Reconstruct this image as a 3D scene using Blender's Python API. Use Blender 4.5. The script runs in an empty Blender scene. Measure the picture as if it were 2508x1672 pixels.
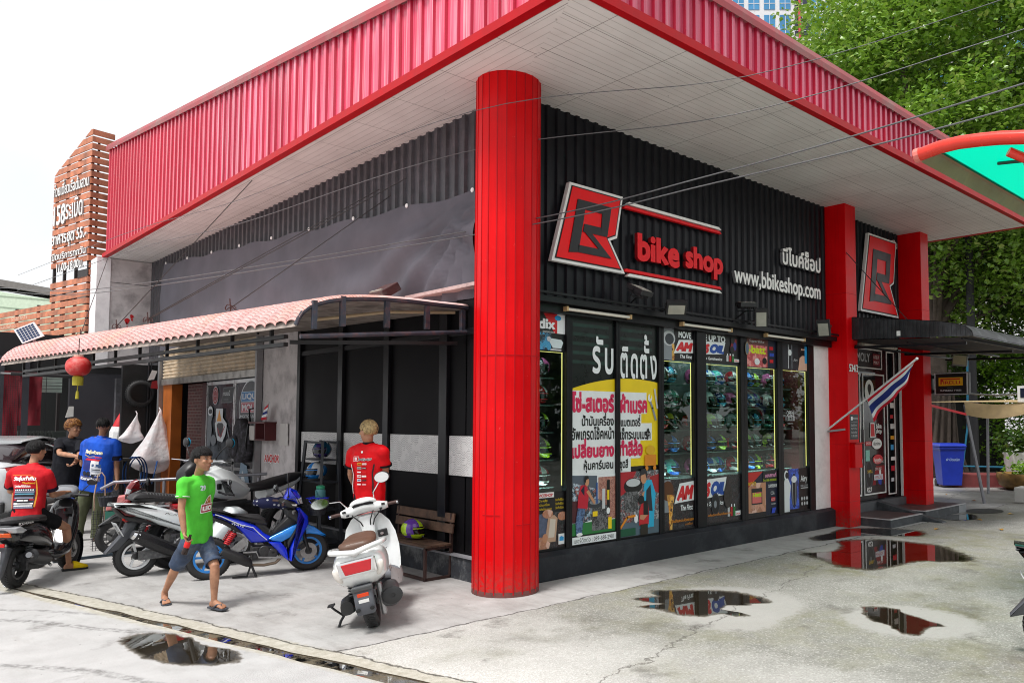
import bpy, bmesh, math, random
from mathutils import Vector, Matrix, noise
from mathutils.geometry import delaunay_2d_cdt
from mathutils.bvhtree import BVHTree
R_ = math.radians
random.seed(7)
S = bpy.context.scene
COL = S.collection
# ---------------------------------------------------------------- camera
cam = bpy.data.objects.new('camera', bpy.data.cameras.new('camera'))
COL.objects.link(cam)
cam.location = (0, 0, 1.8)
cam.rotation_euler = (R_(90 + 3.28128), 0, R_(45.2196 - 90))
cam.data.sensor_width = 36
cam.data.lens = 27.6244
cam.data.shift_x = -0.0909
cam.data.shift_y = 0.0311
cam.data.clip_start = 0.1
cam.data.clip_end = 2000
S.camera = cam
# ---------------------------------------------------------------- sky, sun, exposure
SUN_EL, SUN_AZ = R_(64), R_(262)          # azimuth clockwise from +Y
w = bpy.data.worlds.new('World')
S.world = w
w.use_nodes = True
nt = w.node_tree
nt.nodes.clear()
wo = nt.nodes.new('ShaderNodeOutputWorld')
b1 = nt.nodes.new('ShaderNodeBackground'); b1.inputs['Strength'].default_value = 0.12
b2 = nt.nodes.new('ShaderNodeBackground'); b2.inputs['Strength'].default_value = 0.82
b2.inputs['Color'].default_value = (0.98, 0.99, 1, 1)
sky = nt.nodes.new('ShaderNodeTexSky'); sky.sky_type = 'NISHITA'; sky.sun_disc = False
sky.sun_elevation = SUN_EL; sky.sun_rotation = SUN_AZ; sky.dust_density = 3
mx = nt.nodes.new('ShaderNodeMixShader')
tc = nt.nodes.new('ShaderNodeTexCoord')
nz = nt.nodes.new('ShaderNodeTexNoise'); nz.inputs['Scale'].default_value = 2.2; nz.inputs['Detail'].default_value = 6
mr = nt.nodes.new('ShaderNodeMapRange')
mr.inputs['From Min'].default_value = 0.3; mr.inputs['From Max'].default_value = 0.6
mr.inputs['To Min'].default_value = 0.72; mr.inputs['To Max'].default_value = 1.0
L_ = nt.links.new
L_(tc.outputs['Generated'], nz.inputs['Vector']); L_(nz.outputs['Fac'], mr.inputs['Value'])
L_(mr.outputs['Result'], mx.inputs['Fac']); L_(sky.outputs['Color'], b1.inputs['Color'])
L_(b1.outputs['Background'], mx.inputs[1]); L_(b2.outputs['Background'], mx.inputs[2]); L_(mx.outputs['Shader'], wo.inputs['Surface'])
sun = bpy.data.objects.new('sun', bpy.data.lights.new('sun', 'SUN'))
COL.objects.link(sun)
sun.data.energy = 2.7; sun.data.angle = R_(16); sun.data.color = (1, 0.975, 0.94)
_sd = Vector((math.sin(SUN_AZ) * math.cos(SUN_EL), math.cos(SUN_AZ) * math.cos(SUN_EL), math.sin(SUN_EL)))
sun.rotation_euler = _sd.to_track_quat('Z', 'Y').to_euler()
sun.location = (0, -5, 30)
S.view_settings.view_transform = 'Standard'
S.view_settings.look = 'None'
S.view_settings.exposure = 0.5
S.view_settings.gamma = 1
try:
    S.cycles.use_denoising = True; S.cycles.pixel_filter_type = 'BLACKMAN_HARRIS'; S.cycles.filter_width = 1.05
    S.cycles.max_bounces = 8; S.cycles.transparent_max_bounces = 16
    S.cycles.sample_clamp_indirect = 6
    S.cycles.caustics_reflective = False; S.cycles.caustics_refractive = False
except Exception: pass

# ---------------------------------------------------------------- materials
MAT = {}
def lin(c):
    if isinstance(c, str):
        c = c.lstrip('#'); c = ''.join(k*2 for k in c) if len(c) == 3 else c; v = [int(c[i:i+2], 16) / 255 for i in (0, 2, 4)]
        return tuple(x / 12.92 if x <= .04045 else ((x + .055) / 1.055) ** 2.4 for x in v)
    return tuple(c)
class NT:                                   # small node-graph helper
    def __init__(s, name):
        s.m = bpy.data.materials.new(name); s.m.use_nodes = True; s.t = s.m.node_tree; s.t.nodes.clear()
        s.o = s.t.nodes.new('ShaderNodeOutputMaterial')
    def n(s, typ, **kw):
        nd = s.t.nodes.new('ShaderNode' + typ)
        for k, v in kw.items():
            if k in nd.inputs.keys(): s.set(nd.inputs[k], v)
            else: setattr(nd, k, v)
        return nd
    def set(s, sock, v):
        if isinstance(v, bpy.types.NodeSocket): s.t.links.new(v, sock)
        elif isinstance(v, bpy.types.Node): s.t.links.new(v.outputs[0], sock)
        elif sock.type == 'RGBA' and not isinstance(v, float): sock.default_value = (*lin(v), 1) if len(lin(v)) == 3 else v
        else: sock.default_value = v
    def noise(s, scale, detail=4, vec=None, rough=.55):
        a = s.n('TexNoise', Scale=float(scale), Detail=float(detail), Roughness=float(rough))
        s.set(a.inputs['Vector'], vec if vec is not None else s.pos())
        return a.outputs['Fac']
    def pos(s):
        if not hasattr(s, '_p'): s._p = s.n('NewGeometry').outputs['Position']
        return s._p
    def obj(s):
        if not hasattr(s, '_o'): s._o = s.n('TexCoord').outputs['Object']
        return s._o
    def rng(s, v, a, b, c=0., d=1.):
        m = s.n('MapRange'); s.set(m.inputs['Value'], v)
        for k, x in (('From Min', a), ('From Max', b), ('To Min', c), ('To Max', d)): s.set(m.inputs[k], x if not isinstance(x, (int, float)) else float(x))
        return m.outputs['Result']
    def mix(s, f, a, b):
        m = s.n('Mix'); m.data_type = 'RGBA'
        s.set(m.inputs[0], f); s.set(m.inputs[6], a); s.set(m.inputs[7], b)
        return m.outputs[2]
    def math(s, op, a, b=0.):
        m = s.n('Math'); m.operation = op; s.set(m.inputs[0], a if not isinstance(a, int) else float(a)); s.set(m.inputs[1], b if not isinstance(b, int) else float(b))
        return m.outputs[0]
    def xyz(s, v):
        m = s.n('SeparateXYZ'); s.set(m.inputs[0], v); return m.outputs
    def bump(s, h, strength=.3, dist=.01):
        b = s.n('Bump', Strength=float(strength), Distance=float(dist)); s.set(b.inputs['Height'], h); return b.outputs[0]
    def bsdf(s, col, rough=.5, **kw):
        p = s.n('BsdfPrincipled'); s.set(p.inputs['Base Color'], col); s.set(p.inputs['Roughness'], rough)
        for k, v in kw.items(): s.set(p.inputs[k.replace('_', ' ')], v)
        return p
    def out(s, sh): s.t.links.new(sh if isinstance(sh, bpy.types.NodeSocket) else sh.outputs[0], s.o.inputs['Surface']); return s.m
def P(name, col, rough=.5, metal=0., var=.12, vs=6., bump=0., bs=60., coat=0., spec=.5, dirt=None, ds=3., da=.5):
    """principled paint with noise variation, optional fine bump and a second dirt colour"""
    if name in MAT: return MAT[name]
    g = NT(name); c = lin(col)
    n = g.noise(vs, 5, g.obj())
    cc = g.mix(g.rng(n, .3, .7), tuple(x * (1 - var) for x in c), tuple(min(1, x * (1 + var)) for x in c))
    if dirt: cc = g.mix(g.math('MULTIPLY', g.rng(g.noise(ds, 7, g.obj(), .65), .48, .68), da), cc, lin(dirt))
    p = g.bsdf(cc, g.rng(n, .2, .8, max(0, rough - .08), min(1, rough + .08)), Metallic=float(metal), Coat_Weight=float(coat), Specular_IOR_Level=float(spec))
    if coat: p.inputs['Coat Roughness'].default_value = .06
    if bump: g.set(p.inputs['Normal'], g.bump(g.noise(bs, 4, g.obj()), bump, .01))
    MAT[name] = g.out(p); return MAT[name]
def PH(name, cs, sc=14., br=.5):
    """busy printed photograph: patches of several colours at two scales"""
    if name in MAT: return MAT[name]
    g = NT(name); v = g.n('TexVoronoi', Scale=float(sc)); w_ = g.n('TexNoise', Scale=float(sc*.7), Detail=6.); g.set(w_.inputs['Vector'], g.pos()); ad = g.n('VectorMath', operation='MULTIPLY_ADD'); g.set(ad.inputs[0], w_.outputs['Color']); ad.inputs[1].default_value = (.16,)*3; g.set(ad.inputs[2], g.pos()); g.set(v.inputs['Vector'], ad.outputs[0])
    c = g.xyz(v.outputs['Color']); k = lin(cs[0])
    for i, x in enumerate(cs[1:]): k = g.mix(g.rng(c[i % 3], .45+.1*(i//3), .62+.1*(i//3)), k, x)
    k = g.mix(g.math('MULTIPLY', g.rng(g.noise(sc*4, 4), .5, .7), br), k, (.75,.75,.75)); k = g.mix(g.math('MULTIPLY', g.rng(g.noise(sc*2.6, 5), .55, .68), br), k, (.02,.02,.022))
    MAT[name] = g.out(g.bsdf(k, .4)); return MAT[name]
def EM(name, col, s):
    if name in MAT: return MAT[name]
    g = NT(name); e = g.n('Emission', Strength=float(s)); g.set(e.inputs[0], lin(col)); MAT[name] = g.out(e); return MAT[name]

# ---------------------------------------------------------------- mesh helpers
class MB:
    def __init__(s): s.v = []; s.f = []; s.m = []; s.uv = {}
    def add(s, vs, fs, m=0):
        o = len(s.v); s.v += [tuple(v) for v in vs]
        for f in fs: s.f.append([i + o for i in f]); s.m.append(m)
        return s
    def box(s, x0, x1, y0, y1, z0, z1, m=0):
        return s.add([(x0,y0,z0),(x1,y0,z0),(x1,y1,z0),(x0,y1,z0),(x0,y0,z1),(x1,y0,z1),(x1,y1,z1),(x0,y1,z1)],
            [(0,3,2,1),(4,5,6,7),(0,1,5,4),(1,2,6,5),(2,3,7,6),(3,0,4,7)], m)
    def obox(s, c, X, Y, Z, m=0):            # centre and three half-axis vectors
        c, X, Y, Z = map(Vector, (c, X, Y, Z))
        vs = [c+a*X+b*Y+d*Z for d in (-1,1) for a, b in ((-1,-1),(1,-1),(1,1),(-1,1))]
        return s.add(vs, [(0,3,2,1),(4,5,6,7),(0,1,5,4),(1,2,6,5),(2,3,7,6),(3,0,4,7)], m)
    def bar(s, a, b, w, h, m=0, up=(0,0,1)):
        a, b = Vector(a), Vector(b); d = (b-a); L = d.length; d.normalize()
        sd = d.cross(Vector(up));
        if sd.length < 1e-4: sd = d.cross(Vector((1,0,0)))
        sd.normalize(); u = sd.cross(d)
        return s.obox((a+b)/2, d*L/2, sd*w/2, u*h/2, m)
    def quad(s, a, b, c, d, m=0): return s.add([a,b,c,d], [(0,1,2,3)], m)
    def prism(s, poly, vec, m=0, cap=True):  # n-gon extruded along vec
        n = len(poly); vec = Vector(vec); a = [Vector(p) for p in poly]; b = [p+vec for p in a]
        fs = [(i,(i+1)%n,n+(i+1)%n,n+i) for i in range(n)]
        if cap: fs += [tuple(range(n-1,-1,-1)), tuple(range(n,2*n))]
        return s.add(a+b, fs, m)
    def ringloft(s, rings, m=0, cap=True, close=True):
        n = len(rings[0]); vs = [p for r in rings for p in r]; fs = []
        for k in range(len(rings)-1):
            for i in range(n if close else n-1):
                j = (i+1) % n; fs.append((k*n+i, k*n+j, (k+1)*n+j, (k+1)*n+i))
        if cap and close: fs += [tuple(range(n-1,-1,-1)), tuple(range((len(rings)-1)*n, len(rings)*n))]
        return s.add(vs, fs, m)
    def tube(s, pts, r, n=8, m=0, cap=True, closed=False):
        pts = [Vector(p) for p in pts]; k = len(pts)
        rs = r if isinstance(r, (list, tuple)) else [r]*k
        rings = []; pu = None
        for i, p in enumerate(pts):
            if closed: t = pts[(i+1)%k]-pts[i-1]
            else: t = pts[min(i+1,k-1)]-pts[max(i-1,0)]
            t.normalize()
            if pu is None:
                pu = t.orthogonal().normalized()
            pu = (pu - t*pu.dot(t));
            if pu.length < 1e-5: pu = t.orthogonal()
            pu.normalize(); w = t.cross(pu)
            rings.append([p+(pu*math.cos(a)+w*math.sin(a))*rs[i] for a in (2*math.pi*j/n for j in range(n))])
        if closed: rings.append(rings[0])
        return s.ringloft(rings, m, cap and not closed)
    def lathe(s, prof, o=(0,0,0), ax=(0,0,1), n=20, m=0, cap=True, a0=0., a1=None):   # prof: (radius, height)
        o = Vector(o); ax = Vector(ax).normalized(); u = ax.orthogonal().normalized(); v = ax.cross(u)
        full = a1 is None; N = n if full else n+1; rings = []
        for r, h in prof:
            rings.append([o+ax*h+(u*math.cos(a)+v*math.sin(a))*max(r,1e-4) for a in ((2*math.pi*j/n) if full else a0+(a1-a0)*j/n for j in range(N))])
        return s.ringloft(rings, m, cap and full, full)
    def ell(s, c, r, n=14, k=9, m=0, R=None):
        vs = []; c = Vector(c)
        for i in range(k+1):
            th = math.pi*i/k
            for j in range(n):
                a = 2*math.pi*j/n; p = Vector((r[0]*math.sin(th)*math.cos(a), r[1]*math.sin(th)*math.sin(a), r[2]*math.cos(th)))
                vs.append(c+(R@p if R is not None else p))
        fs = [(i*n+j, (i+1)*n+j, (i+1)*n+(j+1)%n, i*n+(j+1)%n) for i in range(k) for j in range(n)]
        return s.add(vs, fs, m)
    def pillow(s, prof, y0, y1, inset=.02, m=0):   # xz outline given thickness along y, with softened rims
        n = len(prof); cx = sum(p[0] for p in prof)/n; cz = sum(p[1] for p in prof)/n
        def ins(d):
            out = []
            for i in range(n):
                a, b, c = (Vector(prof[(i+k)%n]) for k in (-1,0,1))
                t = (c-a); t = Vector((-t.y, t.x)); t = t.normalized() if t.length else t
                if area < 0: t = -t
                out.append(b+t*d)
            return out
        area = sum(prof[i][0]*prof[(i+1)%n][1]-prof[(i+1)%n][0]*prof[i][1] for i in range(n))
        e = min(abs(y1-y0)*.3, inset); sg = 1 if y1 > y0 else -1
        rings = [[(p[0], y0, p[1]) for p in ins(inset)], [(p[0], y0+e*.35*sg, p[1]) for p in ins(inset*.35)], [(p[0], y0+e*sg, p[1]) for p in prof],
                 [(p[0], y1-e*sg, p[1]) for p in prof], [(p[0], y1-e*.35*sg, p[1]) for p in ins(inset*.35)], [(p[0], y1, p[1]) for p in ins(inset)]]
        return s.ringloft(rings, m)
    def merge(s, o, M=None, m=None):
        vs = [M @ Vector(v) for v in o.v] if M is not None else o.v
        b = len(s.v); s.v += [tuple(v) for v in vs]
        for f, k in zip(o.f, o.m): s.f.append([i+b for i in f]); s.m.append(k if m is None else m)
        return s
    def mesh(s, name, mats, smooth=None, uv=None):
        me = bpy.data.meshes.new(name); me.from_pydata(s.v, [], s.f); me.validate()
        for k in (mats if isinstance(mats, (list, tuple)) else [mats]): me.materials.append(k)
        if len(me.polygons) == len(s.m): me.polygons.foreach_set('material_index', s.m)
        bm = bmesh.new(); bm.from_mesh(me); bmesh.ops.recalc_face_normals(bm, faces=bm.faces); bm.to_mesh(me); bm.free()
        if smooth is not None:
            me.shade_smooth() if smooth >= 180 else me.set_sharp_from_angle(angle=R_(smooth))
            if smooth < 180: me.polygons.foreach_set('use_smooth', [True]*len(me.polygons))
        if uv:
            l = me.uv_layers.new(name='UVMap')
            for lp in me.loops: l.data[lp.index].uv = uv(Vector(me.vertices[lp.vertex_index].co))
        me.update(); return me
    def build(s, name, mats, parent=None, smooth=None, world=False, sub=0, bevel=0, label=None, uv=None, sol=0, recalc=True):
        me = s.mesh(name, mats, smooth, uv); o = bpy.data.objects.new(name, me); COL.objects.link(o)
        if bevel:
            b = o.modifiers.new('b', 'BEVEL'); b.width = bevel; b.segments = 2; b.limit_method = 'ANGLE'; b.angle_limit = R_(40)
        if sub:
            d = o.modifiers.new('s', 'SUBSURF'); d.levels = d.render_levels = sub
        if parent:
            o.parent = parent
            if world: o.matrix_parent_inverse = parent_world(parent).inverted()
        if label: o['label'] = label
        return o
def parent_world(o):
    m = Matrix.LocRotScale(o.location, o.rotation_euler, o.scale)
    return (parent_world(o.parent) @ o.matrix_parent_inverse @ m) if o.parent else m
def thing(name, label, cat, loc=(0,0,0), rz=0., group=None):
    o = bpy.data.objects.new(name, None); o.empty_display_size = .2; COL.objects.link(o)
    o.location = loc; o.rotation_euler = (0, 0, rz); return tag(o, label, cat, group)
def tag(o, label, cat, group=None, kind=None):
    o['label'] = label; o['category'] = cat
    if group: o['group'] = group
    if kind: o['kind'] = kind
    return o
def struct(o): o['kind'] = 'structure'; return o
def dup(root, loc, rz, label=None):
    def cp(o, par):
        c = o.copy(); COL.objects.link(c)
        if par: c.parent = par; c.matrix_parent_inverse = o.matrix_parent_inverse.copy()
        for ch in o.children: cp(ch, c)
        return c
    r = cp(root, None); r.location = loc; r.rotation_euler = (0, 0, rz)
    if label: r['label'] = label
    return r
def corr(mb, p0, du, L, dn, z0, ztop, per, depth, m=0, rib=.25, sl=.1, ms=None):
    """corrugated sheet along unit vector du; ribs stand out along dn; ztop may be a function of the distance"""
    p0, du, dn = Vector(p0), Vector(du), Vector(dn); q = []; t = 0.
    while t < L:
        for a, h in ((0, 0), (1-rib-2*sl, 0), (1-rib-sl, depth), (1-sl, depth)):
            if t+a*per <= L: q.append((t+a*per, h))
        t += per
    q.append((L, 0))
    zt = ztop if callable(ztop) else (lambda s: ztop)
    vs = []; zb = z0 if callable(z0) else (lambda s: z0)
    for s_, h in q: b = p0+du*s_+dn*h; vs += [(b.x, b.y, zb(s_)), (b.x, b.y, zt(s_))]
    for i in range(len(q)-1):
        f = (2*i, 2*i+2, 2*i+3, 2*i+1); mb.add([vs[k] for k in f], [(0,1,2,3)], m if ms is None or q[i][1] == q[i+1][1] else ms)
    return mb

# ---------------------------------------------------------------- lettering
_G = {}
def _raw(s):
    c = bpy.data.curves.new('t', 'FONT'); c.body = s; c.size = 1; c.resolution_u = 3; c.fill_mode = 'NONE'
    o = bpy.data.objects.new('t', c); COL.objects.link(o)
    dg = bpy.context.evaluated_depsgraph_get(); me = bpy.data.meshes.new_from_object(o.evaluated_get(dg))
    vs = [v.co.xy.copy() for v in me.vertices]; es = [tuple(e.vertices) for e in me.edges]
    bpy.data.objects.remove(o); bpy.data.curves.remove(c); bpy.data.meshes.remove(me); return vs, es
def _loops(vs, es):
    nx = {}; seen = set(); out = []
    for a, b in es: nx.setdefault(a, []).append(b); nx.setdefault(b, []).append(a)
    for st in sorted(nx):
        if st in seen: continue
        lp = [st]; seen.add(st); cur = st+1 if (st+1) in nx[st] else nx[st][0]
        while cur not in seen:
            lp.append(cur); seen.add(cur); c2 = [k for k in nx[cur] if k not in seen]
            if not c2: break
            cur = c2[0]
        out.append([vs[i] for i in lp])
    return out
def glyph(ch):
    if ch in _G: return _G[ch]
    vs, es = _raw(ch+'|'); b0, _ = _raw('|'); bw = min(v.x for v in b0)
    nb = len(b0); bar = vs[-nb:]; adv = min(v.x for v in bar)-bw
    g = _loops(vs[:-nb], [e for e in es if max(e) < len(vs)-nb])
    _G[ch] = (g, adv); return _G[ch]
_T = {}
def text(s, bold=0., track=0., slant=0.):
    """flat triangulated lettering of a string: (verts2d, tris, boundary edges), lower-left at its bounding box"""
    key = (s, bold, track, slant)
    if key in _T: return _T[key]
    V = []; F = []; x = 0.; up = '\u0e31\u0e34\u0e35\u0e36\u0e37\u0e4d'; prev = ''
    for ch in s:
        lps, adv = glyph(ch); dy = .2 if (ch in '\u0e48\u0e49\u0e4a\u0e4b\u0e4c' and prev and prev in up) else 0.
        if lps:
            pv = []; pe = []; L2 = []; sg = bold_sign(lps)
            for lp in lps:
                n = len(lp); q = []
                for i in range(n):
                    d = lp[(i+1)%n]-lp[i-1]; nn = Vector((d.y, -d.x)); nn = nn.normalized() if nn.length > 1e-9 else nn
                    p = lp[i]+nn*sg*bold; q.append(Vector((p.x+x+slant*(p.y+dy), p.y+dy)))
                L2.append(q); o = len(pv); pv += q; pe += [(o+i, o+(i+1)%n) for i in range(n)]
            rv, re, rf, *_ = delaunay_2d_cdt(pv, pe, [], 0, 1e-5)
            keep = []
            for f in rf:
                c = (rv[f[0]]+rv[f[1]]+rv[f[2]])/3; wn = 0
                for q in L2:
                    for i in range(len(q)):
                        a, b = q[i-1], q[i]
                        if (a.y <= c.y) != (b.y <= c.y):
                            cr = (b.x-a.x)*(c.y-a.y)-(c.x-a.x)*(b.y-a.y)
                            if b.y > a.y and cr > 0: wn += 1
                            elif b.y <= a.y and cr < 0: wn -= 1
                if wn: keep.append(f)
            o = len(V); V += rv; F += [[i+o for i in f] for f in keep]
        x += adv+track; prev = ch
    if not V: V = [Vector((0, 0))]
    used = {i for f in F for i in f}; x0 = min((V[i].x for i in used), default=0); y0 = min((V[i].y for i in used), default=0)
    V = [v-Vector((x0, y0)) for v in V]; ec = {}
    for f in F:
        for i in range(len(f)):
            e = (f[i], f[(i+1)%len(f)]); k = tuple(sorted(e)); ec[k] = None if k in ec else e
    W = max((V[i].x for i in used), default=1); H = max((V[i].y for i in used), default=1)
    _T[key] = (V, F, [e for e in ec.values() if e], W, H); return _T[key]
def bold_sign(lps):
    ar = [sum(g[i-1].x*g[i].y-g[i].x*g[i-1].y for i in range(len(g))) for g in lps]
    return 1 if max(ar, key=abs) > 0 else -1
def letters(mb, s, o, u, v, w=None, h=None, m=0, ext=0., bold=0., track=0., slant=0., ms=None):
    """write s in the plane at o (lower-left), u right, v up; scaled to width w and/or height h; ext = letter depth towards the reader"""
    V, F, E, W, H = text(s, bold, track, slant); o, u, v = Vector(o), Vector(u).normalized(), Vector(v).normalized(); n = u.cross(v)
    if not F: return mb
    sx = w/W if w else None; sy = h/H if h else None; sx = sx or sy; sy = sy or sx
    P3 = [o+u*(p.x*sx)+v*(p.y*sy) for p in V]
    if ext:
        N = len(P3); mb.add([p+n*ext for p in P3], F, m); mb.add(P3+[p+n*ext for p in P3], [(a, b, b+N, a+N) for a, b in E], m if ms is None else ms)
    else: mb.add(P3, F, m)
    return mb
class Art:                                  # flat artwork on a plane: coordinates 0..W, 0..H, each layer a little prouder
    def __init__(s, o, u, v, step=.0006):
        s.o, s.u, s.v = Vector(o), Vector(u).normalized(), Vector(v).normalized(); s.n = s.u.cross(s.v); s.k = 0; s.st = step; s.mb = MB(); s.mats = []
    def mi(s, mat):
        if mat not in s.mats: s.mats.append(mat)
        return s.mats.index(mat)
    def poly(s, pts, mat, up=True):
        if up: s.k += 1
        s.mb.add([s.o+s.u*x+s.v*y+s.n*s.k*s.st for x, y in pts], [tuple(range(len(pts)))], s.mi(mat)); return s
    def rect(s, x0, y0, x1, y1, mat): return s.poly([(x0,y0),(x1,y0),(x1,y1),(x0,y1)], mat)
    def oval(s, x, y, a, b, mat, n=20, t0=0, t1=360): return s.poly([(x+a*math.cos(R_(t0+(t1-t0)*i/n)), y+b*math.sin(R_(t0+(t1-t0)*i/n))) for i in range(n+1 if t1-t0 < 360 else n)], mat)
    def stroke(s, pts, wd, mat):
        s.k += 1
        for a, b in zip(pts, pts[1:]):
            a, b = Vector(a), Vector(b); d = (b-a).normalized(); q = Vector((-d.y, d.x))*wd/2; a2, b2 = a-d*wd*.3, b+d*wd*.3
            s.poly([a2-q, b2-q, b2+q, a2+q], mat, False)
        return s
    def txt(s, t, x, y, mat, w=None, h=None, **kw):
        s.k += 1; letters(s.mb, t, s.o+s.u*x+s.v*y+s.n*s.k*s.st, s.u, s.v, w, h, s.mi(mat), **kw); return s
    def build(s, name, parent=None, **kw):
        return s.mb.build(name, s.mats, parent, **kw)
# shared plain colours
def C(hexc, rough=.45, **kw): return P('c'+hexc.lstrip('#')+('%.2f' % rough), hexc, rough, var=kw.pop('var', .04), **kw)
# ================================================================ ground
def ground_mat():
    g = NT('concrete ground'); p = g.pos(); X = g.xyz(p)
    d = g.math('SUBTRACT', g.math('ADD', X[0], g.math('MULTIPLY', X[1], .257)), 4.368)
    n1 = g.noise(.55, 6); n2 = g.noise(2.6, 7, rough=.65); n3 = g.noise(14, 6, rough=.7); n4 = g.noise(90, 3)
    st = g.n('Mapping'); g.set(st.inputs[0], p); st.inputs['Scale'].default_value = (1.2, .35, 1); st.inputs['Rotation'].default_value = (0, 0, .9)
    n5 = g.noise(5, 6, st.outputs[0], .7)
    # worn smooth apron
    ap = g.mix(g.rng(n2, .35, .7), (.40, .39, .38), (.55, .54, .53))
    ap = g.mix(g.math('MULTIPLY', g.rng(n5, .5, .75), .55), ap, (.25, .235, .215))
    ap = g.mix(g.math('MULTIPLY', g.rng(n3, .56, .72), .4), ap, (.6, .58, .55))
    # exposed aggregate lot
    v = g.n('TexVoronoi', Scale=84.); g.set(v.inputs['Vector'], p); vc = g.xyz(v.outputs['Color'])
    ag = g.mix(g.rng(n2, .3, .7), (.25, .247, .22), (.40, .395, .365))
    ag = g.mix(g.math('MULTIPLY', g.rng(vc[0], .66, .97), .5), ag, (.70, .69, .65))
    ag = g.mix(g.math('MULTIPLY', g.rng(vc[1], .7, 1), .45), ag, (.14, .135, .115))
    near = g.rng(g.math('ADD', g.math('ADD', X[0], g.math('MULTIPLY', X[1], .15)), g.math('MULTIPLY', n1, 2.6)), 4.9, 7.0)
    ag = g.mix(near, g.mix(g.rng(vc[2], .3, .9), (.64, .62, .59), (.80, .785, .76)), ag)
    moss = g.math('MULTIPLY', g.math('MULTIPLY', g.rng(n1, .42, .62), g.rng(n2, .38, .6)), near)
    ag = g.mix(g.math('MULTIPLY', moss, .7), ag, (.19, .185, .075))
    ag = g.mix(g.math('MULTIPLY', g.rng(g.noise(1.1, 7, rough=.7), .55, .7), g.math('MULTIPLY', near, .6)), ag, (.12, .115, .09))
    for (px_, py_, r) in ((6.35, 4.7, .78), (6.95, 3.15, .62), (5.9, 4.35, .5), (10.6, 5.7, 1.1)):
        q = g.n('VectorMath', operation='DISTANCE'); g.set(q.inputs[0], p); q.inputs[1].default_value = (px_, py_, 0)
        f = g.rng(g.math('ADD', q.outputs['Value'], g.math('MULTIPLY', n3, .35)), r+.08, r+.2, 1, 0)
        ag = g.mix(g.math('MULTIPLY', f, .85), ag, g.mix(n3, (.40, .39, .37), (.50, .49, .46)))
    edge = g.rng(g.math('ADD', X[1], g.math('MULTIPLY', n3, .05)), 5.84, 5.87)
    c = g.mix(edge, ag, ap)
    cr = g.math('ABSOLUTE', g.math('SUBTRACT', g.math('ADD', X[1], g.math('MULTIPLY', n2, .22)), 5.96))
    c = g.mix(g.math('MULTIPLY', g.rng(cr, .008, .016, 1, 0), .85), c, (.07, .065, .06))
    for a, b, s in ((.31, 1, 14.6), (-.23, 1, 3.3)):   # wandering cracks
        k = g.math('ABSOLUTE', g.math('SUBTRACT', g.math('ADD', g.math('ADD', g.math('MULTIPLY', X[0], a), X[1]), g.math('MULTIPLY', n2, .5)), s))
        c = g.mix(g.math('MULTIPLY', g.rng(k, .004, .012, 1, 0), .7), c, (.09, .08, .07))
    # road side and broken kerb along the drain
    rd = g.mix(g.rng(n2, .3, .7), (.46, .455, .45), (.58, .575, .57))
    rd = g.mix(g.math('MULTIPLY', g.rng(n5, .55, .75), .35), rd, (.33, .315, .29))
    for a_, b_, s_, w_ in ((1., .62, 7.05, .035), (1., .62, 7.45, .02), (.9, .55, 5.2, .03)):
        k = g.math('ABSOLUTE', g.math('SUBTRACT', g.math('ADD', g.math('ADD', g.math('MULTIPLY', X[0], a_), g.math('MULTIPLY', X[1], b_)), g.math('MULTIPLY', n1, .7)), s_))
        rd = g.mix(g.math('MULTIPLY', g.math('MULTIPLY', g.rng(k, w_, w_+.03, 1, 0), g.rng(n3, .4, .6)), .6), rd, (.10, .095, .09))
    c = g.mix(g.rng(d, -.22, -.18), rd, c)
    oil = g.math('MULTIPLY', g.rng(g.noise(1.7, 5, None, .6), .60, .68), g.rng(n3, .3, .55)); c = g.mix(g.math('MULTIPLY', oil, .5), c, (.10, .09, .08))
    sp = g.n('TexVoronoi', Scale=11.); g.set(sp.inputs['Vector'], p); c = g.mix(g.math('MULTIPLY', g.math('MULTIPLY', g.rng(sp.outputs['Distance'], .05, .09, 1, 0), g.math('GREATER_THAN', g.xyz(sp.outputs['Color'])[0], .72)), .75), c, (.06, .055, .05))
    kb = g.math('ABSOLUTE', g.math('ADD', d, .15)); kb = g.math('ADD', kb, g.math('MULTIPLY', n3, .12))
    c = g.mix(g.math('MULTIPLY', g.rng(kb, .2, .26, 1, 0), .85), c, g.mix(g.rng(n3, .35, .7), (.40, .37, .29), (.66, .63, .55)))
    ck = g.math('ABSOLUTE', g.math('SUBTRACT', g.math('ADD', d, g.math('MULTIPLY', g.math('SUBTRACT', n2, .5), .22)), .015))
    c = g.mix(g.math('MULTIPLY', g.rng(ck, .006, .016, 1, 0), .85), c, (.06, .055, .045))
    # damp ground far right and stains
    dp = g.math('MULTIPLY', g.rng(X[0], 11, 16), g.rng(n1, .35, .6))
    c = g.mix(g.math('MULTIPLY', dp, .55), c, (.16, .155, .15))
    c = g.mix(g.math('MULTIPLY', g.rng(n4, .5, .75), .18), c, (.15, .14, .13))
    vm = g.n('VectorMath', operation='SCALE'); g.set(vm.inputs[0], c); vm.inputs['Scale'].default_value = .84; c = vm.outputs[0]
    rough = g.math('SUBTRACT', g.rng(n2, .3, .7, .75, .95), g.math('MULTIPLY', dp, .4))
    b = g.bsdf(c, rough, Specular_IOR_Level=.35)
    h = g.math('ADD', g.math('ADD', g.math('MULTIPLY', n3, .6), g.math('MULTIPLY', n4, .25)), g.math('MULTIPLY', g.math('MULTIPLY', g.math('SUBTRACT', 1., edge), v.outputs['Distance']), .5))
    g.set(b.inputs['Normal'], g.bump(h, .45, .012)); return g.out(b)
GM = ground_mat()
def upx(y): return 1.73+.262*(9.59-y)
def lox(y): return 1.70+.2416*(9.59-y)-.005
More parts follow.
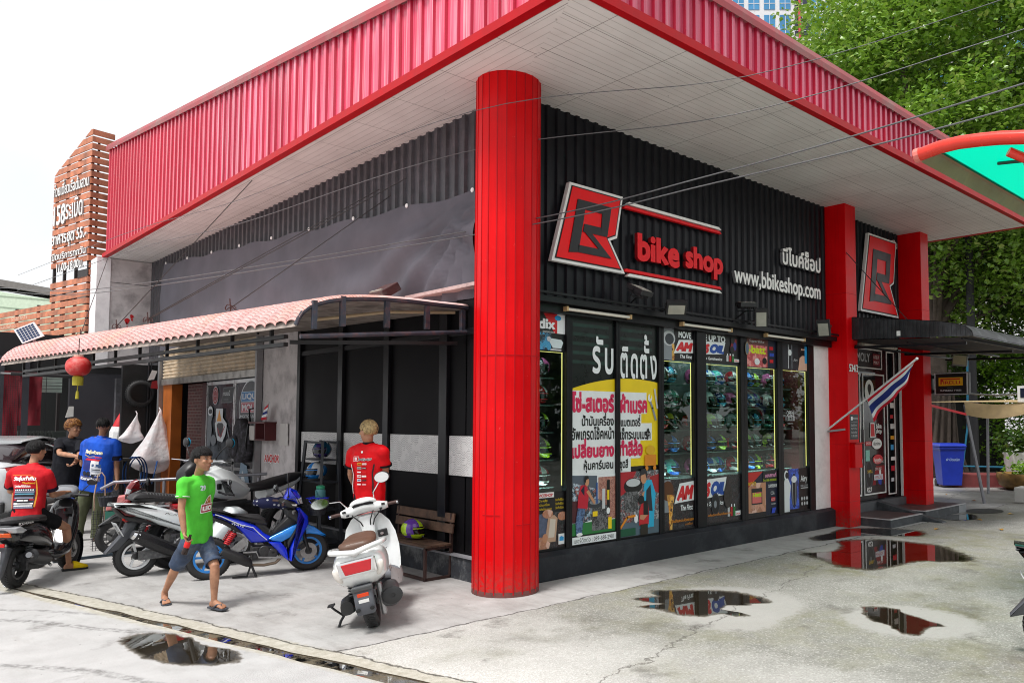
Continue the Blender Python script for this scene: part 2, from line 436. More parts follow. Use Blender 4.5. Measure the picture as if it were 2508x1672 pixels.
mb = MB(); ys = [10.6-.3*i for i in range(52)]
rnd = random.Random(3)
ju = [rnd.uniform(-.02, .025) for _ in ys]; jl = [rnd.uniform(-.012, .012) for _ in ys]
U = [(upx(y)+a, y, 0) for y, a in zip(ys, ju)]; Lw = [(lox(y)+a-.02, y, 0) for y, a in zip(ys, jl)]
E_ = 400
tipx = 1.45
U0 = (tipx, 10.75, 0)
mb.add([U0]+U+[(U[-1][0], -E_, 0), (E_, -E_, 0), (E_, E_, 0), (tipx, E_, 0)], [list(range(len(U)+5))][0:1])
mb.add([U0]+Lw+[(U[-1][0], Lw[-1][1]-.01, 0), (U[-1][0], -E_, 0), (-E_, -E_, 0), (-E_, E_, 0), (tipx, E_, 0)], [list(range(len(Lw)+6))][0:1])
for A in (U, Lw):
    mb.ringloft([[p for p in A], [(p[0], p[1], -.16) for p in A]], 1, False, False)
mb.add([(p[0]-.05, p[1], -.15) for p in Lw]+[(p[0]+.05, p[1], -.15) for p in U], [(i, i+1, len(Lw)+i+1, len(Lw)+i) for i in range(len(Lw)-1)], 1)
struct(mb.build('ground', [GM, P('drain silt', '#4b4030', .8, dirt='#1e1a12', bump=.4)]))
def water_mat(shore):
    g = NT('puddle water'); fr = g.n('Fresnel', IOR=1.42); tr = g.n('BsdfTransparent'); tr.inputs[0].default_value = (.30, .27, .22, 1)
    gl = g.n('BsdfGlossy', Roughness=.015); gl.inputs[0].default_value = (.95, .95, .95, 1); m = g.n('MixShader')
    g.set(gl.inputs['Normal'], g.bump(g.noise(7, 3), .02, .01))
    g.set(m.inputs[0], g.rng(fr, 0, .6, .05, .95)); g.t.links.new(tr.outputs[0], m.inputs[1]); g.t.links.new(gl.outputs[0], m.inputs[2])
    if not shore:
        sl = g.bsdf(g.mix(g.noise(30, 4), (.05, .04, .025), (.17, .14, .09)), .7); ms = g.n('MixShader'); g.set(ms.inputs[0], g.math('MULTIPLY', g.rng(g.noise(6, 7, None, .7), .44, .56), .9)); g.t.links.new(m.outputs[0], ms.inputs[1]); g.t.links.new(sl.outputs[0], ms.inputs[2]); return g.out(ms)
    uv = g.xyz(g.n('UVMap').outputs[0])[1]; cl = g.n('BsdfTransparent'); dm = g.n('BsdfTransparent'); dm.inputs[0].default_value = (.62, .60, .57, 1)
    e = g.math('ADD', uv, g.math('MULTIPLY', g.math('SUBTRACT', g.noise(13, 7, None, .75), .5), 1.25)); m2 = g.n('MixShader'); m3 = g.n('MixShader')
    g.set(m2.inputs[0], g.rng(e, .22, .42)); g.t.links.new(cl.outputs[0], m2.inputs[1]); g.t.links.new(dm.outputs[0], m2.inputs[2])
    g.set(m3.inputs[0], g.rng(e, .36, .82)); g.t.links.new(m2.outputs[0], m3.inputs[1]); g.t.links.new(m.outputs[0], m3.inputs[2]); return g.out(m3)
WD = water_mat(False); WM = water_mat(True)
mb = MB(); mb.add([(p[0]+.004, p[1], -.007) for p in Lw]+[(p[0]-.004, p[1], -.007) for p in U], [(i, i+1, len(Lw)+i+1, len(Lw)+i) for i in range(len(Lw)-1)])
struct(mb.build('drain_water', WD))
PUD = [[(5.84,5.44),(6.07,5.37),(6.22,5.53),(6.58,5.24),(6.76,4.99),(6.78,4.7),(6.69,4.47),(6.56,4.45),(6.47,4.56),(6.39,4.49),(6.3,4.61),(6.22,4.62),(6.08,4.59),(6.1,4.29),(5.96,4.36),(5.94,4.48),(5.74,4.57),(5.67,4.77),(5.68,4.98),(5.65,5.19),(5.89,5.11),(5.82,5.26)],
 [(9.36,5.64),(9.77,5.47),(10.25,5.6),(10.68,5.84),(11.19,5.54),(11.29,5.1),(11.29,4.71),(11.07,4.41),(10.44,3.91),(10.08,4.13),(9.9,4.34),(9.43,4.4),(8.94,4.51),(8.88,4.86),(9.12,5.22)],
 [(10.69,6.33),(11.28,6.35),(11.95,6.43),(12.45,5.9),(12.47,5.43),(12.0,5.26),(11.66,5.6),(11.34,5.92),(10.56,6.05)],
 [(7.13,3.67),(7.27,3.4),(7.16,3.29),(7.0,2.88),(6.85,2.93),(6.56,2.89),(6.5,2.99),(6.69,3.23),(6.73,3.4)],
 [(1.78,7.36),(1.93,7.46),(2.1,7.34),(2.2,7.09),(2.22,6.76),(2.28,6.55),(2.33,6.37),(2.21,6.16),(1.98,6.3),(1.81,6.62),(1.78,6.95)],
 [(14.41,5.98),(14.9,6.0),(15.38,5.72),(14.73,5.41),(14.29,5.6)]]
for k, pl in enumerate(PUD):
    pts = []; n = len(pl)
    for i in range(n):                      # rounded, slightly ragged shore
        a, b, c, e = (Vector(pl[(i+j) % n]) for j in (-1, 0, 1, 2))
        for t in (0, .2, .4, .6, .8):
            q = .5*((2*b)+(c-a)*t+(2*a-5*b+4*c-e)*t*t+(3*b-a-3*c+e)*t**3)
            q += Vector((noise.noise((q.x*9, q.y*9, k)), noise.noise((q.x*9, q.y*9, k+9))))*.03
            pts.append((q.x, q.y, .004))
    cx_ = sum(p[0] for p in pts)/len(pts); cy_ = sum(p[1] for p in pts)/len(pts); N = len(pts)
    ring = lambda f, z: [(cx_+(p[0]-cx_)*f, cy_+(p[1]-cy_)*f, z) for p in pts]
    mb = MB(); vs = ring(.84, .004)+ring(1.0, .004)+ring(1.16, .004); mb.add(vs, [tuple(range(N))]+[(i, (i+1) % N, N+(i+1) % N, N+i) for i in range(N)]+[(N+i, N+(i+1) % N, 2*N+(i+1) % N, 2*N+i) for i in range(N)])
    me = mb.mesh('puddle', WM); l = me.uv_layers.new(name='UVMap')
    for lp in me.loops: l.data[lp.index].uv = (0, (1, .5, 0)[lp.vertex_index//N])
    o = bpy.data.objects.new('puddle', me); COL.objects.link(o); struct(o)

# ================================================================ shop building
def red_mat():
    g = NT('red column paint'); X = g.xyz(g.pos()); cb = g.n('CombineXYZ'); g.set(cb.inputs[0], X[0]); g.set(cb.inputs[1], X[1]); g.set(cb.inputs[2], g.math('MULTIPLY', X[2], .05))
    n = g.noise(1.6, 5); st = g.noise(14, 5, cb, .7); n2 = g.noise(24, 5, None, .7)
    c = g.mix(g.rng(n, .3, .7), (.62, .0008, .003), (.78, .0015, .005)); c = g.mix(g.math('MULTIPLY', g.rng(st, .5, .72), .35), c, (.42, .002, .006))
    c = g.mix(g.math('MULTIPLY', g.rng(n2, .66, .74), .45), c, (.72, .16, .15))
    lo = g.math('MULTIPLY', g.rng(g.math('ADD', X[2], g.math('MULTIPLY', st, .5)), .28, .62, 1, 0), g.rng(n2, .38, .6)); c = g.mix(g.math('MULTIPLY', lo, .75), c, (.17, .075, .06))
    b = g.bsdf(c, g.rng(n, .3, .7, .28, .42), Specular_IOR_Level=.16); g.set(b.inputs['Normal'], g.bump(g.noise(2.2, 3), .12, .03)); return g.out(b)
RED = red_mat()
RED2 = P('faded red sheet', (.56, .008, .028), .30, var=.2, vs=2.2, spec=.5, dirt='#d8a0a8', ds=5, da=.35)
REDD = P('red trim', (.46, .003, .008), .45, var=.1, spec=.2)
BLK = P('black cladding', (.010, .0105, .014), .36, var=.2, spec=.2, dirt='#2c2d33', ds=7, da=.2)
BLK2 = P('black frame', (.007, .007, .009), .35, var=.2, spec=.3)
PAN = P('dark panel', (.0045, .004, .005), .5, var=.35, vs=1.5, spec=.10)
PLI = P('plinth paint', (.016, .018, .024), .55, var=.12, vs=2, spec=.3, dirt='#5b5e62', ds=2.2, da=.3, bump=.15)
WHT = P('white wall', (.90, .87, .88), .7, var=.04, vs=2, dirt='#a39a9b', ds=2.5, da=.3)
CON = P('bare concrete wall', (.60, .56, .56), .8, var=.14, vs=2.5, dirt='#6d6567', ds=3, da=.55, bump=.15, bs=30)
GRY = P('steel', (.33, .33, .34), .4, .6)
DRK = P('dark steel', (.018, .019, .024), .45, .2, dirt='#5a3a28', ds=9, da=.3)
WHITE = C('#f2f2f0', .4); BLACK = C('#0b0b0d', .5); REDL = C('#cf0f1c', .4)
def soffit_mat():
    g = NT('soffit planks'); u = g.n('UVMap').outputs[0]; X = g.xyz(u); n = g.noise(1.3, 6); n2 = g.noise(6, 6, rough=.7)
    base = g.mix(g.rng(n, .3, .7), (.74, .71, .69), (.86, .84, .82))
    f = g.math('FRACT', g.math('DIVIDE', X[1], .096)); ln = g.rng(g.math('ABSOLUTE', g.math('SUBTRACT', f, .5)), .44, .485)
    c = g.mix(g.math('MULTIPLY', ln, .38), base, (.16, .13, .11))
    f2 = g.math('FRACT', g.math('DIVIDE', X[1], .64)); l2 = g.rng(g.math('ABSOLUTE', g.math('SUBTRACT', f2, .5)), .491, .497)
    f3 = g.math('FRACT', g.math('DIVIDE', g.math('SUBTRACT', X[0], .04), .98)); l3 = g.rng(g.math('ABSOLUTE', g.math('SUBTRACT', f3, .5)), .494, .498)
    c = g.mix(g.math('MULTIPLY', g.math('MAXIMUM', l2, l3), .8), c, (.10, .08, .07))
    c = g.mix(g.math('MULTIPLY', g.rng(n2, .62, .78), .3), c, (.38, .27, .2))
    v = g.n('TexVoronoi', Scale=4.5); g.set(v.inputs['Vector'], g.pos()); c = g.mix(g.math('MULTIPLY', g.rng(v.outputs['Distance'], .035, .05, 1, 0), .8), c, (.09, .06, .05))
    b = g.bsdf(c, .5); g.set(b.inputs['Normal'], g.bump(g.math('MULTIPLY', ln, -1.), .5, .006)); return g.out(b)
def fade_glare_mat(name, c1, c2, c3, amt, far=False):  # streaky pale red: paint fade on the right, painted sky glare on the left
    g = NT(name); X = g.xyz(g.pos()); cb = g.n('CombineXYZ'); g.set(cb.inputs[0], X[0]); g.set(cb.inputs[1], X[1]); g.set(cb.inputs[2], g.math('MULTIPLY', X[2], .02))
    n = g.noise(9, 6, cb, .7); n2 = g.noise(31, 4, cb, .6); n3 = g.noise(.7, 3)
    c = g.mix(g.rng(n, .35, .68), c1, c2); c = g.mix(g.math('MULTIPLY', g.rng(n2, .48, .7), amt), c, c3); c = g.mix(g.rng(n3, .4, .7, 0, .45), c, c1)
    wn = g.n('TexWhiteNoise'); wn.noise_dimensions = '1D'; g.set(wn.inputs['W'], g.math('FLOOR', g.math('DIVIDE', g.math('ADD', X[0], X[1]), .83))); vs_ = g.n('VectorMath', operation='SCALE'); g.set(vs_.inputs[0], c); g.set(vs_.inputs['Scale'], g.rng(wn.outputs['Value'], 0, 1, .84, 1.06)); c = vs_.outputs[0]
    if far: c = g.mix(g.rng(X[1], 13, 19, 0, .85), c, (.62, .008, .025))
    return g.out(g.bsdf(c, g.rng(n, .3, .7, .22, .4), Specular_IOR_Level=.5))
RED2 = fade_glare_mat('faded red sheet right', (.60, .045, .11), (.70, .13, .22), (.80, .36, .44), .5)
RED3 = fade_glare_mat('sky glare red sheet left', (.70, .03, .09), (.80, .18, .28), (.93, .78, .83), .62, True)  # pale pink streaks are sky glare painted in, weaker towards the far end
REDR = fade_glare_mat('red sheet rib', (.48, .012, .04), (.56, .03, .08), (.66, .14, .2), .3)  # rib flanks, deeper red without the sky glare painted on left flats
SOF = soffit_mat()
ZS = 5.43
shop = thing('shop_building', 'single storey motorcycle shop with red fascia, red columns and black cladding on the street corner', 'building', (5.15, 6.8, 0))
def part(mb, name, mats, **kw): return mb.build(name, mats, shop, world=True, **kw)
# soffit, two mitred fields
mb = MB(); mb.add([(4.4,4.8,ZS),(16,4.8,ZS),(16,7.0,ZS),(5.4,7.0,ZS)], [(0,1,2,3)]); part(mb, 'soffit', SOF, uv=lambda c: (c.x, c.y-.02))
mb = MB(); mb.add([(4.4,4.8,ZS),(5.4,7.0,ZS),(5.62,20.6,ZS),(4.4,20.6,ZS)], [(0,1,2,3)]); part(mb, 'soffit', SOF, uv=lambda c: (c.y, c.x))
# fascia sheets, caps and trims
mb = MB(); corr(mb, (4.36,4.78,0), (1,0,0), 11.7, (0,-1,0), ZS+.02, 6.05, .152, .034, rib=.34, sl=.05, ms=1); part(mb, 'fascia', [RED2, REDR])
ztl = lambda s: 6.05+.118*s
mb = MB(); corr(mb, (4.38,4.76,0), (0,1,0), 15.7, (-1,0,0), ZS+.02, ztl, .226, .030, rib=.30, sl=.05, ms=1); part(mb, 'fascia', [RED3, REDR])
CAP = P('faded cap flashing', (.36, .035, .045), .42, var=.2, vs=1.5, dirt='#8a6a62', ds=1.6, da=.75)
mb = MB()
pr = [(-.065, 0), (-.07, .07), (-.05, .14), (.0, .18), (.12, .19), (.2, .17)]
mb.ringloft([[(x, 4.78+a, 6.02+b) for a, b in pr] for x in (4.3, 16.1)], 0, False, False)
mb.ringloft([[(4.38+a, y, ztl(y-4.76)-.03+b) for a, b in pr] for y in (4.7, 20.5)], 0, False, False)
part(mb, 'fascia_cap', CAP)
mb = MB(); mb.box(4.35, 16.02, 4.715, 4.80, ZS-.012, ZS+.075); mb.box(4.30, 4.40, 4.715, 20.45, ZS-.012, ZS+.075)
mb.box(15.98, 16.06, 4.8, 7.2, ZS-.01, ZS+.1); part(mb, 'fascia_trim', REDD)
mb = MB(); mb.add([(4.45,4.85,6.0),(16,4.85,6.0),(16,20,6.4),(4.45,20,7.6)], [(0,1,2,3)]); mb.box(16.0, 16.05, 4.82, 20, 5.5, 6.1); part(mb, 'roof', P('roof sheet', (.3,.28,.27), .6))
# columns
mb = MB(); n = 22; cx, cy, r = 5.143, 6.668, .346
rings = []
for z in (0, .06, .9, 2.4, 4.0, ZS): rings.append([(cx+r*math.cos(2*math.pi*i/n), cy+r*math.sin(2*math.pi*i/n), z) for i in range(n)])
mb.ringloft(rings, 0, False)
for i in range(n):                          # cover strips over the joints between the folded panels
    a = 2*math.pi*i/n; p = Vector((cx+r*math.cos(a), cy+r*math.sin(a), 0)); t = Vector((-math.sin(a), math.cos(a), 0)); o = Vector((math.cos(a), math.sin(a), 0))
    mb.obox(p+Vector((0,0,ZS/2))+o*.001, t*.006, o*.004, Vector((0,0,ZS/2-.002)), 1)
for z, a0, a1 in ((.72, 250, 285), (.82, 190, 225), (2.45, 180, 330)):
    for k in range(int((a1-a0)/8)):
        a = R_(a0+k*8); b = R_(a0+k*8+8); mb.bar((cx+r*1.004*math.cos(a), cy+r*1.004*math.sin(a), z), (cx+r*1.004*math.cos(b), cy+r*1.004*math.sin(b), z), .006, .006, 1)
mb.lathe([(r+.006, 0), (r+.006, .02), (r+.001, .05)], (cx, cy, 0), n=44, m=2)
part(mb, 'column', [RED, REDD, P('column foot grime', (.16,.05,.045), .85, dirt='#3a3330', ds=9, da=.8)], smooth=12)
def boxcol(x0, x1, y0, y1, z0, nm='column'):
    mb = MB(); mb.box(x0, x1, y0, y1, z0, ZS-.001)
    for z in (.42, 1.36, 3.9): mb.box(x0-.003, x1+.003, y0-.003, y1, z, z+.008, 1)
    part(mb, nm, [RED, REDD], bevel=.008)
boxcol(12.09, 12.45, 6.44, 6.9, 0); boxcol(15.0, 15.35, 6.41, 6.9, .15)
# upper cladding
mb = MB(); corr(mb, (5.25,6.83,0), (1,0,0), 6.85, (0,-1,0), 3.16, ZS, .155, .03, rib=.3, sl=.1)
corr(mb, (12.44,6.87,0), (1,0,0), 2.58, (0,-1,0), 3.25, ZS, .155, .03, rib=.3, sl=.1); part(mb, 'wall_cladding', BLK)
mb = MB(); corr(mb, (5.33,7.0,0), (0,1,0), 13.4, (-1,0,0), 3.1, ZS, .2, .035, rib=.3, sl=.1); part(mb, 'wall_cladding', P('weathered black cladding', (.045,.042,.05), .4, var=.25, dirt='#6a6068', ds=5, da=.35))
mb = MB(); mb.box(5.36, 16, 6.95, 7.05, 3.2, ZS-.01); mb.box(5.4, 5.5, 7.05, 20.3, 3.0, ZS-.01); mb.box(15.36, 15.9, 6.9, 20, 0.0, ZS-.01); mb.box(5.5, 15.9, 20.3, 20.45, 0, ZS-.01); part(mb, 'wall', BLK2)
# ledge over the windows
mb = MB(); mb.box(5.3, 12.09, 6.62, 6.83, 3.10, 3.17); mb.box(5.3, 12.09, 6.72, 6.84, 3.0, 3.10); mb.bar((5.3,6.6,3.2),(12.09,6.6,3.2),.03,.03); part(mb, 'ledge', BLK2, bevel=.004)
# plinth
mb = MB(); mb.box(5.2, 12.13, 6.70, 6.9, 0, .27); mb.add([(5.2,6.70,.27),(12.13,6.70,.27),(12.13,6.78,.31),(5.2,6.78,.31)], [(0,1,2,3)]); part(mb, 'plinth', PLI, bevel=.01)
mb = MB(); mb.box(5.12, 5.3, 7.05, 11.84, 0, .25); part(mb, 'plinth', P('peeling plinth', (.03,.033,.04), .6, var=.4, vs=5, dirt='#8d8f90', ds=3.2, da=.9, bump=.3))
mb = MB(); mb.box(5.10, 5.2, 7.05, 11.84, .252, .275); part(mb, 'sill', C('#8b8b90', .5))
# shop windows: bays between mullions
def glass_mat():
    g = NT('shop glass'); fr = g.n('Fresnel', IOR=1.52); tr = g.n('BsdfTransparent'); tr.inputs[0].default_value = (.74, .96, .92, 1)
    gl = g.n('BsdfGlossy', Roughness=.0); m = g.n('MixShader'); gl.inputs[0].default_value = (.9, .97, .95, 1)
    g.set(m.inputs[0], g.math('MULTIPLY', fr, 1.35)); g.t.links.new(tr.outputs[0], m.inputs[1]); g.t.links.new(gl.outputs[0], m.inputs[2]); return g.out(m)
GLS = glass_mat()
BAY = [(5.2,6.11),(6.205,6.935),(7.01,7.735),(7.835,8.48),(8.735,9.56),(9.72,10.537),(10.68,11.45)]
Z0, Z1 = .335, 3.02
ex = [5.2]+[v for b in BAY for v in b][1:]+[11.62]
for i, (a, b) in enumerate(BAY):
    l = a-.001 if i == 0 else (BAY[i-1][1]+a)/2; r = 11.62 if i == 6 else (b+BAY[i+1][0])/2
    mb = MB(); mb.box(l, a, 6.79, 6.86, Z0-.03, Z1+.03); mb.box(b, r-.001, 6.79, 6.86, Z0-.03, Z1+.03); mb.box(a, b, 6.80, 6.85, Z0-.03, Z0); mb.box(a, b, 6.80, 6.85, Z1, Z1+.03)
    if i == 3: mb.box(8.50, 8.70, 6.765, 6.79, Z0-.02, Z1)
    fr = part(mb, 'window', BLK2, bevel=.004)
    gl = MB().quad((a,6.83,Z0),(b,6.83,Z0),(b,6.83,Z1),(a,6.83,Z1)).build('pane', GLS, fr, world=True)
mb = MB(); mb.box(11.62, 12.1, 6.79, 6.9, .30, 3.05); part(mb, 'pier', WHT)
# interior behind the windows
mb = MB(); mb.box(5.4, 12.4, 9.6, 9.7, 0, 3.3); mb.box(12.42, 12.5, 6.9, 9.6, 0, 3.3, 0); mb.box(5.42, 12.4, 6.92, 9.6, 3.05, 3.1); part(mb, 'interior_wall', P('interior wall', (.10,.10,.11), .7))
mb = MB(); mb.box(5.42, 12.4, 6.9, 9.6, .2, .30); part(mb, 'interior_floor', P('interior floor', (.2,.2,.2), .4))
mb = MB(); mb.box(11.3, 11.42, 6.9, 8.2, .3, 3.0); part(mb, 'interior_panel', P('maroon interior', (.09,.006,.01), .5))
for i, (a, b) in enumerate(BAY):
    if i in (1, 2): continue
    for z in (1.0, 1.32, 1.64, 1.96, 2.28):
        mb = MB(); mb.box(a+.02, b+.02, 7.04, 7.36, z-.015, z); part(mb, 'shelf', P('glass shelf', (.13,.19,.18), .2))
    part(MB().box(a-.03, b+.06, 7.44, 7.46, .31, 3.0), 'display_back', P('display back', (.075,.10,.10), .5, var=.5, vs=4))
LED = EM('led strip', (1, .80, .25), .9); TBL = EM('added fill tube', (.84, 1, .95), 22.)
mb = MB()
for i, (a, b) in enumerate(BAY):
    if i in (1, 2): continue
    mb.box(b-.030, b-.0245, 6.84, 6.85, 1.03, 2.56); mb.box(a+.02, b-.02, 6.84, 6.85, 2.560, 2.565)
part(mb, 'light_strip', LED)
for i, (a, b) in enumerate(BAY):
    if i not in (1, 2): part(MB().tube([(a+.05, 7.0, 2.93), (b-.05, 7.0, 2.93)], .016, 8), 'added_lamp', TBL); part(MB().tube([(a+.05, 6.9, .9), (b-.05, 6.9, .9)], .016, 8), 'added_lamp', TBL)  # unseen tubes added behind the posters to brighten the helmets
# left wall, ground floor
mb = MB(); mb.box(5.17, 5.3, 7.05, 11.86, .275, 3.15); part(mb, 'wall_panel', PAN)
mb = MB()
for y, w_ in ((7.13,.1),(7.86,.16),(9.18,.13),(10.45,.13),(11.82,.1)): mb.box(5.12, 5.17, y-w_/2, y+w_/2, .28, 3.15)
mb.box(5.14, 5.17, 7.05, 11.84, 2.75, 2.82); part(mb, 'mullion', BLK2, bevel=.004)
def iso_mat():
    g = NT('patterned film'); X = g.xyz(g.pos()); base = (.62, .61, .60); acc = None
    y, z = X[1], X[2]
    row = g.math('FLOOR', g.math('DIVIDE', z, .1155)); yo = g.math('ADD', y, g.math('MULTIPLY', row, .1))
    fy = g.math('FRACT', g.math('DIVIDE', yo, .2)); fz = g.math('FRACT', g.math('DIVIDE', z, .1155))
    s1 = g.math('FRACT', g.math('DIVIDE', g.math('ADD', z, g.math('MULTIPLY', y, .577)), .026))
    s2 = g.math('FRACT', g.math('DIVIDE', g.math('SUBTRACT', z, g.math('MULTIPLY', y, .577)), .026)); s3 = g.math('FRACT', g.math('DIVIDE', z, .026))
    m1 = g.math('LESS_THAN', fy, .34); m2 = g.math('GREATER_THAN', fy, .67)
    a = g.math('MULTIPLY', g.math('LESS_THAN', s1, .17), m1); b = g.math('MULTIPLY', g.math('LESS_THAN', s3, .17), m2)
    c3 = g.math('MULTIPLY', g.math('LESS_THAN', s2, .17), g.math('MULTIPLY', g.math('SUBTRACT', 1., m1), g.math('SUBTRACT', 1., m2)))
    ln = g.math('MULTIPLY', g.math('MAXIMUM', a, g.math('MAXIMUM', b, c3)), g.math('GREATER_THAN', g.noise(9, 2), .42))
    c = g.mix(ln, g.mix(g.noise(3, 4), (.56, .55, .55), (.68, .67, .66)), (.16, .16, .17)); return g.out(g.bsdf(c, .4))
ISO = iso_mat()
for a, b in ((7.20,7.76),(7.96,9.10),(9.26,10.37),(10.53,11.74)):
    part(MB().box(5.155, 5.17, a, b, 1.15, 1.60), 'patterned_panel', ISO)
mb = MB(); mb.box(5.13, 5.6, 11.88, 13.2, 0, 3.2); part(mb, 'pier', CON)
# end pier above the canopy
mb = MB(); mb.box(4.2, 4.47, 20.38, 20.95, 2.95, ZS-.015); part(mb, 'pier', WHT)
mb = MB(); mb.box(4.472, 5.6, 20.40, 20.7, 2.95, ZS-.015); mb.box(4.474, 5.5, 20.394, 20.4, 4.87, 4.88, 1)
for i, (y, z, r) in enumerate(((4.83,4.02,.05),(4.92,4.13,.035),(4.835,3.9,.012),(4.825,3.97,.018),(4.93,4.06,.02))): mb.add([(y+r*math.cos(a)*(1+.3*math.sin(3*a+i)), 20.393, z+r*1.4*math.sin(a)) for a in (2*math.pi*k/14 for k in range(14))], [tuple(range(14))], 2)
part(mb, 'pier', [CON, DRK, C('#c4121c', .5)])
# shuttered doorway
mb = MB()
zz_ = 2.62
for k in range(9): mb.add([(5.1,13.25,zz_),(5.07,13.25,zz_+.03),(5.07,13.25,zz_+.055),(5.1,13.25,zz_+.07),(5.1,18.45,zz_),(5.07,18.45,zz_+.03),(5.07,18.45,zz_+.055),(5.1,18.45,zz_+.07)], [(0,1,5,4),(1,2,6,5),(2,3,7,6)]); zz_ += .07
sh = part(mb, 'roller_shutter', P('shutter slats', (.62,.50,.36), .5, var=.2, dirt='#3a2a1c', ds=4, da=.5))
MB().box(5.05, 5.11, 13.25, 18.45, 2.50, 2.62).build('bottom_bar', P('shutter rail', (.45,.43,.4), .35, .7, dirt='#3a2c20', ds=5, da=.6), sh, world=True)
mb = MB(); mb.box(5.02, 5.12, 18.5, 18.62, 0, 3.2); mb.box(5.02, 5.12, 13.2, 13.27, 0, 3.2); part(mb, 'shutter_rail', GRY)
mb = MB(); mb.box(5.1, 5.3, 17.9, 18.48, 0, 2.5); part(mb, 'door_jamb', P('orange board', (.42,.11,.012), .5, var=.2, dirt='#5a2a10', ds=3, da=.5))
def brick_mat():
    g = NT('dark brick'); b = g.n('TexBrick', Scale=1.); b.offset = .5; v = g.n('Mapping'); g.set(v.inputs[0], g.pos()); v.inputs['Rotation'].default_value = (R_(90), 0, R_(90)); v.inputs['Rotation'].default_value = (0, R_(90), 0)
    cb = g.n('CombineXYZ'); X = g.xyz(g.pos()); g.set(cb.inputs[0], X[1]); g.set(cb.inputs[1], X[2]); g.set(b.inputs['Vector'], cb)
    for k, x in (('Brick Width', .2), ('Row Height', .065), ('Mortar Size', .008)): b.inputs[k].default_value = x
    g.set(b.inputs['Color1'], (.10, .022, .02)); g.set(b.inputs['Color2'], (.055, .014, .014)); g.set(b.inputs['Mortar'], (.13, .10, .09))
    p = g.bsdf(b.outputs['Color'], .8); g.set(p.inputs['Normal'], g.bump(b.outputs['Fac'], -.4, .01)); return g.out(p)
mb = MB(); mb.box(5.32, 5.6, 16.65, 17.6, 0, 2.5); part(mb, 'brick_wall', brick_mat())
mb = MB(); mb.box(5.3, 5.6, 16.45, 16.66, 0, 2.5); part(mb, 'brick_wall_trim', P('maroon trim', (.05,.005,.008), .5))
mb = MB(); mb.box(6.9, 7.0, 11.9, 20.3, 0, 3.1); mb.box(5.3, 7, 13, 20.3, 3.0, 3.06); part(mb, 'interior_wall', P('dim interior', (.03,.03,.034), .7, var=.4))
# sliding glass doors with printed film
DG = P('film glass', (.055,.058,.066), .12, var=.25, vs=1.2, dirt='#8f98a2', ds=1.3, da=.45)
def side_art(y1, z0): return Art((5.118, y1, z0), (0,-1,0), (0,0,1))
for (a, b) in ((14.45, 15.87), (13.30, 14.43)):
    mb = MB(); mb.box(5.12, 5.16, a, a+.045, .02, 2.48); mb.box(5.12, 5.16, b-.045, b, .02, 2.48); mb.box(5.12, 5.16, a+.045, b-.045, .9, .95); mb.box(5.12, 5.16, a+.045, b-.045, 2.42, 2.48); mb.box(5.12, 5.16, a+.045, b-.045, .02, .1)
    fr = part(mb, 'door', P('aluminium', (.62,.62,.63), .3, .8)); MB().box(5.135, 5.145, a+.045, b-.045, .1, 2.42).build('pane', DG, fr, world=True)
A = side_art(15.8, .1); Wf = C('#c9ced2', .5); gy = C('#6b7178', .5); dk = C('#22252b', .5); rd = C('#8e2f38', .5); fy = lambda q: [(x, .56*y+1.02) for x, y in q]
A.oval(.42, 2.12, .15, .17, Wf, 24).oval(.42, 2.12, .14, .158, rd, 24).oval(.42, 2.12, .095, .11, Wf, 24).oval(.42, 2.12, .088, .102, rd, 24).txt('MOTUL', .36, 2.10, Wf, w=.12)
A.poly([(.72,1.98),(1.28,1.98),(1.34,2.26),(.84,2.26)], gy).poly([(.74,1.992),(1.27,1.992),(1.325,2.248),(.85,2.248)], dk).txt('moto2', .82, 2.11, Wf, h=.09, slant=.2).txt('DIVISION', .86, 2.02, gy, h=.04)
A.poly(fy([(.05,1.5),(.2,1.62),(.32,1.5),(.33,1.3),(.25,1.1),(.3,.85),(.22,.3),(.05,.3)]), gy).oval(.19, 1.84, .13, .09, Wf).oval(.2, 1.83, .1, .045, dk)
A.poly(fy([(.45,1.05),(.6,1.25),(.85,1.25),(1.05,1.05),(1.0,.7),(.85,.45),(.6,.5),(.5,.8)]), Wf).poly(fy([(.55,1.0),(.72,1.18),(.9,1.0),(.82,.62),(.62,.65)]), dk).stroke(fy([(.6,.9),(.75,.6),(.95,.95)]), .03, rd).stroke(fy([(1.05,.95),(1.3,.3)]), .04, gy).oval(.4, 1.3, .14, .1, gy)
A.rect(.5, 1.62, .86, 1.88, Wf).poly([(.56,1.65),(.80,1.65),(.68,1.86)], C('#d8902c', .5)); A.build('door_film', shop, world=True)
A = side_art(14.36, .1); A.oval(.68, 1.86, .52, .50, Wf, 30).oval(.68, 1.86, .5, .475, C('#33373e', .4), 30)
A.rect(.26, 1.985, 1.03, 2.16, C('#a9c6dd', .5)).rect(.275, 1.995, 1.015, 2.15, C('#2f6ea6', .5)).txt('LIQUI', .31, 2.01, Wf, w=.68, h=.12, bold=.03)
A.rect(.26, 1.80, 1.03, 1.975, C('#dcb7bd', .5)).rect(.275, 1.81, 1.015, 1.965, C('#a5505f', .5)).txt('MOLY', .31, 1.825, Wf, w=.68, h=.12, bold=.03).txt('MOTORBIKE', .24, 1.71, Wf, w=.8, h=.05, bold=.03)
A.poly([(.12,-.03),(.2,.5),(.32,.95),(.6,.9),(.8,.4),(.6,-.05)], C('#7f95a8', .5)).poly([(.25,.3),(.4,.82),(.56,.6),(.45,.2)], Wf).poly([(.4,.15),(.5,.55),(.62,.35)], dk).stroke([(.2,.4),(.5,.25)], .03, dk)
A.build('door_film', shop, world=True)
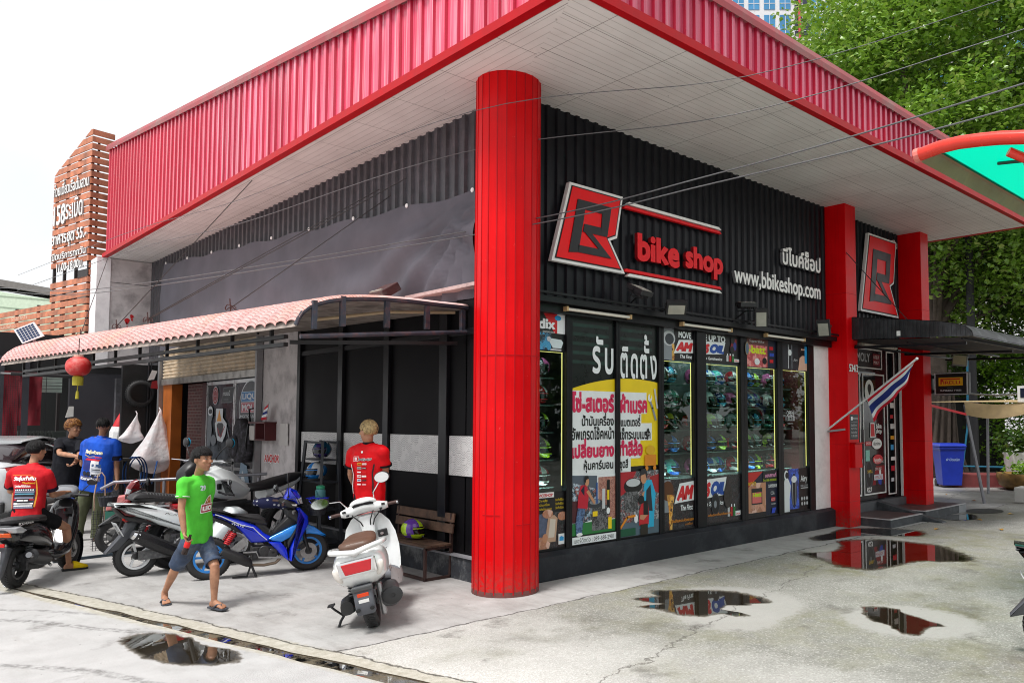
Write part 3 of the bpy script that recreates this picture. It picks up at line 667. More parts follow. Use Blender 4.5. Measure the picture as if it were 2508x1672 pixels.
# entrance bay: threshold, door, transom, frames
mb = MB(); mb.box(12.45, 15.0, 6.80, 7.3, 0, .29); part(mb, 'threshold', P('grey threshold', (.10,.105,.115), .6, var=.2))
mb = MB(); mb.box(12.45, 15.0, 6.95, 7.0, .29, 3.3); part(mb, 'wall', P('entrance black', (.008,.008,.010), .3))
mb = MB(); mb.box(12.46, 13.38, 6.90, 6.945, .30, 2.66); mb.box(14.72, 14.98, 6.90, 6.945, .30, 3.2); part(mb, 'door_frame', BLK2)
def wf(mb, x0, x1, z0, z1, t=.025, y=6.885):
    mb.box(x0, x0+t, y, y+.012, z0, z1); mb.box(x1-t, x1, y, y+.012, z0, z1); mb.box(x0+t, x1-t, y, y+.012, z0, z0+t); mb.box(x0+t, x1-t, y, y+.012, z1-t, z1)
dr = part(MB().box(13.4, 14.36, 6.90, 6.945, .31, 2.66), 'door', P('door glass', (.012,.012,.015), .08))
mb = MB(); wf(mb, 13.48, 14.34, .40, 2.63); mb.build('door_line', WHITE, dr, world=True)
MB().box(13.42, 13.45, 6.85, 6.89, .95, 1.6).build('handle', GRY, dr, world=True)
dr2 = part(MB().box(12.5, 13.38, 6.888, 6.9, .31, 2.66), 'door', P('door glass', (.012,.012,.015), .08))
mb = MB(); wf(mb, 12.55, 13.36, .40, 2.63, y=6.874); mb.build('door_line', WHITE, dr2, world=True)
mb = MB(); wf(mb, 14.42, 14.75, .36, 3.08, .022, 6.87); wf(mb, 12.6, 14.36, 2.73, 3.1, .02, 6.93); mb.box(14.95, 14.985, 6.84, 6.88, .3, 3.15); part(mb, 'frame_line', WHITE)
A = Art((12.5, 6.945, 2.68), (1,0,0), (0,0,1)); A.txt('LIQUI MOLY', .35, .14, C('#b9bcc0', .5), w=1.05, h=.2, bold=.03).rect(1.52, .12, 1.8, .34, C('#7b2730', .5)).txt('LIQUI', 1.55, .24, WHITE, w=.2).txt('MOLY', 1.55, .15, WHITE, w=.2); A.build('transom_lettering', shop, world=True)
A = Art((13.4, 6.893, .3), (1,0,0), (0,0,1))
A.oval(.35, 2.0, .18, .22, WHITE, 24).oval(.35, 2.06, .07, .08, BLACK).poly([(.28,2.04),(.42,2.04),(.35,1.9)], BLACK).txt('check in', .22, 1.83, BLACK, w=.25, slant=.2)
A.poly([(.34,1.15),(.56,1.15),(.52,1.42),(.36,1.42)], WHITE).poly([(.36,1.17),(.53,1.17),(.5,1.4),(.375,1.4)], REDL).txt('bike', .58, 1.31, WHITE, w=.22, bold=.03).txt('shop', .58, 1.2, WHITE, w=.22, bold=.03)
A.oval(.6, 1.03, .2, .1, WHITE).txt('domino', .46, 1.0, BLACK, w=.28, bold=.02).rect(.15, 1.0, .38, 1.08, C('#c23', .5)).txt('SHOEI', .17, 1.02, WHITE, w=.18)
A.oval(.62, .74, .2, .09, C('#d8343c', .5)).txt('brembo', .48, .7, WHITE, w=.28, bold=.02).rect(.14, .72, .3, .92, C('#8fd0c2', .5))
A.txt('SHELL', .2, .5, C('#e8c02a', .5), w=.2, bold=.02).txt('OHLINS', .5, .54, WHITE, w=.25).rect(.45, .36, .8, .46, C('#d8dce4', .5)).txt('AMSOIL', .47, .38, C('#c02030', .5), w=.3)
A.build('door_sticker_sheet', shop, world=True)
A = Art((13.5, 6.892, .42), (1,0,0), (0,0,1), .0008); A.rect(0, 0, .8, .66, C('#101014', .4)).poly([(.3,.15),(.8,.15),(.8,.5),(.45,.5)], C('#8e1018', .5)).oval(.18, .36, .15, .27, C('#3b3d43', .5), 24).oval(.18, .36, .11, .22, C('#0b0b0d', .5), 24).oval(.18, .36, .03, .06, gy)
A.poly([(.45,.2),(.55,.35),(.7,.33),(.74,.2),(.62,.14)], C('#2446b0', .5)).oval(.48, .18, .05, .06, BLACK).oval(.7, .18, .05, .06, BLACK).oval(.6, .38, .04, .05, WHITE).txt('R23', .06, .03, WHITE, w=.2, slant=.3, bold=.04).txt('สปอร์ตเทอร์', .4, .55, WHITE, w=.34); A.build('door_poster', shop, world=True)
A = Art((14.44, 6.868, .4), (1,0,0), (0,0,1))
for i, c in enumerate(('#cfd4da','#c23','#e9e9e9','#3aa0d8','#e2a32a','#d7d7d7','#c8343c','#efefef','#c22','#ddd')): A.rect(.08, .2+i*.2, .08+.12+.04*(i%3), .2+i*.2+.07+.03*(i%2), C(c if len(c) == 7 else '#cc2233', .5))
A.build('sidelight_sticker_sheet', shop, world=True)
# entrance steps, ramp
STP = P('step side', (.045,.05,.058), .6, var=.25, dirt='#7d8184', ds=5, da=.3); TIL = P('step tile', (.085,.055,.055), .5, var=.5, vs=9); NOS = P('step nosing', (.52,.52,.53), .5)
for x0, x1, y0, h in ((12.5, 13.74, 5.94, .13), (13.95, 15.8, 5.98, .148)):
    st = part(MB().box(x0, x1, y0, 6.82, 0, h), 'step', STP, bevel=.006)
    MB().box(x0+.05, x1-.05, y0+.05, 6.79, h, h+.004).build('tile', TIL, st, world=True)
    mb = MB(); mb.box(x0-.004, x1+.004, y0-.006, y0+.05, h, h+.01); mb.box(x0-.004, x0+.05, y0+.051, 6.8, h, h+.01); mb.build('nosing', NOS, st, world=True)
mb = MB(); mb.box(15.45, 15.8, 5.974, 5.979, .003, .14); part(mb, 'step_patch', C('#8f9296', .6))
mb = MB(); mb.prism([(13.76,6.85,0),(13.76,6.85,.30),(13.76,6.2,.16),(13.76,5.62,.02),(13.76,5.6,0)], (.17,0,0)); part(mb, 'ramp', STP, bevel=.006)
# ================================================================ signs on the facade
def logo(x0, z0, W, H, y, label, extra=None):
    """tilted angular emblem: white border, black line, red field, black letter with red cut-outs"""
    t = thing('logo_sign', label, 'sign', (x0+W/2, y, z0))
    def L(u, v, s=1., c=(.5, .48)): return (x0+(c[0]+(u-c[0])*s)*W, z0+(c[1]+(v-c[1])*s)*H)
    out = [(0,0),(.235,1),(.99,1),(.90,.44),(.80,.39),(1.02,0)]
    def shell(pts, a, b, name, mt):
        mb = MB(); mb.prism([(px_, y-a, pz) for px_, pz in pts], (0, a-b, 0)); mb.build(name, mt, t, world=True)
    shell([L(*p) for p in out], .09, .03, 'border', WHITE)
    def inset(d):
        P_ = [Vector(L(*p)) for p in out]; n = len(P_); r = []
        for i in range(n):
            a, b, c = P_[i-1], P_[i], P_[(i+1) % n]; e1 = (b-a).normalized(); e2 = (c-b).normalized(); n1 = Vector((e1.y, -e1.x)); n2 = Vector((e2.y, -e2.x))
            m = (n1+n2); m = m/m.length_squared*2 if m.length > .1 else n1
            r.append(tuple(b+m*d))
        return r
    shell(inset(.034), .096, .0905, 'border_line', BLACK); shell(inset(.05), .101, .0965, 'field', C('#f4000c', .4, spec=.3))
    K = C('#1b1b1f', .45)
    q = lambda u, v: L(u, v)
    pc = lambda pts, nm: shell([q(*p) for p in pts], .112, .1012, nm, K)
    mb = MB()
    for pts in ([(.21,.135),(.33,.81),(.445,.81),(.40,.52),(.335,.155)][::-1], [(.445,.81),(.80,.81),(.785,.70),(.427,.70)][::-1],
                [(.785,.70),(.74,.42),(.645,.42),(.67,.70)][::-1], [(.645,.42),(.66,.52),(.42,.52),(.40,.42)][::-1],
                [(.335,.245),(.335,.155),(.80,.155),(.62,.245)][::-1], [(.62,.245),(.80,.155),(.525,.42),(.425,.42)][::-1]):
        mb.prism([(q(*p)[0], y-.112, q(*p)[1]) for p in pts], (0, .0105, 0))
    mb.build('letter', K, t, world=True)
    return t
logo(5.80, 3.595, 1.185, .965, 6.80, 'red angular emblem with white border on the black wall beside the round column')
logo(13.2, 3.74, 1.50, 1.48, 6.84, 'red angular emblem with white border above the black entrance awning')
SRED = C('#f20616', .4, spec=.3); SW = C('#fbfbf8', .45); SGY = C('#77777a', .5)
def sign(label, name='letter_sign', cat='sign', loc=(0,0,0)): return thing(name, label, cat, loc)
t = sign('red raised lowercase lettering reading bike shop on the black wall', loc=(8.1, 6.78, 3.75))
def word(s, x, z, w, h, mats, t, ext=.05, bold=.02, y=6.765, **kw):
    mb = MB(); letters(mb, s, (x, y, z), (1,0,0), (0,0,1), w, h, 0, ext, bold, ms=1, **kw); mb.build('lettering', mats, t, world=True)
word('bike', 7.245, 3.80, .83, .36, [SRED, C('#8c0812', .5)], t, bold=.045); word('shop', 8.2, 3.755, .845, .40, [SRED, C('#8c0812', .5)], t, bold=.045)
t = sign('white raised web address lettering on the black wall', loc=(10.5, 6.78, 3.7)); word('www,bbikeshop.com', 9.31, 3.70, 2.43, .33, [SW, SGY], t, bold=.025)
t = sign('white raised Thai lettering above the web address', loc=(11.1, 6.78, 4.2)); word('บีไบค์ช็อป', 10.6, 4.22, 1.15, .30, [SW, SGY], t, bold=.03)
for nm, z, d, lb in (('top', 4.47, 1, 'red and white stripe bars above the red bike shop letters'), ('bot', 3.63, -1, 'red and white stripe bars below the red bike shop letters')):
    t = thing('stripe_sign', lb, 'sign', (8.0, 6.77, z))
    for k, (m, dz) in enumerate(((SW, .035*d), (SRED, -.02*d))):
        MB().prism([(7.0+.06*(k == 0), 6.72, z+dz-.018), (9.02, 6.72, z+dz-.018), (8.98-.02*(k == 0), 6.72, z+dz+.018), (7.04+.06*(k == 0), 6.72, z+dz+.018)], (0, .05, 0)).build('bar', m, t, world=True)
t = sign('small white Thai letters at the top of the wall above the entrance emblem', loc=(14.6, 6.83, 5.2)); word('คนมีใบ', 14.35, 5.12, .5, .16, [SW, SGY], t, ext=.03, y=6.835)
t = sign('white house number 534/3 on the square red column', 'house_number', loc=(12.4, 6.43, 2.6)); word('534/3', 12.13, 2.58, .3, .13, [SW, SGY], t, ext=.01, y=6.438)
# ---------------------------------------------------------------- posters on the panes
YP = 6.826
def poster(x0, z0, name, label): return Art((x0, YP, z0), (1,0,0), (0,0,1), .0007)
def done(A, label, nm='window_poster'): o = A.build(nm); tag(o, label, 'poster'); return o
skin = C('#c98f6c', .5); skin2 = C('#e3b7a0', .5); blue = C('#2a9fe0', .5); dgreen = C('#0c2f27', .4, var=.5); yel = C('#f4d312', .5); orange = C('#e08a1c', .5); pink = C('#d81f55', .5); grey = C('#8b9198', .5); dgrey = C('#34383f', .5); lgrey = C('#c9ccd0', .5); green = C('#2a7a3c', .5); jean = C('#39547f', .5); lime = C('#c4e01a', .5); wht = C('#eef2f4', .4); brick = C('#9a5b4c', .6, var=.3); blk = C('#0c0c0f', .4); navy = C('#111a33', .5); ph1 = PH('workshop print', ('#7f9db6','#3d4f63','#b8c9d6','#8c4a44','#22303f'), 22); ph2 = PH('engine print', ('#6a7078','#23262b','#a9aeb3','#7d2a2c','#3f474f'), 26, .7); ph3 = PH('machine print', ('#15161a','#2b2d33','#0c0d10','#6a6a6e'), 30, .4); ph4 = PH('skin print', ('#d99f84','#e8bfae','#b97e60'), 9, .15); ph5 = PH('oil print', ('#8a4a12','#e0901c','#5c2c0a','#f0b850'), 18, .2); ph6 = PH('tyre print', ('#1c1d22','#34373d','#0e0f12','#2b1d1f'), 24, .12); ph7 = PH('brick print', ('#a4685a','#8a5145','#bd8473'), 40, .25); ph8 = PH('denim print', ('#33507c','#1f3557','#5577a4'), 30, .2)
for (xa, xb, lab) in ((6.205, 6.935, 'left half of large yellow Thai service poster with a mechanic at a tyre machine'), (7.01, 7.735, 'right half of large yellow Thai service poster with two men at an engine')):
    A = poster(xa, .335, 'p', lab); W = xb-xa; X = lambda x: x-xa; Z = lambda z: z-.335
    A.rect(0, 0, W, 2.685, C('#07100f', .3))
    for k in range(5): A.rect(.02 if xa < 6.5 else 0, Z(2.45+.11*k), W*.86, Z(2.49+.11*k), dgreen)
    # yellow arc, white text panel
    arc = [(x, 2.13+.17*(1-((x-7.25)/1.1)**2)) for x in (xa+W*i/10 for i in range(11))]
    A.poly([(0, Z(1.2)), (W, Z(1.2))]+[(X(x), Z(z)) for x, z in arc[::-1]], yel)
    clip = lambda x0, x1: (max(0, x0-xa), min(W, x1-xa))
    for x0, x1, z0, z1 in ((6.2,7.52,1.86,2.13),(6.2,7.42,1.72,1.9),(6.2,7.62,1.52,1.74),(6.2,7.4,1.30,1.54),(6.2,7.22,1.12,1.32)):
        a, b = clip(x0, x1)
        if b > a: A.rect(a, Z(z0), b, Z(z1), wht)
    left = xa < 6.5
    if left:
        A.txt('รับ', X(6.55), Z(2.34), wht, w=.36, h=.46, bold=.022, track=.08)
        A.txt('โซ่-สเตอร์', 0.005, Z(1.87), pink, w=.71, h=.25, bold=.055)
        A.txt('น้ำมันเครื่อง', .17, Z(1.71), blk, w=.54, h=.16, bold=.03); A.txt('อัพเกรดโช้คหน้า', .005, Z(1.545), blk, w=.71, h=.16, bold=.03)
        A.txt('เปลี่ยนยาง', .005, Z(1.33), pink, w=.71, h=.23, bold=.055); A.txt('หุ้มคาร์บอน', .2, Z(1.155), blk, w=.5, h=.155, bold=.03)
        A.rect(0, .1, W, Z(1.13), wht).poly([(0,.75),(.42,.62),(.42,.28),(0,.2)], ph1).poly([(0,.72),(.42,.62),(.42,.78),(0,.8)], C('#56616e', .5)).rect(.44, .25, W, .76, ph7)
        A.rect(0, .1, W, .24, green).rect(0, .25, .12, .5, C('#4c1a22', .5))
        # tyre machine
        A.rect(.33, .13, .6, .42, ph3).oval(.38, .45, .13, .055, dgrey).oval(.38, .47, .09, .03, grey).rect(.5, .38, .55, .62, lgrey).rect(.4, .45, .425, .7, C('#24549a', .5)).rect(.58, .3, .63, .72, blk).rect(.585, .48, .62, .6, yel).rect(.34, .3, .42, .36, yel).rect(.6, .13, .66, .27, yel).oval(.6, .35, .03, .04, wht)
        # man in red at the machine
        A.poly([(.07,.1),(.16,.11),(.19,.28),(.22,.42),(.1,.43),(.06,.25)], ph8).poly([(.09,.42),(.25,.40),(.27,.55),(.24,.68),(.14,.68),(.10,.55)], C('#c21a32', .5)).poly([(.23,.60),(.27,.62),(.38,.47),(.36,.44)], skin).poly([(.14,.62),(.2,.68),(.2,.55)], navy).oval(.24, .715, .035, .05, skin).poly([(.195,.73),(.21,.79),(.26,.785),(.27,.755),(.23,.74),(.215,.70)], blk).oval(.12, .11, .05, .02, wht)
        A.rect(0, 0, W, .085, wht).txt('เบอร์ติดต่อ : 089-688-2981', .03, .015, blk, w=.66, h=.06)
    else:
        A.txt('ติดตั้ง', .02, Z(2.30), wht, w=.69, h=.58, bold=.022, track=.06)
        A.txt('ผ้าเบรค', .02, Z(1.86), pink, w=.5, h=.25, bold=.055)
        A.txt('แบตเตอรี่', .03, Z(1.70), blk, w=.36, h=.15, bold=.03); A.txt('เซ็ทระบบเบรค', .02, Z(1.535), blk, w=.56, h=.15, bold=.03)
        A.txt('ทำสีล้อ', .0, Z(1.325), pink, w=.43, h=.22, bold=.055); A.txt('ชุดสี', .01, Z(1.15), blk, w=.15, h=.15, bold=.03)
        A.stroke([(.56,1.72),(.62,1.60),(.68,1.45)], .035, grey).oval(.57, 1.73, .04, .05, wht).oval(.58, 1.75, .018, .03, yel).stroke([(.66,1.84),(.71,1.6)], .03, lgrey).stroke([(.5,1.28),(.52,1.2)], .02, blk).oval(.53, 1.31, .02, .03, blk)
        A.rect(.46, .86, .68, 1.0, orange).oval(.5, .83, .03, .03, orange).oval(.65, .83, .03, .03, orange).oval(.57, 1.06, .09, .06, C('#dfae18', .5))
        A.rect(0, .0, W, .80, ph2).poly([(0,.8),(.3,.8),(.12,.55),(0,.5)], C('#b01f2b', .5)).poly([(.55,.72),(W,.75),(W,.5),(.6,.55)], C('#a8262c', .5)).rect(0, 0, W, .17, C('#566a78', .5))
        A.oval(.24, .62, .17, .1, blk).oval(.24, .66, .13, .05, lgrey).stroke([(.1,.45),(.18,.52),(.26,.45),(.27,.25)], .02, lgrey).rect(.08, .3, .32, .55, ph3)
        A.poly([(.35,.08),(.62,.08),(.64,.35),(.66,.5),(.58,.68),(.45,.68),(.42,.5),(.47,.3)], C('#28b0dc', .5)).poly([(.47,.3),(.6,.28),(.56,.62),(.48,.55)], C('#262b35', .5)).oval(.43, .71, .055, .075, skin).poly([(.36,.74),(.38,.82),(.47,.83),(.50,.76),(.48,.70),(.46,.76)], C('#2a2a2e', .5)).poly([(.40,.52),(.45,.55),(.40,.40),(.35,.42)], skin)
        A.poly([(.34,.12),(.52,.12),(.53,.25),(.5,.42),(.40,.42),(.34,.3)], C('#c8202a', .5)).poly([(.42,.24),(.52,.24),(.5,.42),(.42,.42)], blk).oval(.38, .44, .055, .055, blk).poly([(.36,.25),(.5,.24),(.42,.18),(.35,.2)], skin).rect(.36, 0, .5, .13, C('#2c261c', .5)).oval(.28, .21, .035, .055, wht).rect(0, .01, .27, .1, C('#12563a', .5)).stroke([(0,.12),(.12,.24),(.26,.25)], .03, orange)
    done(A, lab)
# narrow first bay
A = poster(5.45, 2.58, 'p', ''); A.rect(0, 0, .66, .44, blk).rect(0, 0, .45, .2, PH('bluish print', ('#123a55','#1d6a9a','#0c2233','#3c9fd0'), 20, .3)).poly([(.32,.44),(.66,.44),(.66,.2),(.5,.2)], REDL).rect(.54, .2, .66, .44, wht).oval(.55, .38, .05, .03, blue)
A.poly([(.0,.0),(.22,0),(.20,.28),(0,.42)], C('#1d8fd0', .5)).txt('ndix', .16, .24, wht, w=.35, h=.12, bold=.05).txt('RACING ISSUE', .32, .2, wht, w=.18).poly([(.42,.1),(.45,.14),(.6,.13),(.63,.1),(.6,.03),(.47,.03)], C('#d7e6ea', .5)).oval(.41, .13, .03, .03, lgrey).poly([(.42,.0),(.6,0),(.6,.02),(.45,.02)], lgrey)
done(A, 'small black and blue brake pad poster at the top of the first pane')
A = poster(5.45, .335, 'p', ''); A.rect(0, 0, .66, .63, blk).rect(0, .40, .66, .63, C('#141418', .4)).rect(0, .57, .5, .63, C('#e8e8e8', .5)).txt('SERVICESHOP', .2, .58, REDL, w=.28, h=.035, bold=.04)
for k in range(3): A.txt(('หน้า-หลัง', 'น้ำมันเครื่อง', 'พร้อมติดตั้งระบบเบรค')[k], .25, .525-.045*k, yel, w=.15+.03*k, h=.032); A.txt('รับทำสีล้อ', .52, .525-.045*k, yel, w=.12, h=.03)
A.rect(0, 0, .66, .40, ph6).poly([(.2,.05),(.36,.05),(.4,.35),(.34,.4),(.25,.38)], C('#56607a', .6, var=.3, vs=20)).poly([(.36,.07),(.52,.07),(.55,.33),(.5,.37),(.41,.36)], C('#c4a288', .5)).poly([(.41,.12),(.5,.12),(.52,.32),(.44,.33)], C('#d9cfc0', .5)).poly([(.2,0),(.42,0),(.44,.06),(.3,.14),(.2,.1)], ph4).oval(.62, .35, .07, .05, ph4).oval(.4, .39, .08, .05, ph4).oval(.36, .12, .04, .05, skin).rect(.56, .03, .65, .15, wht).poly([(.575,.07),(.64,.07),(.64,.11),(.6,.125),(.575,.11)], blue)
done(A, 'brake pad poster with pink fingers at the bottom of the first pane')
# oil posters, top and bottom, spanning two panes
amr = C('#d8222a', .45); amb = C('#1d4fa8', .45)
def oil(x, z, W, H, half, bottom):
    A = poster(x, z, 'p', ''); A.rect(0, 0, W, H, ph6 if bottom else C('#1b1a1c', .4, var=.5, vs=2))
    y = H*.55 if bottom else H*.28
    h = H*.36
    if half == 0:
        if bottom: A.rect(0, H*.35, .16, H, grey).oval(.1, H*.78, .12, H*.2, C('#5c3312', .5)).poly([(.08,H*.7),(.24,H*.7),(.2,H*.4),(.19,0),(.13,0),(.12,H*.4)], ph5)
        else: A.rect(0, 0, .24, H, grey).oval(.14, H*.66, .13, H*.23, lgrey).oval(.15, H*.64, .09, H*.17, C('#3a3f45', .5)).poly([(.2,H*.5),(.25,H*.5),(.25,0),(.2,0)], ph5)
        A.txt('MOVE' if not bottom else '', W*.52, H*.70, wht, w=W*.42, h=H*.22, bold=.05) if not bottom else None
        A.poly([(W*.36,y-.03),(W*.5,y-.02),(W,y-.005),(W,y+h+.02),(W*.53,y+h)], wht).txt('AM', W*.43, y, amr, w=W*.57, h=h*.88, slant=.3, bold=.09)
        A.txt('The First', W*.56, y-h*.55, wht, w=W*.4, h=h*.32, slant=.2, bold=.03)
        if bottom: A.txt('น้ำมันสังเคราะห์รายแรก', W*.18, H*.13, orange, w=W*.8, h=H*.07, bold=.02).txt('ของโลก', W*.7, H*.05, orange, w=W*.25, h=H*.05)
    else:
        A.txt('E UP TO', 0.0, H*.70, wht, w=W*.60, h=H*.22, bold=.05) if not bottom else None
        A.poly([(0,y-.005),(W*.52,y+.02),(W*.60,y+h+.035),(0,y+h+.02)], wht).txt('S', .0, y+.01, amr, w=W*.15, h=h*.88, slant=.3, bold=.09).txt('OIL', W*.15, y+.018, amb, w=W*.41, h=h*.88, slant=.3, bold=.09)
        A.txt('in Synthetics', 0.0, y-h*.55, wht, w=W*.5, h=h*.32, slant=.2, bold=.03)
        for k in range(3): A.rect(W*(.62+.08*k), H*.1, W*(.68+.08*k), H*.3, (lgrey, C('#b8202a', .5), green)[k]).rect(W*(.635+.08*k), H*.3, W*(.665+.08*k), H*.36, wht)
        A.rect(W*.84, H*.1, W*.99, H*.2, wht).txt('AMSOIL', W*.85, H*.115, amr, w=W*.13, bold=.04)
        if bottom:
            A.oval(W*.27, H*.4, W*.12, H*.24, dgrey).oval(W*.27, H*.4, W*.10, H*.2, blk).oval(W*.26, H*.4, W*.04, H*.08, grey).oval(W*.62, H*.55, W*.12, H*.26, C('#3a3330', .6, var=.6, vs=30)).txt('แห่งเดียวที่คุณต้องลอง', W*.05, H*.14, orange, w=W*.66, h=H*.08, bold=.02)
        else: A.poly([(W*.72,H*.55),(W*.8,H*.9),(W*.92,H*.85),(W*.9,H*.5),(W*.8,H*.42)], C('#7c1420', .5)).oval(W*.8, H*.82, .05, .05, blk).oval(W*.86, H*.62, .04, .06, C('#2b3a8e', .5)).oval(W*.78, H*.5, .05, .05, blk)
    return A
done(oil(7.835, 2.58, .645, .44, 0, False), 'motor oil poster with pouring spout at the top of the fourth pane')
done(oil(8.735, 2.58, .825, .44, 1, False), 'motor oil poster with racing rider at the top of the fifth pane')
done(oil(7.835, .335, .645, .655, 0, True), 'large motor oil poster with amber stream at the bottom of the fourth pane, left half')
done(oil(8.735, .335, .825, .655, 1, True), 'large motor oil poster with wheels at the bottom of the fifth pane, right half')
A = poster(9.72, 2.58, 'p', ''); A.rect(0, 0, .817, .44, C('#6a3a36', .5)).rect(0, 0, .58, .33, PH('pink print', ('#e0706c','#f0a09a','#c24a50'), 16, .2)).rect(.6, 0, .817, .44, navy).txt('i-batt', .02, .2, C('#d9e21c', .5), w=.52, h=.12, bold=.05).txt('SuperBike', .1, .36, wht, w=.4, h=.05, slant=.2).rect(.64, .28, .74, .33, REDL).rect(.64, .18, .76, .23, C('#2c4cb8', .5)).rect(.64, .08, .74, .13, REDL).oval(.3, .08, .07, .05, wht).oval(.5, .1, .06, .05, blk)
done(A, 'pink and navy battery poster at the top of the sixth pane')
A = poster(9.72, .335, 'p', ''); A.rect(0, 0, .817, .665, navy).rect(0, 0, .5, .5, ph4).poly([(0,.42),(.0,.5),(.1,.5),(.12,.2),(.1,.1),(0,.08)], skin).poly([(.38,.5),(.5,.5),(.48,.1),(.38,.2)], skin).rect(.12, .18, .4, .42, blk).rect(.14, .2, .38, .36, C('#e0706c', .5)).txt('i-batt', .15, .29, lime, w=.23, h=.07, bold=.06).rect(0, 0, .5, .06, blk).poly([(0,.42),(0,.665),(.42,.665)], C('#c62a22', .5)).rect(.42, .5, .817, .665, blk)
A.txt('บอกสถานที่', .48, .57, C('#f0a0c8', .5), w=.3, h=.08, bold=.03).txt('โทร 088-8888888', .42, .51, lime, w=.36, h=.04).txt('SUPERBIKE', .56, .41, wht, w=.23, h=.05, bold=.02).txt('CCA', .62, .3, wht, w=.1, h=.05).rect(.63, .2, .74, .26, REDL).txt('K-21', .64, .21, wht, w=.09).txt('CALCIUM', .62, .15, wht, w=.12).poly([(.63,.02),(.72,.02),(.76,.1),(.66,.1)], C('#2c4cd0', .5))
A.k += 1; A.txt('service', .02, .47, yel, w=.2, h=.07, slant=.3)
done(A, 'battery poster with bare torso holding a black box at the bottom of the sixth pane')
def airy(z, H, top):
    A = poster(10.68, z, 'p', ''); A.rect(0, 0, .77, H, C('#17181d' if top else '#140a0e', .4))
    if top: A.rect(0, 0, .5, H, C('#2b2e35', .4, var=.4)).stroke([(.22,.02),(.22,H*.9)], .02, lgrey).stroke([(.32,.02),(.32,H*.9)], .02, grey).oval(.26, H*.62, .05, .05, wht).poly([(.5,0),(.77,0),(.77,.2),(.66,.26),(.55,.2)], skin2).oval(.65, .31, .06, .08, skin2).poly([(.58,.24),(.72,.24),(.7,.33),(.6,.33)], blk).oval(.65, .39, .07, .04, blk).rect(.7, .12, .77, .4, blue).txt('Airy', .36, .12, lgrey, w=.12)
    else:
        A.rect(.18, .03, .48, H, PH('blue print', ('#1b3fae','#10246e','#3f6ae0'), 10, .2)).poly([(.02,0),(.2,0),(.2,.2),(.24,.4),(.16,.52),(.06,.5),(.01,.3)], wht).oval(.11, .57, .06, .08, wht).oval(.13, .57, .05, .05, blk).oval(.33, .32, .1, .29, C('#5c7ae0', .4), 28).oval(.33, .32, .09, .275, C('#12224e', .4), 28).rect(.29, .1, .37, .55, blk).oval(.33, .5, .08, .055, wht).stroke([(.28,.45),(.29,.1)], .012, lgrey).stroke([(.38,.45),(.37,.1)], .012, lgrey)
        A.txt('Airy', .52, .42, wht, w=.2, h=.13, bold=.02).txt('INNER COOLING', .52, .37, lgrey, w=.22, h=.03).rect(.52, .34, .74, .355, lgrey)
        for k in range(6): A.oval(.55+.075*(k % 3), .18-.08*(k//3), .025, .03, lgrey, 12)
    return A
done(airy(2.58, .44, True), 'dark poster with masked woman at the top of the seventh pane')
done(airy(.335, .665, False), 'black and blue balaclava poster with white figure at the bottom of the seventh pane')
A = Art((10.78, YP, 1.68), (1,0,0), (0,0,1)); A.txt('OPEN', .05, .17, wht, w=.2, h=.07).txt('11.00-20.00', .02, .08, wht, w=.26, h=.07).txt('THANK YOU', .07, .03, wht, w=.16).rect(.04, .155, .27, .16, wht); tag(A.build('opening_hours_sticker'), 'white opening hours lettering on the seventh pane', 'sticker')
A = Art((9.68, YP-.05, 2.84), (1,0,0), (0,0,1)); A.oval(.02, 0, .05, .1, C('#9b8a62', .5), 12).oval(.02, 0, .04, .085, C('#5b6f86', .5), 12); o = A.build('window_badge'); tag(o, 'small oval brown and blue badge at the top between the fifth and sixth panes', 'badge')
# ---------------------------------------------------------------- helmets on the shelves
def helmet_bm(): pass
HSH = {}
def helmet_mesh(c1, c2, c3, full=True):
    key = (c1, c2, c3, full)
    if key in HSH: return HSH[key]
    n, k = 20, 14; shell = MB(); rows = []
    for i in range(k+1):                    # egg shell, front is -y
        th = math.pi*(.0+.80*i/k); row = []
        for j in range(n):
            a = 2*math.pi*j/n; x = .125*math.sin(th)*math.sin(a); y = -.15*math.sin(th)*math.cos(a); z = .125*math.cos(th)
            f = max(0, math.cos(a))
            if z < 0: y -= .045*f*min(1, -z/.07); x *= 1-.12*min(1, -z/.1)
            row.append((x, y+.01, z+.125))
        rows.append(row)
    vs = [p for r in rows for p in r]
    for i in range(k):
        for j in range(n):
            a = (j+.5)*360/n; a = a if a < 180 else a-360; z = (rows[i][j][2]+rows[i+1][j][2])/2
            if full and abs(a) < 62 and .085 < z < .165: m = 1
            elif abs(a) < 26 and z > .165 or (z < .085 and abs(a) < 75): m = 2
            elif 95 < abs(a) < 140 and .06 < z < .2: m = 2
            else: m = 0
            shell.f.append([i*n+j, (i+1)*n+j, (i+1)*n+(j+1) % n, i*n+(j+1) % n]); shell.m.append(m)
    shell.v = vs
    if full:
        shell.tube([rows[k//2+1][j] for j in range(-3, 4)], .007, 6, 2, True)
        shell.box(-.03, .03, -.19, -.165, .045, .06, 1)
    me = shell.mesh('helmet', [C(c1, .2, coat=.6), C('#0a0c10', .08), C(c2, .25, coat=.5), C(c3, .3)], 60); HSH[key] = me; return me
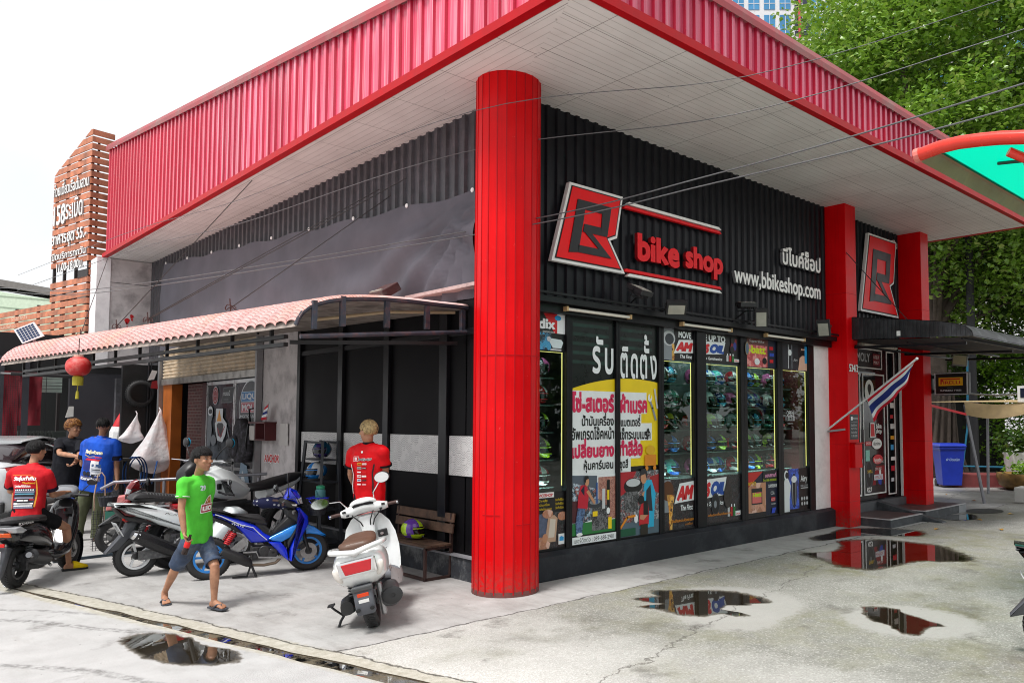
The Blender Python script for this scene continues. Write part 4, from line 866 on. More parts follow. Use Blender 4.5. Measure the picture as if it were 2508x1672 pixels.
cols = [('#2d6fd0','blue','#e7edf0','white'),('#e9eef0','white','#cf2030','red'),('#15181d','black','#d0202c','red'),('#5fd3cf','turquoise','#1c5fc0','blue'),('#f0f2f2','white','#1b1d22','black'),('#d9c63a','yellow','#16181c','black'),('#c02434','red','#f0f0f0','white'),('#1d2a6e','navy','#58c0e8','sky blue'),('#b7d93a','lime','#16181c','black'),('#8f9aa5','silver','#c42a38','red'),('#d86aa8','pink','#1e2430','black'),('#2f9e7e','green','#eef2f2','white'),('#101318','black','#2f7fe0','blue'),('#e8e8e8','white','#2a8fd8','blue'),('#c8d4dc','pale grey','#2c8f7c','green'),('#22262e','charcoal','#b8e02a','lime')]
ordn = {0:'first', 3:'fourth', 4:'fifth', 5:'sixth', 6:'seventh'}; shn = ['lowest','second','third','fourth','top']
rr = random.Random(11); ci = 0; seen = set()
for bi in (0, 3, 4, 5, 6):
    a, b = BAY[bi]; a = max(a, 5.48); n = 4 if b-a > .8 else 3
    for si, z in enumerate((1.0, 1.32, 1.64, 1.96, 2.28)):
        for k in range(n):
            if bi == 6 and k == n-1: continue
            c = cols[ci % 16]; ci += 5 if ci % 3 else 3
            x = a+.12+(b-a-.22)*k/max(1, n-1)
            o = bpy.data.objects.new('helmet', helmet_mesh(c[0], c[2], '#222222')); COL.objects.link(o)
            o.location = (x, 7.17+rr.uniform(-.03, .03), z); o.rotation_euler = (0, 0, R_(rr.uniform(-38, 12))); sc = rr.uniform(.92, 1.0); o.scale = (sc, sc, sc)
            pos = ('left','middle','right')[k] if n == 3 else ('far left','centre left','centre right','far right')[k]
            tag(o, '%s helmet with %s patches, %s shelf behind the %s pane, %s' % (c[1], c[3], shn[si], ordn[bi], pos), 'helmet', 'helmets on the window shelves')
# ---------------------------------------------------------------- floodlights and tubes
def flood(loc, yaw, tilt, label, back=False, wd=.26, ht=.2):
    t = thing('floodlight', label, 'floodlight', loc)
    M = Matrix.Translation(loc) @ Matrix.Rotation(yaw, 4, 'Z') @ Matrix.Rotation(tilt, 4, 'X')
    mb = MB(); b = MB(); b.box(-wd/2, wd/2, -.03, .03, -ht/2, ht/2)
    for k in range(7): b.box(-wd/2+.02+k*(wd-.05)/6.5, -wd/2+.028+k*(wd-.05)/6.5, .03, .06, -ht/2+.02, ht/2-.02)
    mb.merge(b, M); mb.build('housing', P('lamp housing', (.02,.02,.023), .5), t, world=True, bevel=.004)
    g = MB().box(-wd/2+.025, wd/2-.025, -.036, -.031, -ht/2+.02, ht/2-.045); mb = MB().merge(g, M); mb.build('lens', P('lamp lens', (.45,.44,.38), .15), t, world=True)
    mb = MB(); c = Vector(loc); mb.tube([M @ Vector((-wd/2-.01, 0, 0)), M @ Vector((-wd/2-.01, .09, 0)), M @ Vector((wd/2+.01, .09, 0)), M @ Vector((wd/2+.01, 0, 0))], .008, 6)
    mb.tube([M @ Vector((0, .09, 0)), (loc[0], 6.74, 3.13)], .013, 6); mb.build('bracket', BLK2, t, world=True)
flood((7.0, 6.45, 3.36), R_(10), R_(-62), 'black floodlight tipped upward under the round end of the red stripe', wd=.26, ht=.24)
flood((7.6, 6.38, 3.20), R_(-40), R_(42), 'black floodlight with pale lens facing down above the third pane')
flood((9.15, 6.4, 3.40), R_(-40), R_(-80), 'black finned floodlight seen from behind below the web address', wd=.24, ht=.34)
flood((9.55, 6.42, 3.25), R_(-55), R_(28), 'black floodlight turned toward the column above the sixth pane', wd=.19, ht=.28)
flood((11.35, 6.45, 3.25), R_(-70), R_(30), 'black floodlight with cream lens beside the square red column', wd=.21, ht=.28)
for a, b, l in ((6.02, 7.05, 'long white tube lamp above the second and third panes'), (8.1, 9.15, 'long white tube lamp above the fourth and fifth panes'), (10.08, 11.12, 'long white tube lamp above the sixth and seventh panes')):
    t = thing('tube_lamp', l, 'tube lamp', ((a+b)/2, 6.68, 3.05))
    MB().tube([(a, 6.68, 3.055), (b, 6.68, 3.055)], .019, 8).build('tube', C('#ece6da', .3), t, world=True, smooth=40)
    for x in (a-.03, b): MB().box(x, x+.03, 6.655, 6.72, 3.03, 3.085).build('end_cap', C('#c9a878', .5), t, world=True)
# ---------------------------------------------------------------- entrance canopy, flag, sign, column fittings
t = thing('awning', 'black corrugated awning with curved nose over the shop entrance', 'awning', (14, 6.5, 2.9))
pr = [(6.55,3.52),(6.2,3.475),(5.8,3.42),(5.4,3.37),(5.0,3.31),(4.75,3.26),(4.58,3.20),(4.49,3.12),(4.47,3.05)]
mb = MB(); mb.ringloft([[(x, a, b+.008) for a, b in pr] for x in (12.28+i*.09 for i in range(48))], 0, False, False); mb.ringloft([[(x, a, b-.012) for a, b in pr] for x in (12.28, 16.5)], 0, False, False)
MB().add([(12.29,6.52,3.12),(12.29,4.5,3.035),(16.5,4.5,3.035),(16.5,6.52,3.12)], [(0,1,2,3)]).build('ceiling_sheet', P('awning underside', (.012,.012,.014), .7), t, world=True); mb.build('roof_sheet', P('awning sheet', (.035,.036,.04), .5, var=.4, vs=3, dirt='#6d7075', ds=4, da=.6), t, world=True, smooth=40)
mb = MB(); N = 60
for i in range(N):
    y0 = 6.54-2.06*i/N; y1 = 6.54-2.06*(i+1)/N
    def top(y):
        for (a, b), (c, d) in zip(pr, pr[1:]):
            if c <= y <= a: return b+(d-b)*(a-y)/(a-c)
        return 3.05
    bz = lambda y: 3.135-.09*(6.54-y)/2.06
    o = .0 if i % 2 else .012
    mb.add([(12.275-o, y0, bz(y0)), (12.275-o, y1, bz(y1)), (12.275-o, y1, top(y1)), (12.275-o, y0, top(y0)), (12.275-.012+o, y1, bz(y1)), (12.275-.012+o, y1, top(y1))], [(0,1,2,3),(1,4,5,2)])
mb.build('side_skirt', P('awning skirt', (.02,.021,.024), .45, var=.3, dirt='#55585d', ds=6, da=.3), t, world=True)
mb = MB()
for x in (12.35, 14.4, 16.3): mb.bar((x,6.5,3.0),(x,4.6,2.95),.03,.04)
for y in (6.4, 5.5, 4.65): mb.bar((12.3,y,3.02),(16.4,y,3.02),.03,.03)
mb.bar((12.3,5.5,3.39),(12.12,6.45,4.6),.012,.012); mb.build('frame', BLK2, t, world=True)
MB().box(12.26, 12.27, 5.60, 5.66, 3.13, 3.21).build('tag', WHITE, t, world=True)
t = thing('tube_lamp', 'short unlit tube lamp under the black awning over the door', 'tube lamp', (13.8, 6.6, 3.1)); MB().tube([(13.2,6.7,3.13),(14.5,6.7,3.13)], .02, 8).build('tube', C('#ddd8cc', .3), t, world=True); MB().box(13.15, 14.55, 6.72, 6.78, 3.11, 3.16).build('holder', C('#b9b5a8', .5), t, world=True)
t = thing('projecting_sign', 'black and yellow tyre brand sign sticking out from the square red column', 'sign', (15.5, 6.06, 2.25))
MB().box(15.42, 15.56, 5.73, 6.38, 2.25, 2.69).build('case', P('sign case', (.02,.02,.022), .4), t, world=True, bevel=.02)
mb = MB(); wf_ = [(5.74,2.26,6.37,2.275),(5.74,2.665,6.37,2.68),(5.74,2.275,5.76,2.665),(6.35,2.275,6.37,2.665)]
for a, b, c, d in wf_: mb.box(15.405, 15.42, a, c, b, d)
mb.build('rim', C('#c4c7ca', .35), t, world=True)
A = Art((15.415, 6.33, 2.28), (0,-1,0), (0,0,1)); A.rect(0, 0, .55, .38, blk).rect(.04, .15, .5, .31, C('#f0b414', .5)).txt('IRELLI', .13, .18, C('#c8281a', .5), w=.32, h=.065, bold=.03).rect(.075, .265, .45, .29, C('#c8281a', .5)).rect(.075, .18, .1, .265, C('#c8281a', .5)).oval(.105, .245, .03, .02, C('#c8281a', .5)).txt('SUPERBIKE TYRES', .07, .045, C('#d9dde0', .5), w=.4, h=.03, bold=.02).rect(.2, .11, .32, .114, C('#8a8d90', .5)); A.build('face', t, world=True)
mb = MB(); mb.box(15.46, 15.5, 6.38, 6.44, 2.3, 2.36); mb.box(15.46, 15.5, 6.38, 6.44, 2.58, 2.64); mb.box(15.34, 15.52, 6.42, 6.46, 2.28, 2.66); mb.build('bracket', BLK2, t, world=True)
t = thing('floodlight', 'square floodlight with yellowish lens above the tyre brand sign', 'floodlight', (15.5, 6.0, 3.0)); MB().obox((15.62,5.95,2.92), (.02,0,-.01), (0,.14,.02), (.03,0,.1)).build('housing', P('lamp housing2', (.3,.3,.27), .5), t, world=True, bevel=.01); MB().obox((15.597,5.95,2.93), (.003,0,-.001), (0,.12,.017), (.026,0,.085)).build('lens', P('lamp lens2', (.6,.57,.36), .2), t, world=True)
# flag and pole
def flag_cloth(name, o, du, dv, W, H, amp, parent, seed, nx=28, ny=15, sag=0):
    mb = MB(); cs = [0]*2+[1]*2+[2]*5+[1]*3+[0]*3
    o, du, dv = Vector(o), Vector(du).normalized(), Vector(dv).normalized(); nn = du.cross(dv).normalized()
    G = []
    for j in range(ny+1):
        for i in range(nx+1):
            u, v = i/nx, j/ny
            G.append(o+du*W*u+dv*H*v*(1-.25*sag*u)+nn*amp*(math.sin(u*9+v*2.2+seed)*(.3+.7*v)+.5*math.sin(u*17+seed))*v+Vector((0,0,-sag*.12*v*u)))
    for j in range(ny):
        for i in range(nx): mb.f.append([j*(nx+1)+i, j*(nx+1)+i+1, (j+1)*(nx+1)+i+1, (j+1)*(nx+1)+i]); mb.m.append(cs[min(j, 14)])
    mb.v = [tuple(p) for p in G]
    return mb.build(name, [C('#c8102c', .8), C('#e6e8ec', .8), C('#1c2f7c', .8)], parent, world=True, smooth=180)
t = thing('flag', 'red white and blue striped flag on a white pole by the red column', 'flag', (12.06, 6.70, 1.6))
pb, pt = Vector((11.98, 6.78, 1.60)), Vector((11.42, 4.97, 2.68)); d = (pt-pb)
MB().tube([pb, pt], .016, 8).build('pole', C('#e4e6e8', .4), t, world=True, smooth=40); MB().ell(pt, (.022, .022, .022)).build('finial', C('#e4e6e8', .4), t, world=True, smooth=180); MB().bar(pb+Vector((.05,.03,-.02)), Vector((12.1,6.5,1.62)), .03, .03).build('bracket', GRY, t, world=True)
mb = MB(); cs = [0, 0, 1, 1, 2, 2, 2, 2, 1, 1, 0, 0]; nx, ny = 30, 12; G = []
for j in range(ny+1):
    for i in range(nx+1):
        u, v = i/nx, j/ny; q = pt-d*(.02+.50*u); L = .42*v*(1-.12*u)
        fold = .05*math.sin(7*u+2)+.035*math.sin(15*u+v*3)
        G.append(q+Vector((.16*v*(1-u)+fold*v*.7, .22*v*(1-u)*.6-.1*v*u+fold*v, -L*(.55+.45*u)-.02*math.sin(9*u)*v)))
for j in range(ny):
    for i in range(nx): mb.f.append([j*(nx+1)+i, j*(nx+1)+i+1, (j+1)*(nx+1)+i+1, (j+1)*(nx+1)+i]); mb.m.append(cs[j])
mb.v = [tuple(p) for p in G]; mb.build('cloth', [C('#c8102c', .8), C('#e6e8ec', .8), C('#1c2f7c', .8)], t, world=True, smooth=180)
# column fittings
A = Art((12.13, 6.437, 1.45), (1,0,0), (0,0,1)); A.rect(0, 0, .29, .42, C('#20262b', .4)).rect(.04, .32, .1, .38, wht).txt('bike shop', .11, .33, wht, w=.16).rect(.03, .29, .26, .297, grey)
for k, s in enumerate(('วันเปิดทำการ', 'ทุกวัน', 'จันทร์-อาทิตย์', '11.00-20.00')): A.txt(s, .04, .22-.06*k, lgrey, w=.2, h=.04)
tag(A.build('notice_plate'), 'dark grey opening notice plate on the square red column', 'notice')
t = thing('letter_box', 'red letter box hung on the square red column', 'letter box', (12.3, 6.38, .95)); mb = MB(); mb.box(12.15, 12.4, 6.36, 6.437, .98, 1.38); mb.build('body', RED, t, world=True, bevel=.006); MB().box(12.14, 12.42, 6.33, 6.437, 1.385, 1.4).build('lid', REDD, t, world=True); MB().box(12.38, 12.40, 6.353, 6.358, 1.05, 1.12).build('lock', GRY, t, world=True)
# ---------------------------------------------------------------- tarpaulin on the left wall
mb = MB(); nx, nz = 90, 26; G = []
for j in range(nz+1):
    for i in range(nx+1):
        u, v = i/nx, j/nz; y = 7.22+11.85*u; zt = 4.42+.80*u-.05*math.sin(u*math.pi*7)**2; zb = 3.16+.12*u
        z = zt+(zb-zt)*v; fan = math.atan2(v*1.1+.05, max(.02, u*11.8)+.02)
        fold = .10*math.sin(fan*26)*max(0, 1-u*1.8)*min(1, v*3)+.055*math.sin(u*38+v*6)*v*(1-v)*3+.025*noise.noise((u*22, v*5, 1))+.03*math.sin(6*v-14*u)*v
        G.append((5.20-.045*v-fold*.6-.03*math.sin(math.pi*v), y, z))
for j in range(nz):
    for i in range(nx): mb.f.append([j*(nx+1)+i, j*(nx+1)+i+1, (j+1)*(nx+1)+i+1, (j+1)*(nx+1)+i]); mb.m.append(0)
mb.v = G; t = thing('tarpaulin', 'wrinkled dark grey tarpaulin tied across the black left wall', 'tarpaulin', (5.2, 13, 3.4)); mb.build('sheet', P('tarpaulin', (.115,.110,.130), .62, var=.2, vs=1.2, dirt='#6f6c78', ds=1.5, da=.3, spec=.15), t, world=True, smooth=180)
for k in range(9): y = 7.4+k*1.44; z = 4.42+.8*(y-7.22)/11.85-.01; MB().ell((5.19, y, z), (.015, .03, .03), 8, 5).build('eyelet', WHITE, t, world=True)
mb = MB(); mb.box(5.04, 5.32, 7.1, 8.6, 3.27, 3.31); o = mb.build('drip_rail', P('faded pink rail', (.55,.40,.38), .5, var=.2, dirt='#5a3a34', ds=6, da=.5), shop, world=True)
for y, x, lab in ((8.75, 4.85, 'dark red floodlight on the tile canopy just left of the round column'), (12.6, 4.75, 'small dark red floodlight farther along the tile canopy near the concrete pier')):
    t = thing('floodlight', lab, 'floodlight', (x, y, 3.15)); MB().obox((x, y, 3.36), (.11,0,.07), (0,.17,0), (-.03,0,.045)).build('housing', P('rusty lamp', (.07,.025,.025), .5, dirt='#555', ds=8), t, world=True, bevel=.01); MB().bar((x+.05,y,3.12),(x,y,3.33),.03,.03).build('bracket', DRK, t, world=True); MB().obox((x-.10, y, 3.335), (.012,0,.008), (0,.14,0), (-.02,0,.03)).build('lens', P('lamp lens', (.45,.44,.38), .15), t, world=True)
# ---------------------------------------------------------------- tile canopy over the left side
t = thing('tile_canopy', 'long faded pink tile canopy with curved eave along the left side of the shop', 'canopy', (4, 12, 2.6))
prf = [(0,0),(.012,.06),(.03,.115),(.06,.165),(.10,.205),(.16,.245),(.24,.28),(.34,.305),(.47,.325),(.62,.335),(.8,.335),(1.0,.34)]
Y0, Y1 = 7.42, 17.5
def can(y, f, h, dz=0):
    s = (y-Y0)/(Y1-Y0); xe = 3.19-1.0*s; xw = 5.2; ze = 2.72+.07*s; k = .36/.34*(1+.45*s)
    return Vector((xe+(xw-xe)*f, y, ze+h*k+dz))
mb = MB(); rings = []; per = .205; n = int((Y1-Y0)/per*8)
for i in range(n+1):
    y = Y0+(Y1-Y0)*i/n; w_ = abs(math.sin(math.pi*(y-Y0)/per))**.7*.032
    rings.append([can(y, f-(.004 if w_ > .016 else 0)*(f < .02), h, w_-(.012 if f == 0 and w_ < .012 else 0)) for f, h in prf])
mb.ringloft(rings, 0, False, False)
def tile_mat():
    g = NT('faded roof tile'); u = g.n('UVMap').outputs[0]; X = g.xyz(u); n = g.noise(1.2, 6); n2 = g.noise(7, 6, rough=.7); n3 = g.noise(25, 4)
    c = g.mix(g.rng(n2, .35, .65), (.58, .25, .235), (.70, .44, .42))
    c = g.mix(g.math('MULTIPLY', g.rng(X[1], .3, .6), .55), c, (.76, .62, .60))
    c = g.mix(g.math('MULTIPLY', g.rng(n, .48, .66), .35), c, (.56, .33, .17))
    f = g.math('FRACT', g.math('DIVIDE', X[0], .036)); st = g.math('MULTIPLY', g.rng(g.math('ABSOLUTE', g.math('SUBTRACT', f, .5)), .3, .42), g.rng(X[1], .30, .42, 1, 0))
    c = g.mix(g.math('MULTIPLY', st, .62), c, (.14, .055, .05)); c = g.mix(g.math('MULTIPLY', g.rng(n3, .6, .75), .4), c, (.22, .12, .09))
    b = g.bsdf(c, .6); g.set(b.inputs['Normal'], g.bump(st, -.5, .01)); return g.out(b)
cum = [0.]
for (a, b), (c_, d_) in zip(prf, prf[1:]): cum.append(cum[-1]+math.hypot((c_-a)*2, d_-b))
me = mb.mesh('tiles', tile_mat(), 180); l = me.uv_layers.new(name='UVMap'); k = len(prf)
for lp in me.loops: i = lp.vertex_index % k; l.data[lp.index].uv = (cum[i], prf[i][0])
o = bpy.data.objects.new('tiles', me); COL.objects.link(o); o.parent = t; o.matrix_parent_inverse = parent_world(t).inverted()
mb = MB()
for s_ in (0, .98): mb.ringloft([[can(Y0+(Y1-Y0)*s_+.02*k_, f, h-.03) for f, h in prf] for k_ in (0, 1)], 0, False, False)
mb.ringloft([[can(Y0+.02+(Y1-Y0-.05)*i/12, f, h-.035) for f, h in prf] for i in range(13)], 0, False, False); mb.build('ceiling_sheet', P('canopy underside', (.30,.25,.22), .7, var=.4, dirt='#3a2a20', ds=5, da=.7), t, world=True)
TUB = P('painted tube', (.035,.042,.06), .5, var=.4, dirt='#6a3a28', ds=12, da=.5)
mb = MB(); mb.tube([can(Y0+.03, .0, -.12)+Vector((.05,0,0)), (5.15, Y0+.0, 2.78)], .024, 8); mb.bar((3.36,Y0,2.67),(3.36,Y0,2.95),.045,.045)
for f in (.235, .48, .72, .95): q = can(Y0+.02, f, 0); zt = can(Y0+.02, f, .29).z; mb.bar((q.x, Y0+.02, 2.70+.1*f), (q.x, Y0+.02, zt), .05, .05)
mb.tube([can(Y0+.02, f, h-.02) for f, h in prf], .022, 8); mb.build('end_frame', TUB, t, world=True)
mb = MB()
for zz_, f in ((2.64, .10), (2.56, .10)): mb.bar(can(Y0+.6, f, 0)*Vector((1,1,0)).x if False else (can(Y0+.6, f, 0).x, Y0+.6, zz_), (can(Y1-.2, f, 0).x, Y1-.2, zz_), .05, .04)
for i in range(11): y = Y0+.9+i*.9; q = can(y, .10, 0); mb.bar((q.x, y, 2.56), (q.x, y, can(y, .12, .17).z), .035, .035)
mb.bar((can(Y0+.6,.12,0).x,Y0+.6,2.585),(5.12,Y0+.15,2.66),.04,.04); mb.build('roof_frame', P('black frame tube', (.01,.010,.011), .5), t, world=True)
mb = MB(); mb.tube([(3.7,Y0+.8,2.86),(4.4,Y0+.45,2.98),(5.12,Y0+.2,3.02)], .018, 8); mb.build('conduit', C('#b9a585', .5), t, world=True)
for i, (y, f) in enumerate(((9.9,.22),(12.4,.2),(14.0,.24),(16.4,.3))):                                     # wire ties with frayed ends
    q = can(y, f, .30); mb = MB(); mb.tube([q+Vector((.06*math.cos(a), .06*math.sin(a), .05+.03*math.sin(2*a))) for a in (2*math.pi*k/12 for k in range(12))], .006, 5, 0, False, True); mb.bar(q, q+Vector((0,.04,.16)), .012, .012); mb.bar(q+Vector((0,-.05,.02)), q+Vector((.03,.1,.1)), .01, .01)
    mb.build('wire_tie', P('rust wire', (.06,.02,.018), .7), t, world=True)
gy_ = MB(); ties = []
for y, f, top in ((9.9,.22,(5.22,9.3,4.75)), (12.4,.2,(5.22,8.9,4.9)), (12.5,.2,(5.22,9.6,4.9)), (14.0,.24,(4.5,12.2,5.43)), (16.4,.3,(4.4,20.3,5.45))):
    o = MB().tube([can(y, f, .34), top], .0065, 5).build('guy_wire', P('dark wire', (.03,.025,.025), .5)); tag(o, {9.9:'guy wire nearest the round column holding the tile canopy', 12.4:'lower guy wire of the crossing pair holding the tile canopy', 12.5:'upper guy wire of the crossing pair holding the tile canopy', 14.0:'guy wire from the tile canopy up to the soffit edge', 16.4:'guy wire at the far end of the tile canopy by the white pier'}[y], 'wire', 'guy wires of the tile canopy')
# red lantern, solar panel
t = thing('paper_lantern', 'round red lantern with yellow tassel under the tile canopy', 'lantern', (2.52, 13.1, 2.30))
M0 = Vector((2.52, 13.1, 2.53)); prl = []
for i in range(41): a = -math.pi/2+math.pi*i/40; prl.append((.158*math.cos(a)**.8 if abs(a) < 1.57 else .05, .138*math.sin(a)+(.004 if i % 2 else 0)))
prl = [(max(.05, r+(.003 if i % 2 else -.002)), h) for i, (r, h) in enumerate(prl)]
MB().lathe(prl, M0, n=28).build('shade', P('lantern cloth', (.55,.02,.02), .5, var=.15, vs=3, dirt='#d7b7a8', ds=6, da=.35), t, world=True, smooth=180)
MB().lathe([(.06,0),(.06,.035)], M0+Vector((0,0,.13)), n=14).build('cap', C('#d9ac9c', .5), t, world=True); mb = MB(); mb.lathe([(.055,0),(.07,-.02),(.065,-.13)], M0+Vector((0,0,-.135)), n=14); mb.lathe([(.006,-.13),(.006,-.2),(.018,-.22),(.024,-.32)], M0+Vector((0,0,-.135)), n=8); mb.build('tassel', P('tassel', (.42,.36,.03), .8, bump=.6, bs=200), t, world=True); MB().tube([M0+Vector((0,0,.15)), M0+Vector((0,0,.4))], .006, 5).build('cord', BLACK, t, world=True)
t = thing('solar_panel', 'small tilted solar panel with white frame at the far end of the tile canopy', 'solar panel', (2.75, 17.3, 3.2))
q = [Vector(p) for p in ((2.35,17.35,3.38),(2.60,17.1,3.52),(2.74,16.98,3.27),(2.47,17.25,3.13))]; nn = (q[1]-q[0]).cross(q[3]-q[0]).normalized()*-.02
MB().prism(q, nn).build('frame', C('#e6e8ea', .4), t, world=True); cc = sum(q, Vector())/4
A = MB(); e1 = (q[1]-q[0]); e2 = (q[3]-q[0]); nu = nn.normalized()*.023
for i in range(6):
    for j in range(6):
        a = q[0]+e1*(.08+.145*i)+e2*(.08+.145*j)+nu; A.quad(a, a+e1*.12, a+e1*.12+e2*.12, a+e2*.12)
A.build('cells', P('cells', (.035,.06,.13), .6, spec=.2), t, world=True); MB().bar(cc, (2.75, 17.4, 3.05), .03, .03).build('bracket', GRY, t, world=True)
# ================================================================ slatted timber sign tower on the left
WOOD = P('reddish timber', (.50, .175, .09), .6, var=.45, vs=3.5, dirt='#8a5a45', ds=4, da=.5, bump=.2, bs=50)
t = thing('slat_sign', 'tall reddish timber slat sign with white Thai letters beyond the red fascia', 'sign', (4.15, 20.95, 0))
P0 = Vector((4.15, 20.95, 0)); du = Vector((-.195, .981, 0)); dn = Vector((-.981, -.195, 0))
def at(s, z, o=0.): return P0+du*s+dn*o+Vector((0, 0, z))
mb = MB(); z = 3.62; rw = random.Random(5)
while z < 8.4:
    cut = lambda q: 6.4 if z+.12 < 4.66 else (1.95 if q < 7.72 else max(.03, 1.95*(1-(q-7.72)/.78)))
    if not (4.98 < z < 5.26): mb.prism([at(0, z-.006, -.012), at(cut(z), z-.006, -.012), at(cut(z+.122), z+.122, -.012), at(0, z+.122, -.012)], dn*.024)
    z += .163
mb.build('boards', WOOD, t, world=True)
mb = MB(); z = 3.62
while z < 8.4:
    if 1: mb.obox(P0-dn*.24+du*.012+Vector((0,0,z+.058)), dn*.226, du*.012, Vector((0,0,.064)))
    z += .163
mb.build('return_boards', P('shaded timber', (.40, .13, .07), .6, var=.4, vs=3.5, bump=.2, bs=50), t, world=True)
mb = MB()
for s in (.08, .72, 1.32, 1.88): mb.obox(at(s, 5.6, -.04), du*.025, dn*.03, Vector((0,0,2.0 if s > 1.6 else 2.4)))
for s in (.08, 1.4, 2.7, 4.0, 5.3, 6.3): mb.obox(at(s, 2.4, -.04), du*.03, dn*.03, Vector((0,0,2.2)))
for s in (.15, .42): mb.obox(P0-dn*s+du*.05+Vector((0,0,5.9)), dn*.02, du*.02, Vector((0,0,2.4)))
mb.obox(at(.25, 5.12, .004), du*.24, dn*.008, Vector((0,0,.1))); mb.build('posts', P('sign post', (.03,.025,.025), .6), t, world=True)
uR = -du
def wl(s, sa, sb, z, h, bold=.008):
    mb = MB(); letters(mb, s, at(sa, z, .02), uR, (0,0,1), sa-sb, h, 0, .03, bold, ms=1); mb.build('lettering', [C('#f4f4f2', .5), C('#9a9a9a', .5)], t, world=True)
wl('ก๋วยเตี๋ยวเรือต้มสวน', 1.88, .04, 7.14, .38); wl('158', 1.82, 1.2, 6.42, .5, .02); wl('ระเบิด', 1.18, .3, 6.5, .46); wl('อาหารชุด 55.-', 1.9, .05, 5.86, .36, .012); wl('เปิดบริการทุกวัน', 1.9, .06, 5.52, .24); wl('11.00-18.00น.', 1.55, .18, 5.28, .2)
for k, (s, z, x0, x1) in enumerate((('ร้านอาหาร', 4.3, 4.2, 3.2), ('บะหมี่เกี๊ยว', 4.12, 4.9, 3.9), ('ก๋วยเตี๋ยว', 3.92, 4.4, 3.4))): 
    mb = MB(); letters(mb, s, at(x0, z, .014), uR, (0,0,1), x0-x1, .12, 0, 0, .01); mb.build('worn_lettering', C('#d9b49e', .6), t, world=True)
# ---------------------------------------------------------------- restaurant front under the sign
t = thing('restaurant_front', 'dark open restaurant front with red curtain and grey wall behind the parked bikes', 'building', (4, 20.6, 0))
def rp(mb, name, m, **kw): return mb.build(name, m, t, world=True, **kw)
DG2 = P('dark grey wall', (.036,.036,.044), .6, var=.15, vs=2, dirt='#0f0f12', ds=2, da=.4)
rp(MB().box(3.79, 4.93, 20.45, 20.6, 0, 2.8), 'wall', DG2)
mb = MB(); mb.box(2.2, 5.6, 20.44, 20.62, 2.8, 3.6); rp(mb, 'header_wall', P('black header', (.008,.008,.009), .7))
rp(MB().box(4.64, 4.93, 20.30, 20.449, .0, 2.7), 'pillar', P('rough pillar', (.075,.075,.085), .8, var=.5, vs=4, dirt='#0c0c0e', ds=2.2, da=.8, bump=.3))
rp(MB().tube([(2.72, 20.3, 2.73), (3.8, 20.3, 2.71)], .04, 10), 'beam', P('black beam', (.012,.012,.013), .5)); rp(MB().tube([(2.55, 20.3, 2.735), (2.74, 20.3, 2.73)], .022, 8), 'beam_end', GRY)
for x0, x1 in ((2.52, 2.62), (2.94, 3.05)): rp(MB().box(x0, x1, 20.35, 20.44, 0, 3.1), 'post', P('post paint', (.03,.033,.042), .5))
mb = MB()
for k in range(9): mb.tube([(2.62+.04*k, 20.4, 0), (2.62+.04*k, 20.4, 2.7)], .004, 4)
for k in range(60): mb.tube([(2.62, 20.405, .1+.044*k), (2.94, 20.405, .1+.044*k)], .004, 4)
rp(mb, 'grille', DRK)
RC = P('red curtain', (.22,.010,.022), .6, var=.3, vs=3)
def curtain(x0, x1, z0, z1, y):
    mb = MB(); nx, nz = 24, 14; G = []
    for j in range(nz+1):
        for i in range(nx+1): u, v = i/nx, j/nz; G.append((x0+(x1-x0)*u, y+.03*math.sin(u*7+v*4)+.03*noise.noise((u*5, v*5, x0)), z0+(z1-z0)*v))
    mb.add(G, [(j*(nx+1)+i, j*(nx+1)+i+1, (j+1)*(nx+1)+i+1, (j+1)*(nx+1)+i) for j in range(nz) for i in range(nx)]); rp(mb, 'curtain', RC, smooth=180)
curtain(2.3, 2.95, 1.2, 3.0, 20.9); curtain(2.95, 3.36, 1.65, 2.8, 20.9)
rp(MB().box(3.35, 3.80, 21.3, 21.32, 2.38, 2.78), 'window', P('pale window', (.5,.62,.56), .5, var=.1))
mb = MB()
for zz_ in (2.46, 2.53, 2.6, 2.68): mb.tube([(3.3, 21.27, zz_), (3.8, 21.27, zz_)], .006, 4)
mb.tube([(3.5, 21.27, 1), (3.5, 21.27, 2.8)], .006, 4); rp(mb, 'window_bars', DRK)
rp(MB().box(1.5, 6.0, 23.5, 23.6, 0, 3.6), 'back_wall', P('deep interior', (.012,.014,.014), .7))
mb = MB(); mb.box(2.9, 4.0, 21.6, 22, 1.35, 1.5)
for k in range(10): mb.box(3.05+.07*k, 3.09+.07*k, 21.5, 21.55, 1.3, 1.52)
rp(mb, 'counter', P('counter', (.05,.06,.055), .5))
# black side wall with a tyre
t = thing('side_wall', 'black painted side wall with fixings between the rough pillar and the shutter', 'wall', (4.75, 18.95, 0))
MB().box(4.45, 5.18, 18.98, 19.1, 0, 2.95).build('panel', P('black wall', (.010,.010,.011), .5, var=.3, dirt='#2c2c30', ds=8, da=.3), t, world=True)
mb = MB(); mb.tube([(4.93, 18.94, .1), (4.93, 18.94, 3.0)], .018, 6); mb.tube([(4.98, 18.94, .1), (4.98, 18.94, 3.0)], .012, 6); mb.build('pipe', DRK, t, world=True)
t = thing('tyre', 'black motorcycle tyre hung on the black side wall', 'tyre', (4.78, 18.9, 2.05)); tb = MB(); tb.lathe([(.2,-.05),(.245,-.055),(.275,-.03),(.285,0),(.275,.03),(.245,.055),(.2,.05)], (4.78, 18.9, 2.33), (0,1,0), 36, 0, False); tb.build('tread', P('tyre rubber', (.022,.022,.023), .7), t, world=True, smooth=50)
mb = MB()
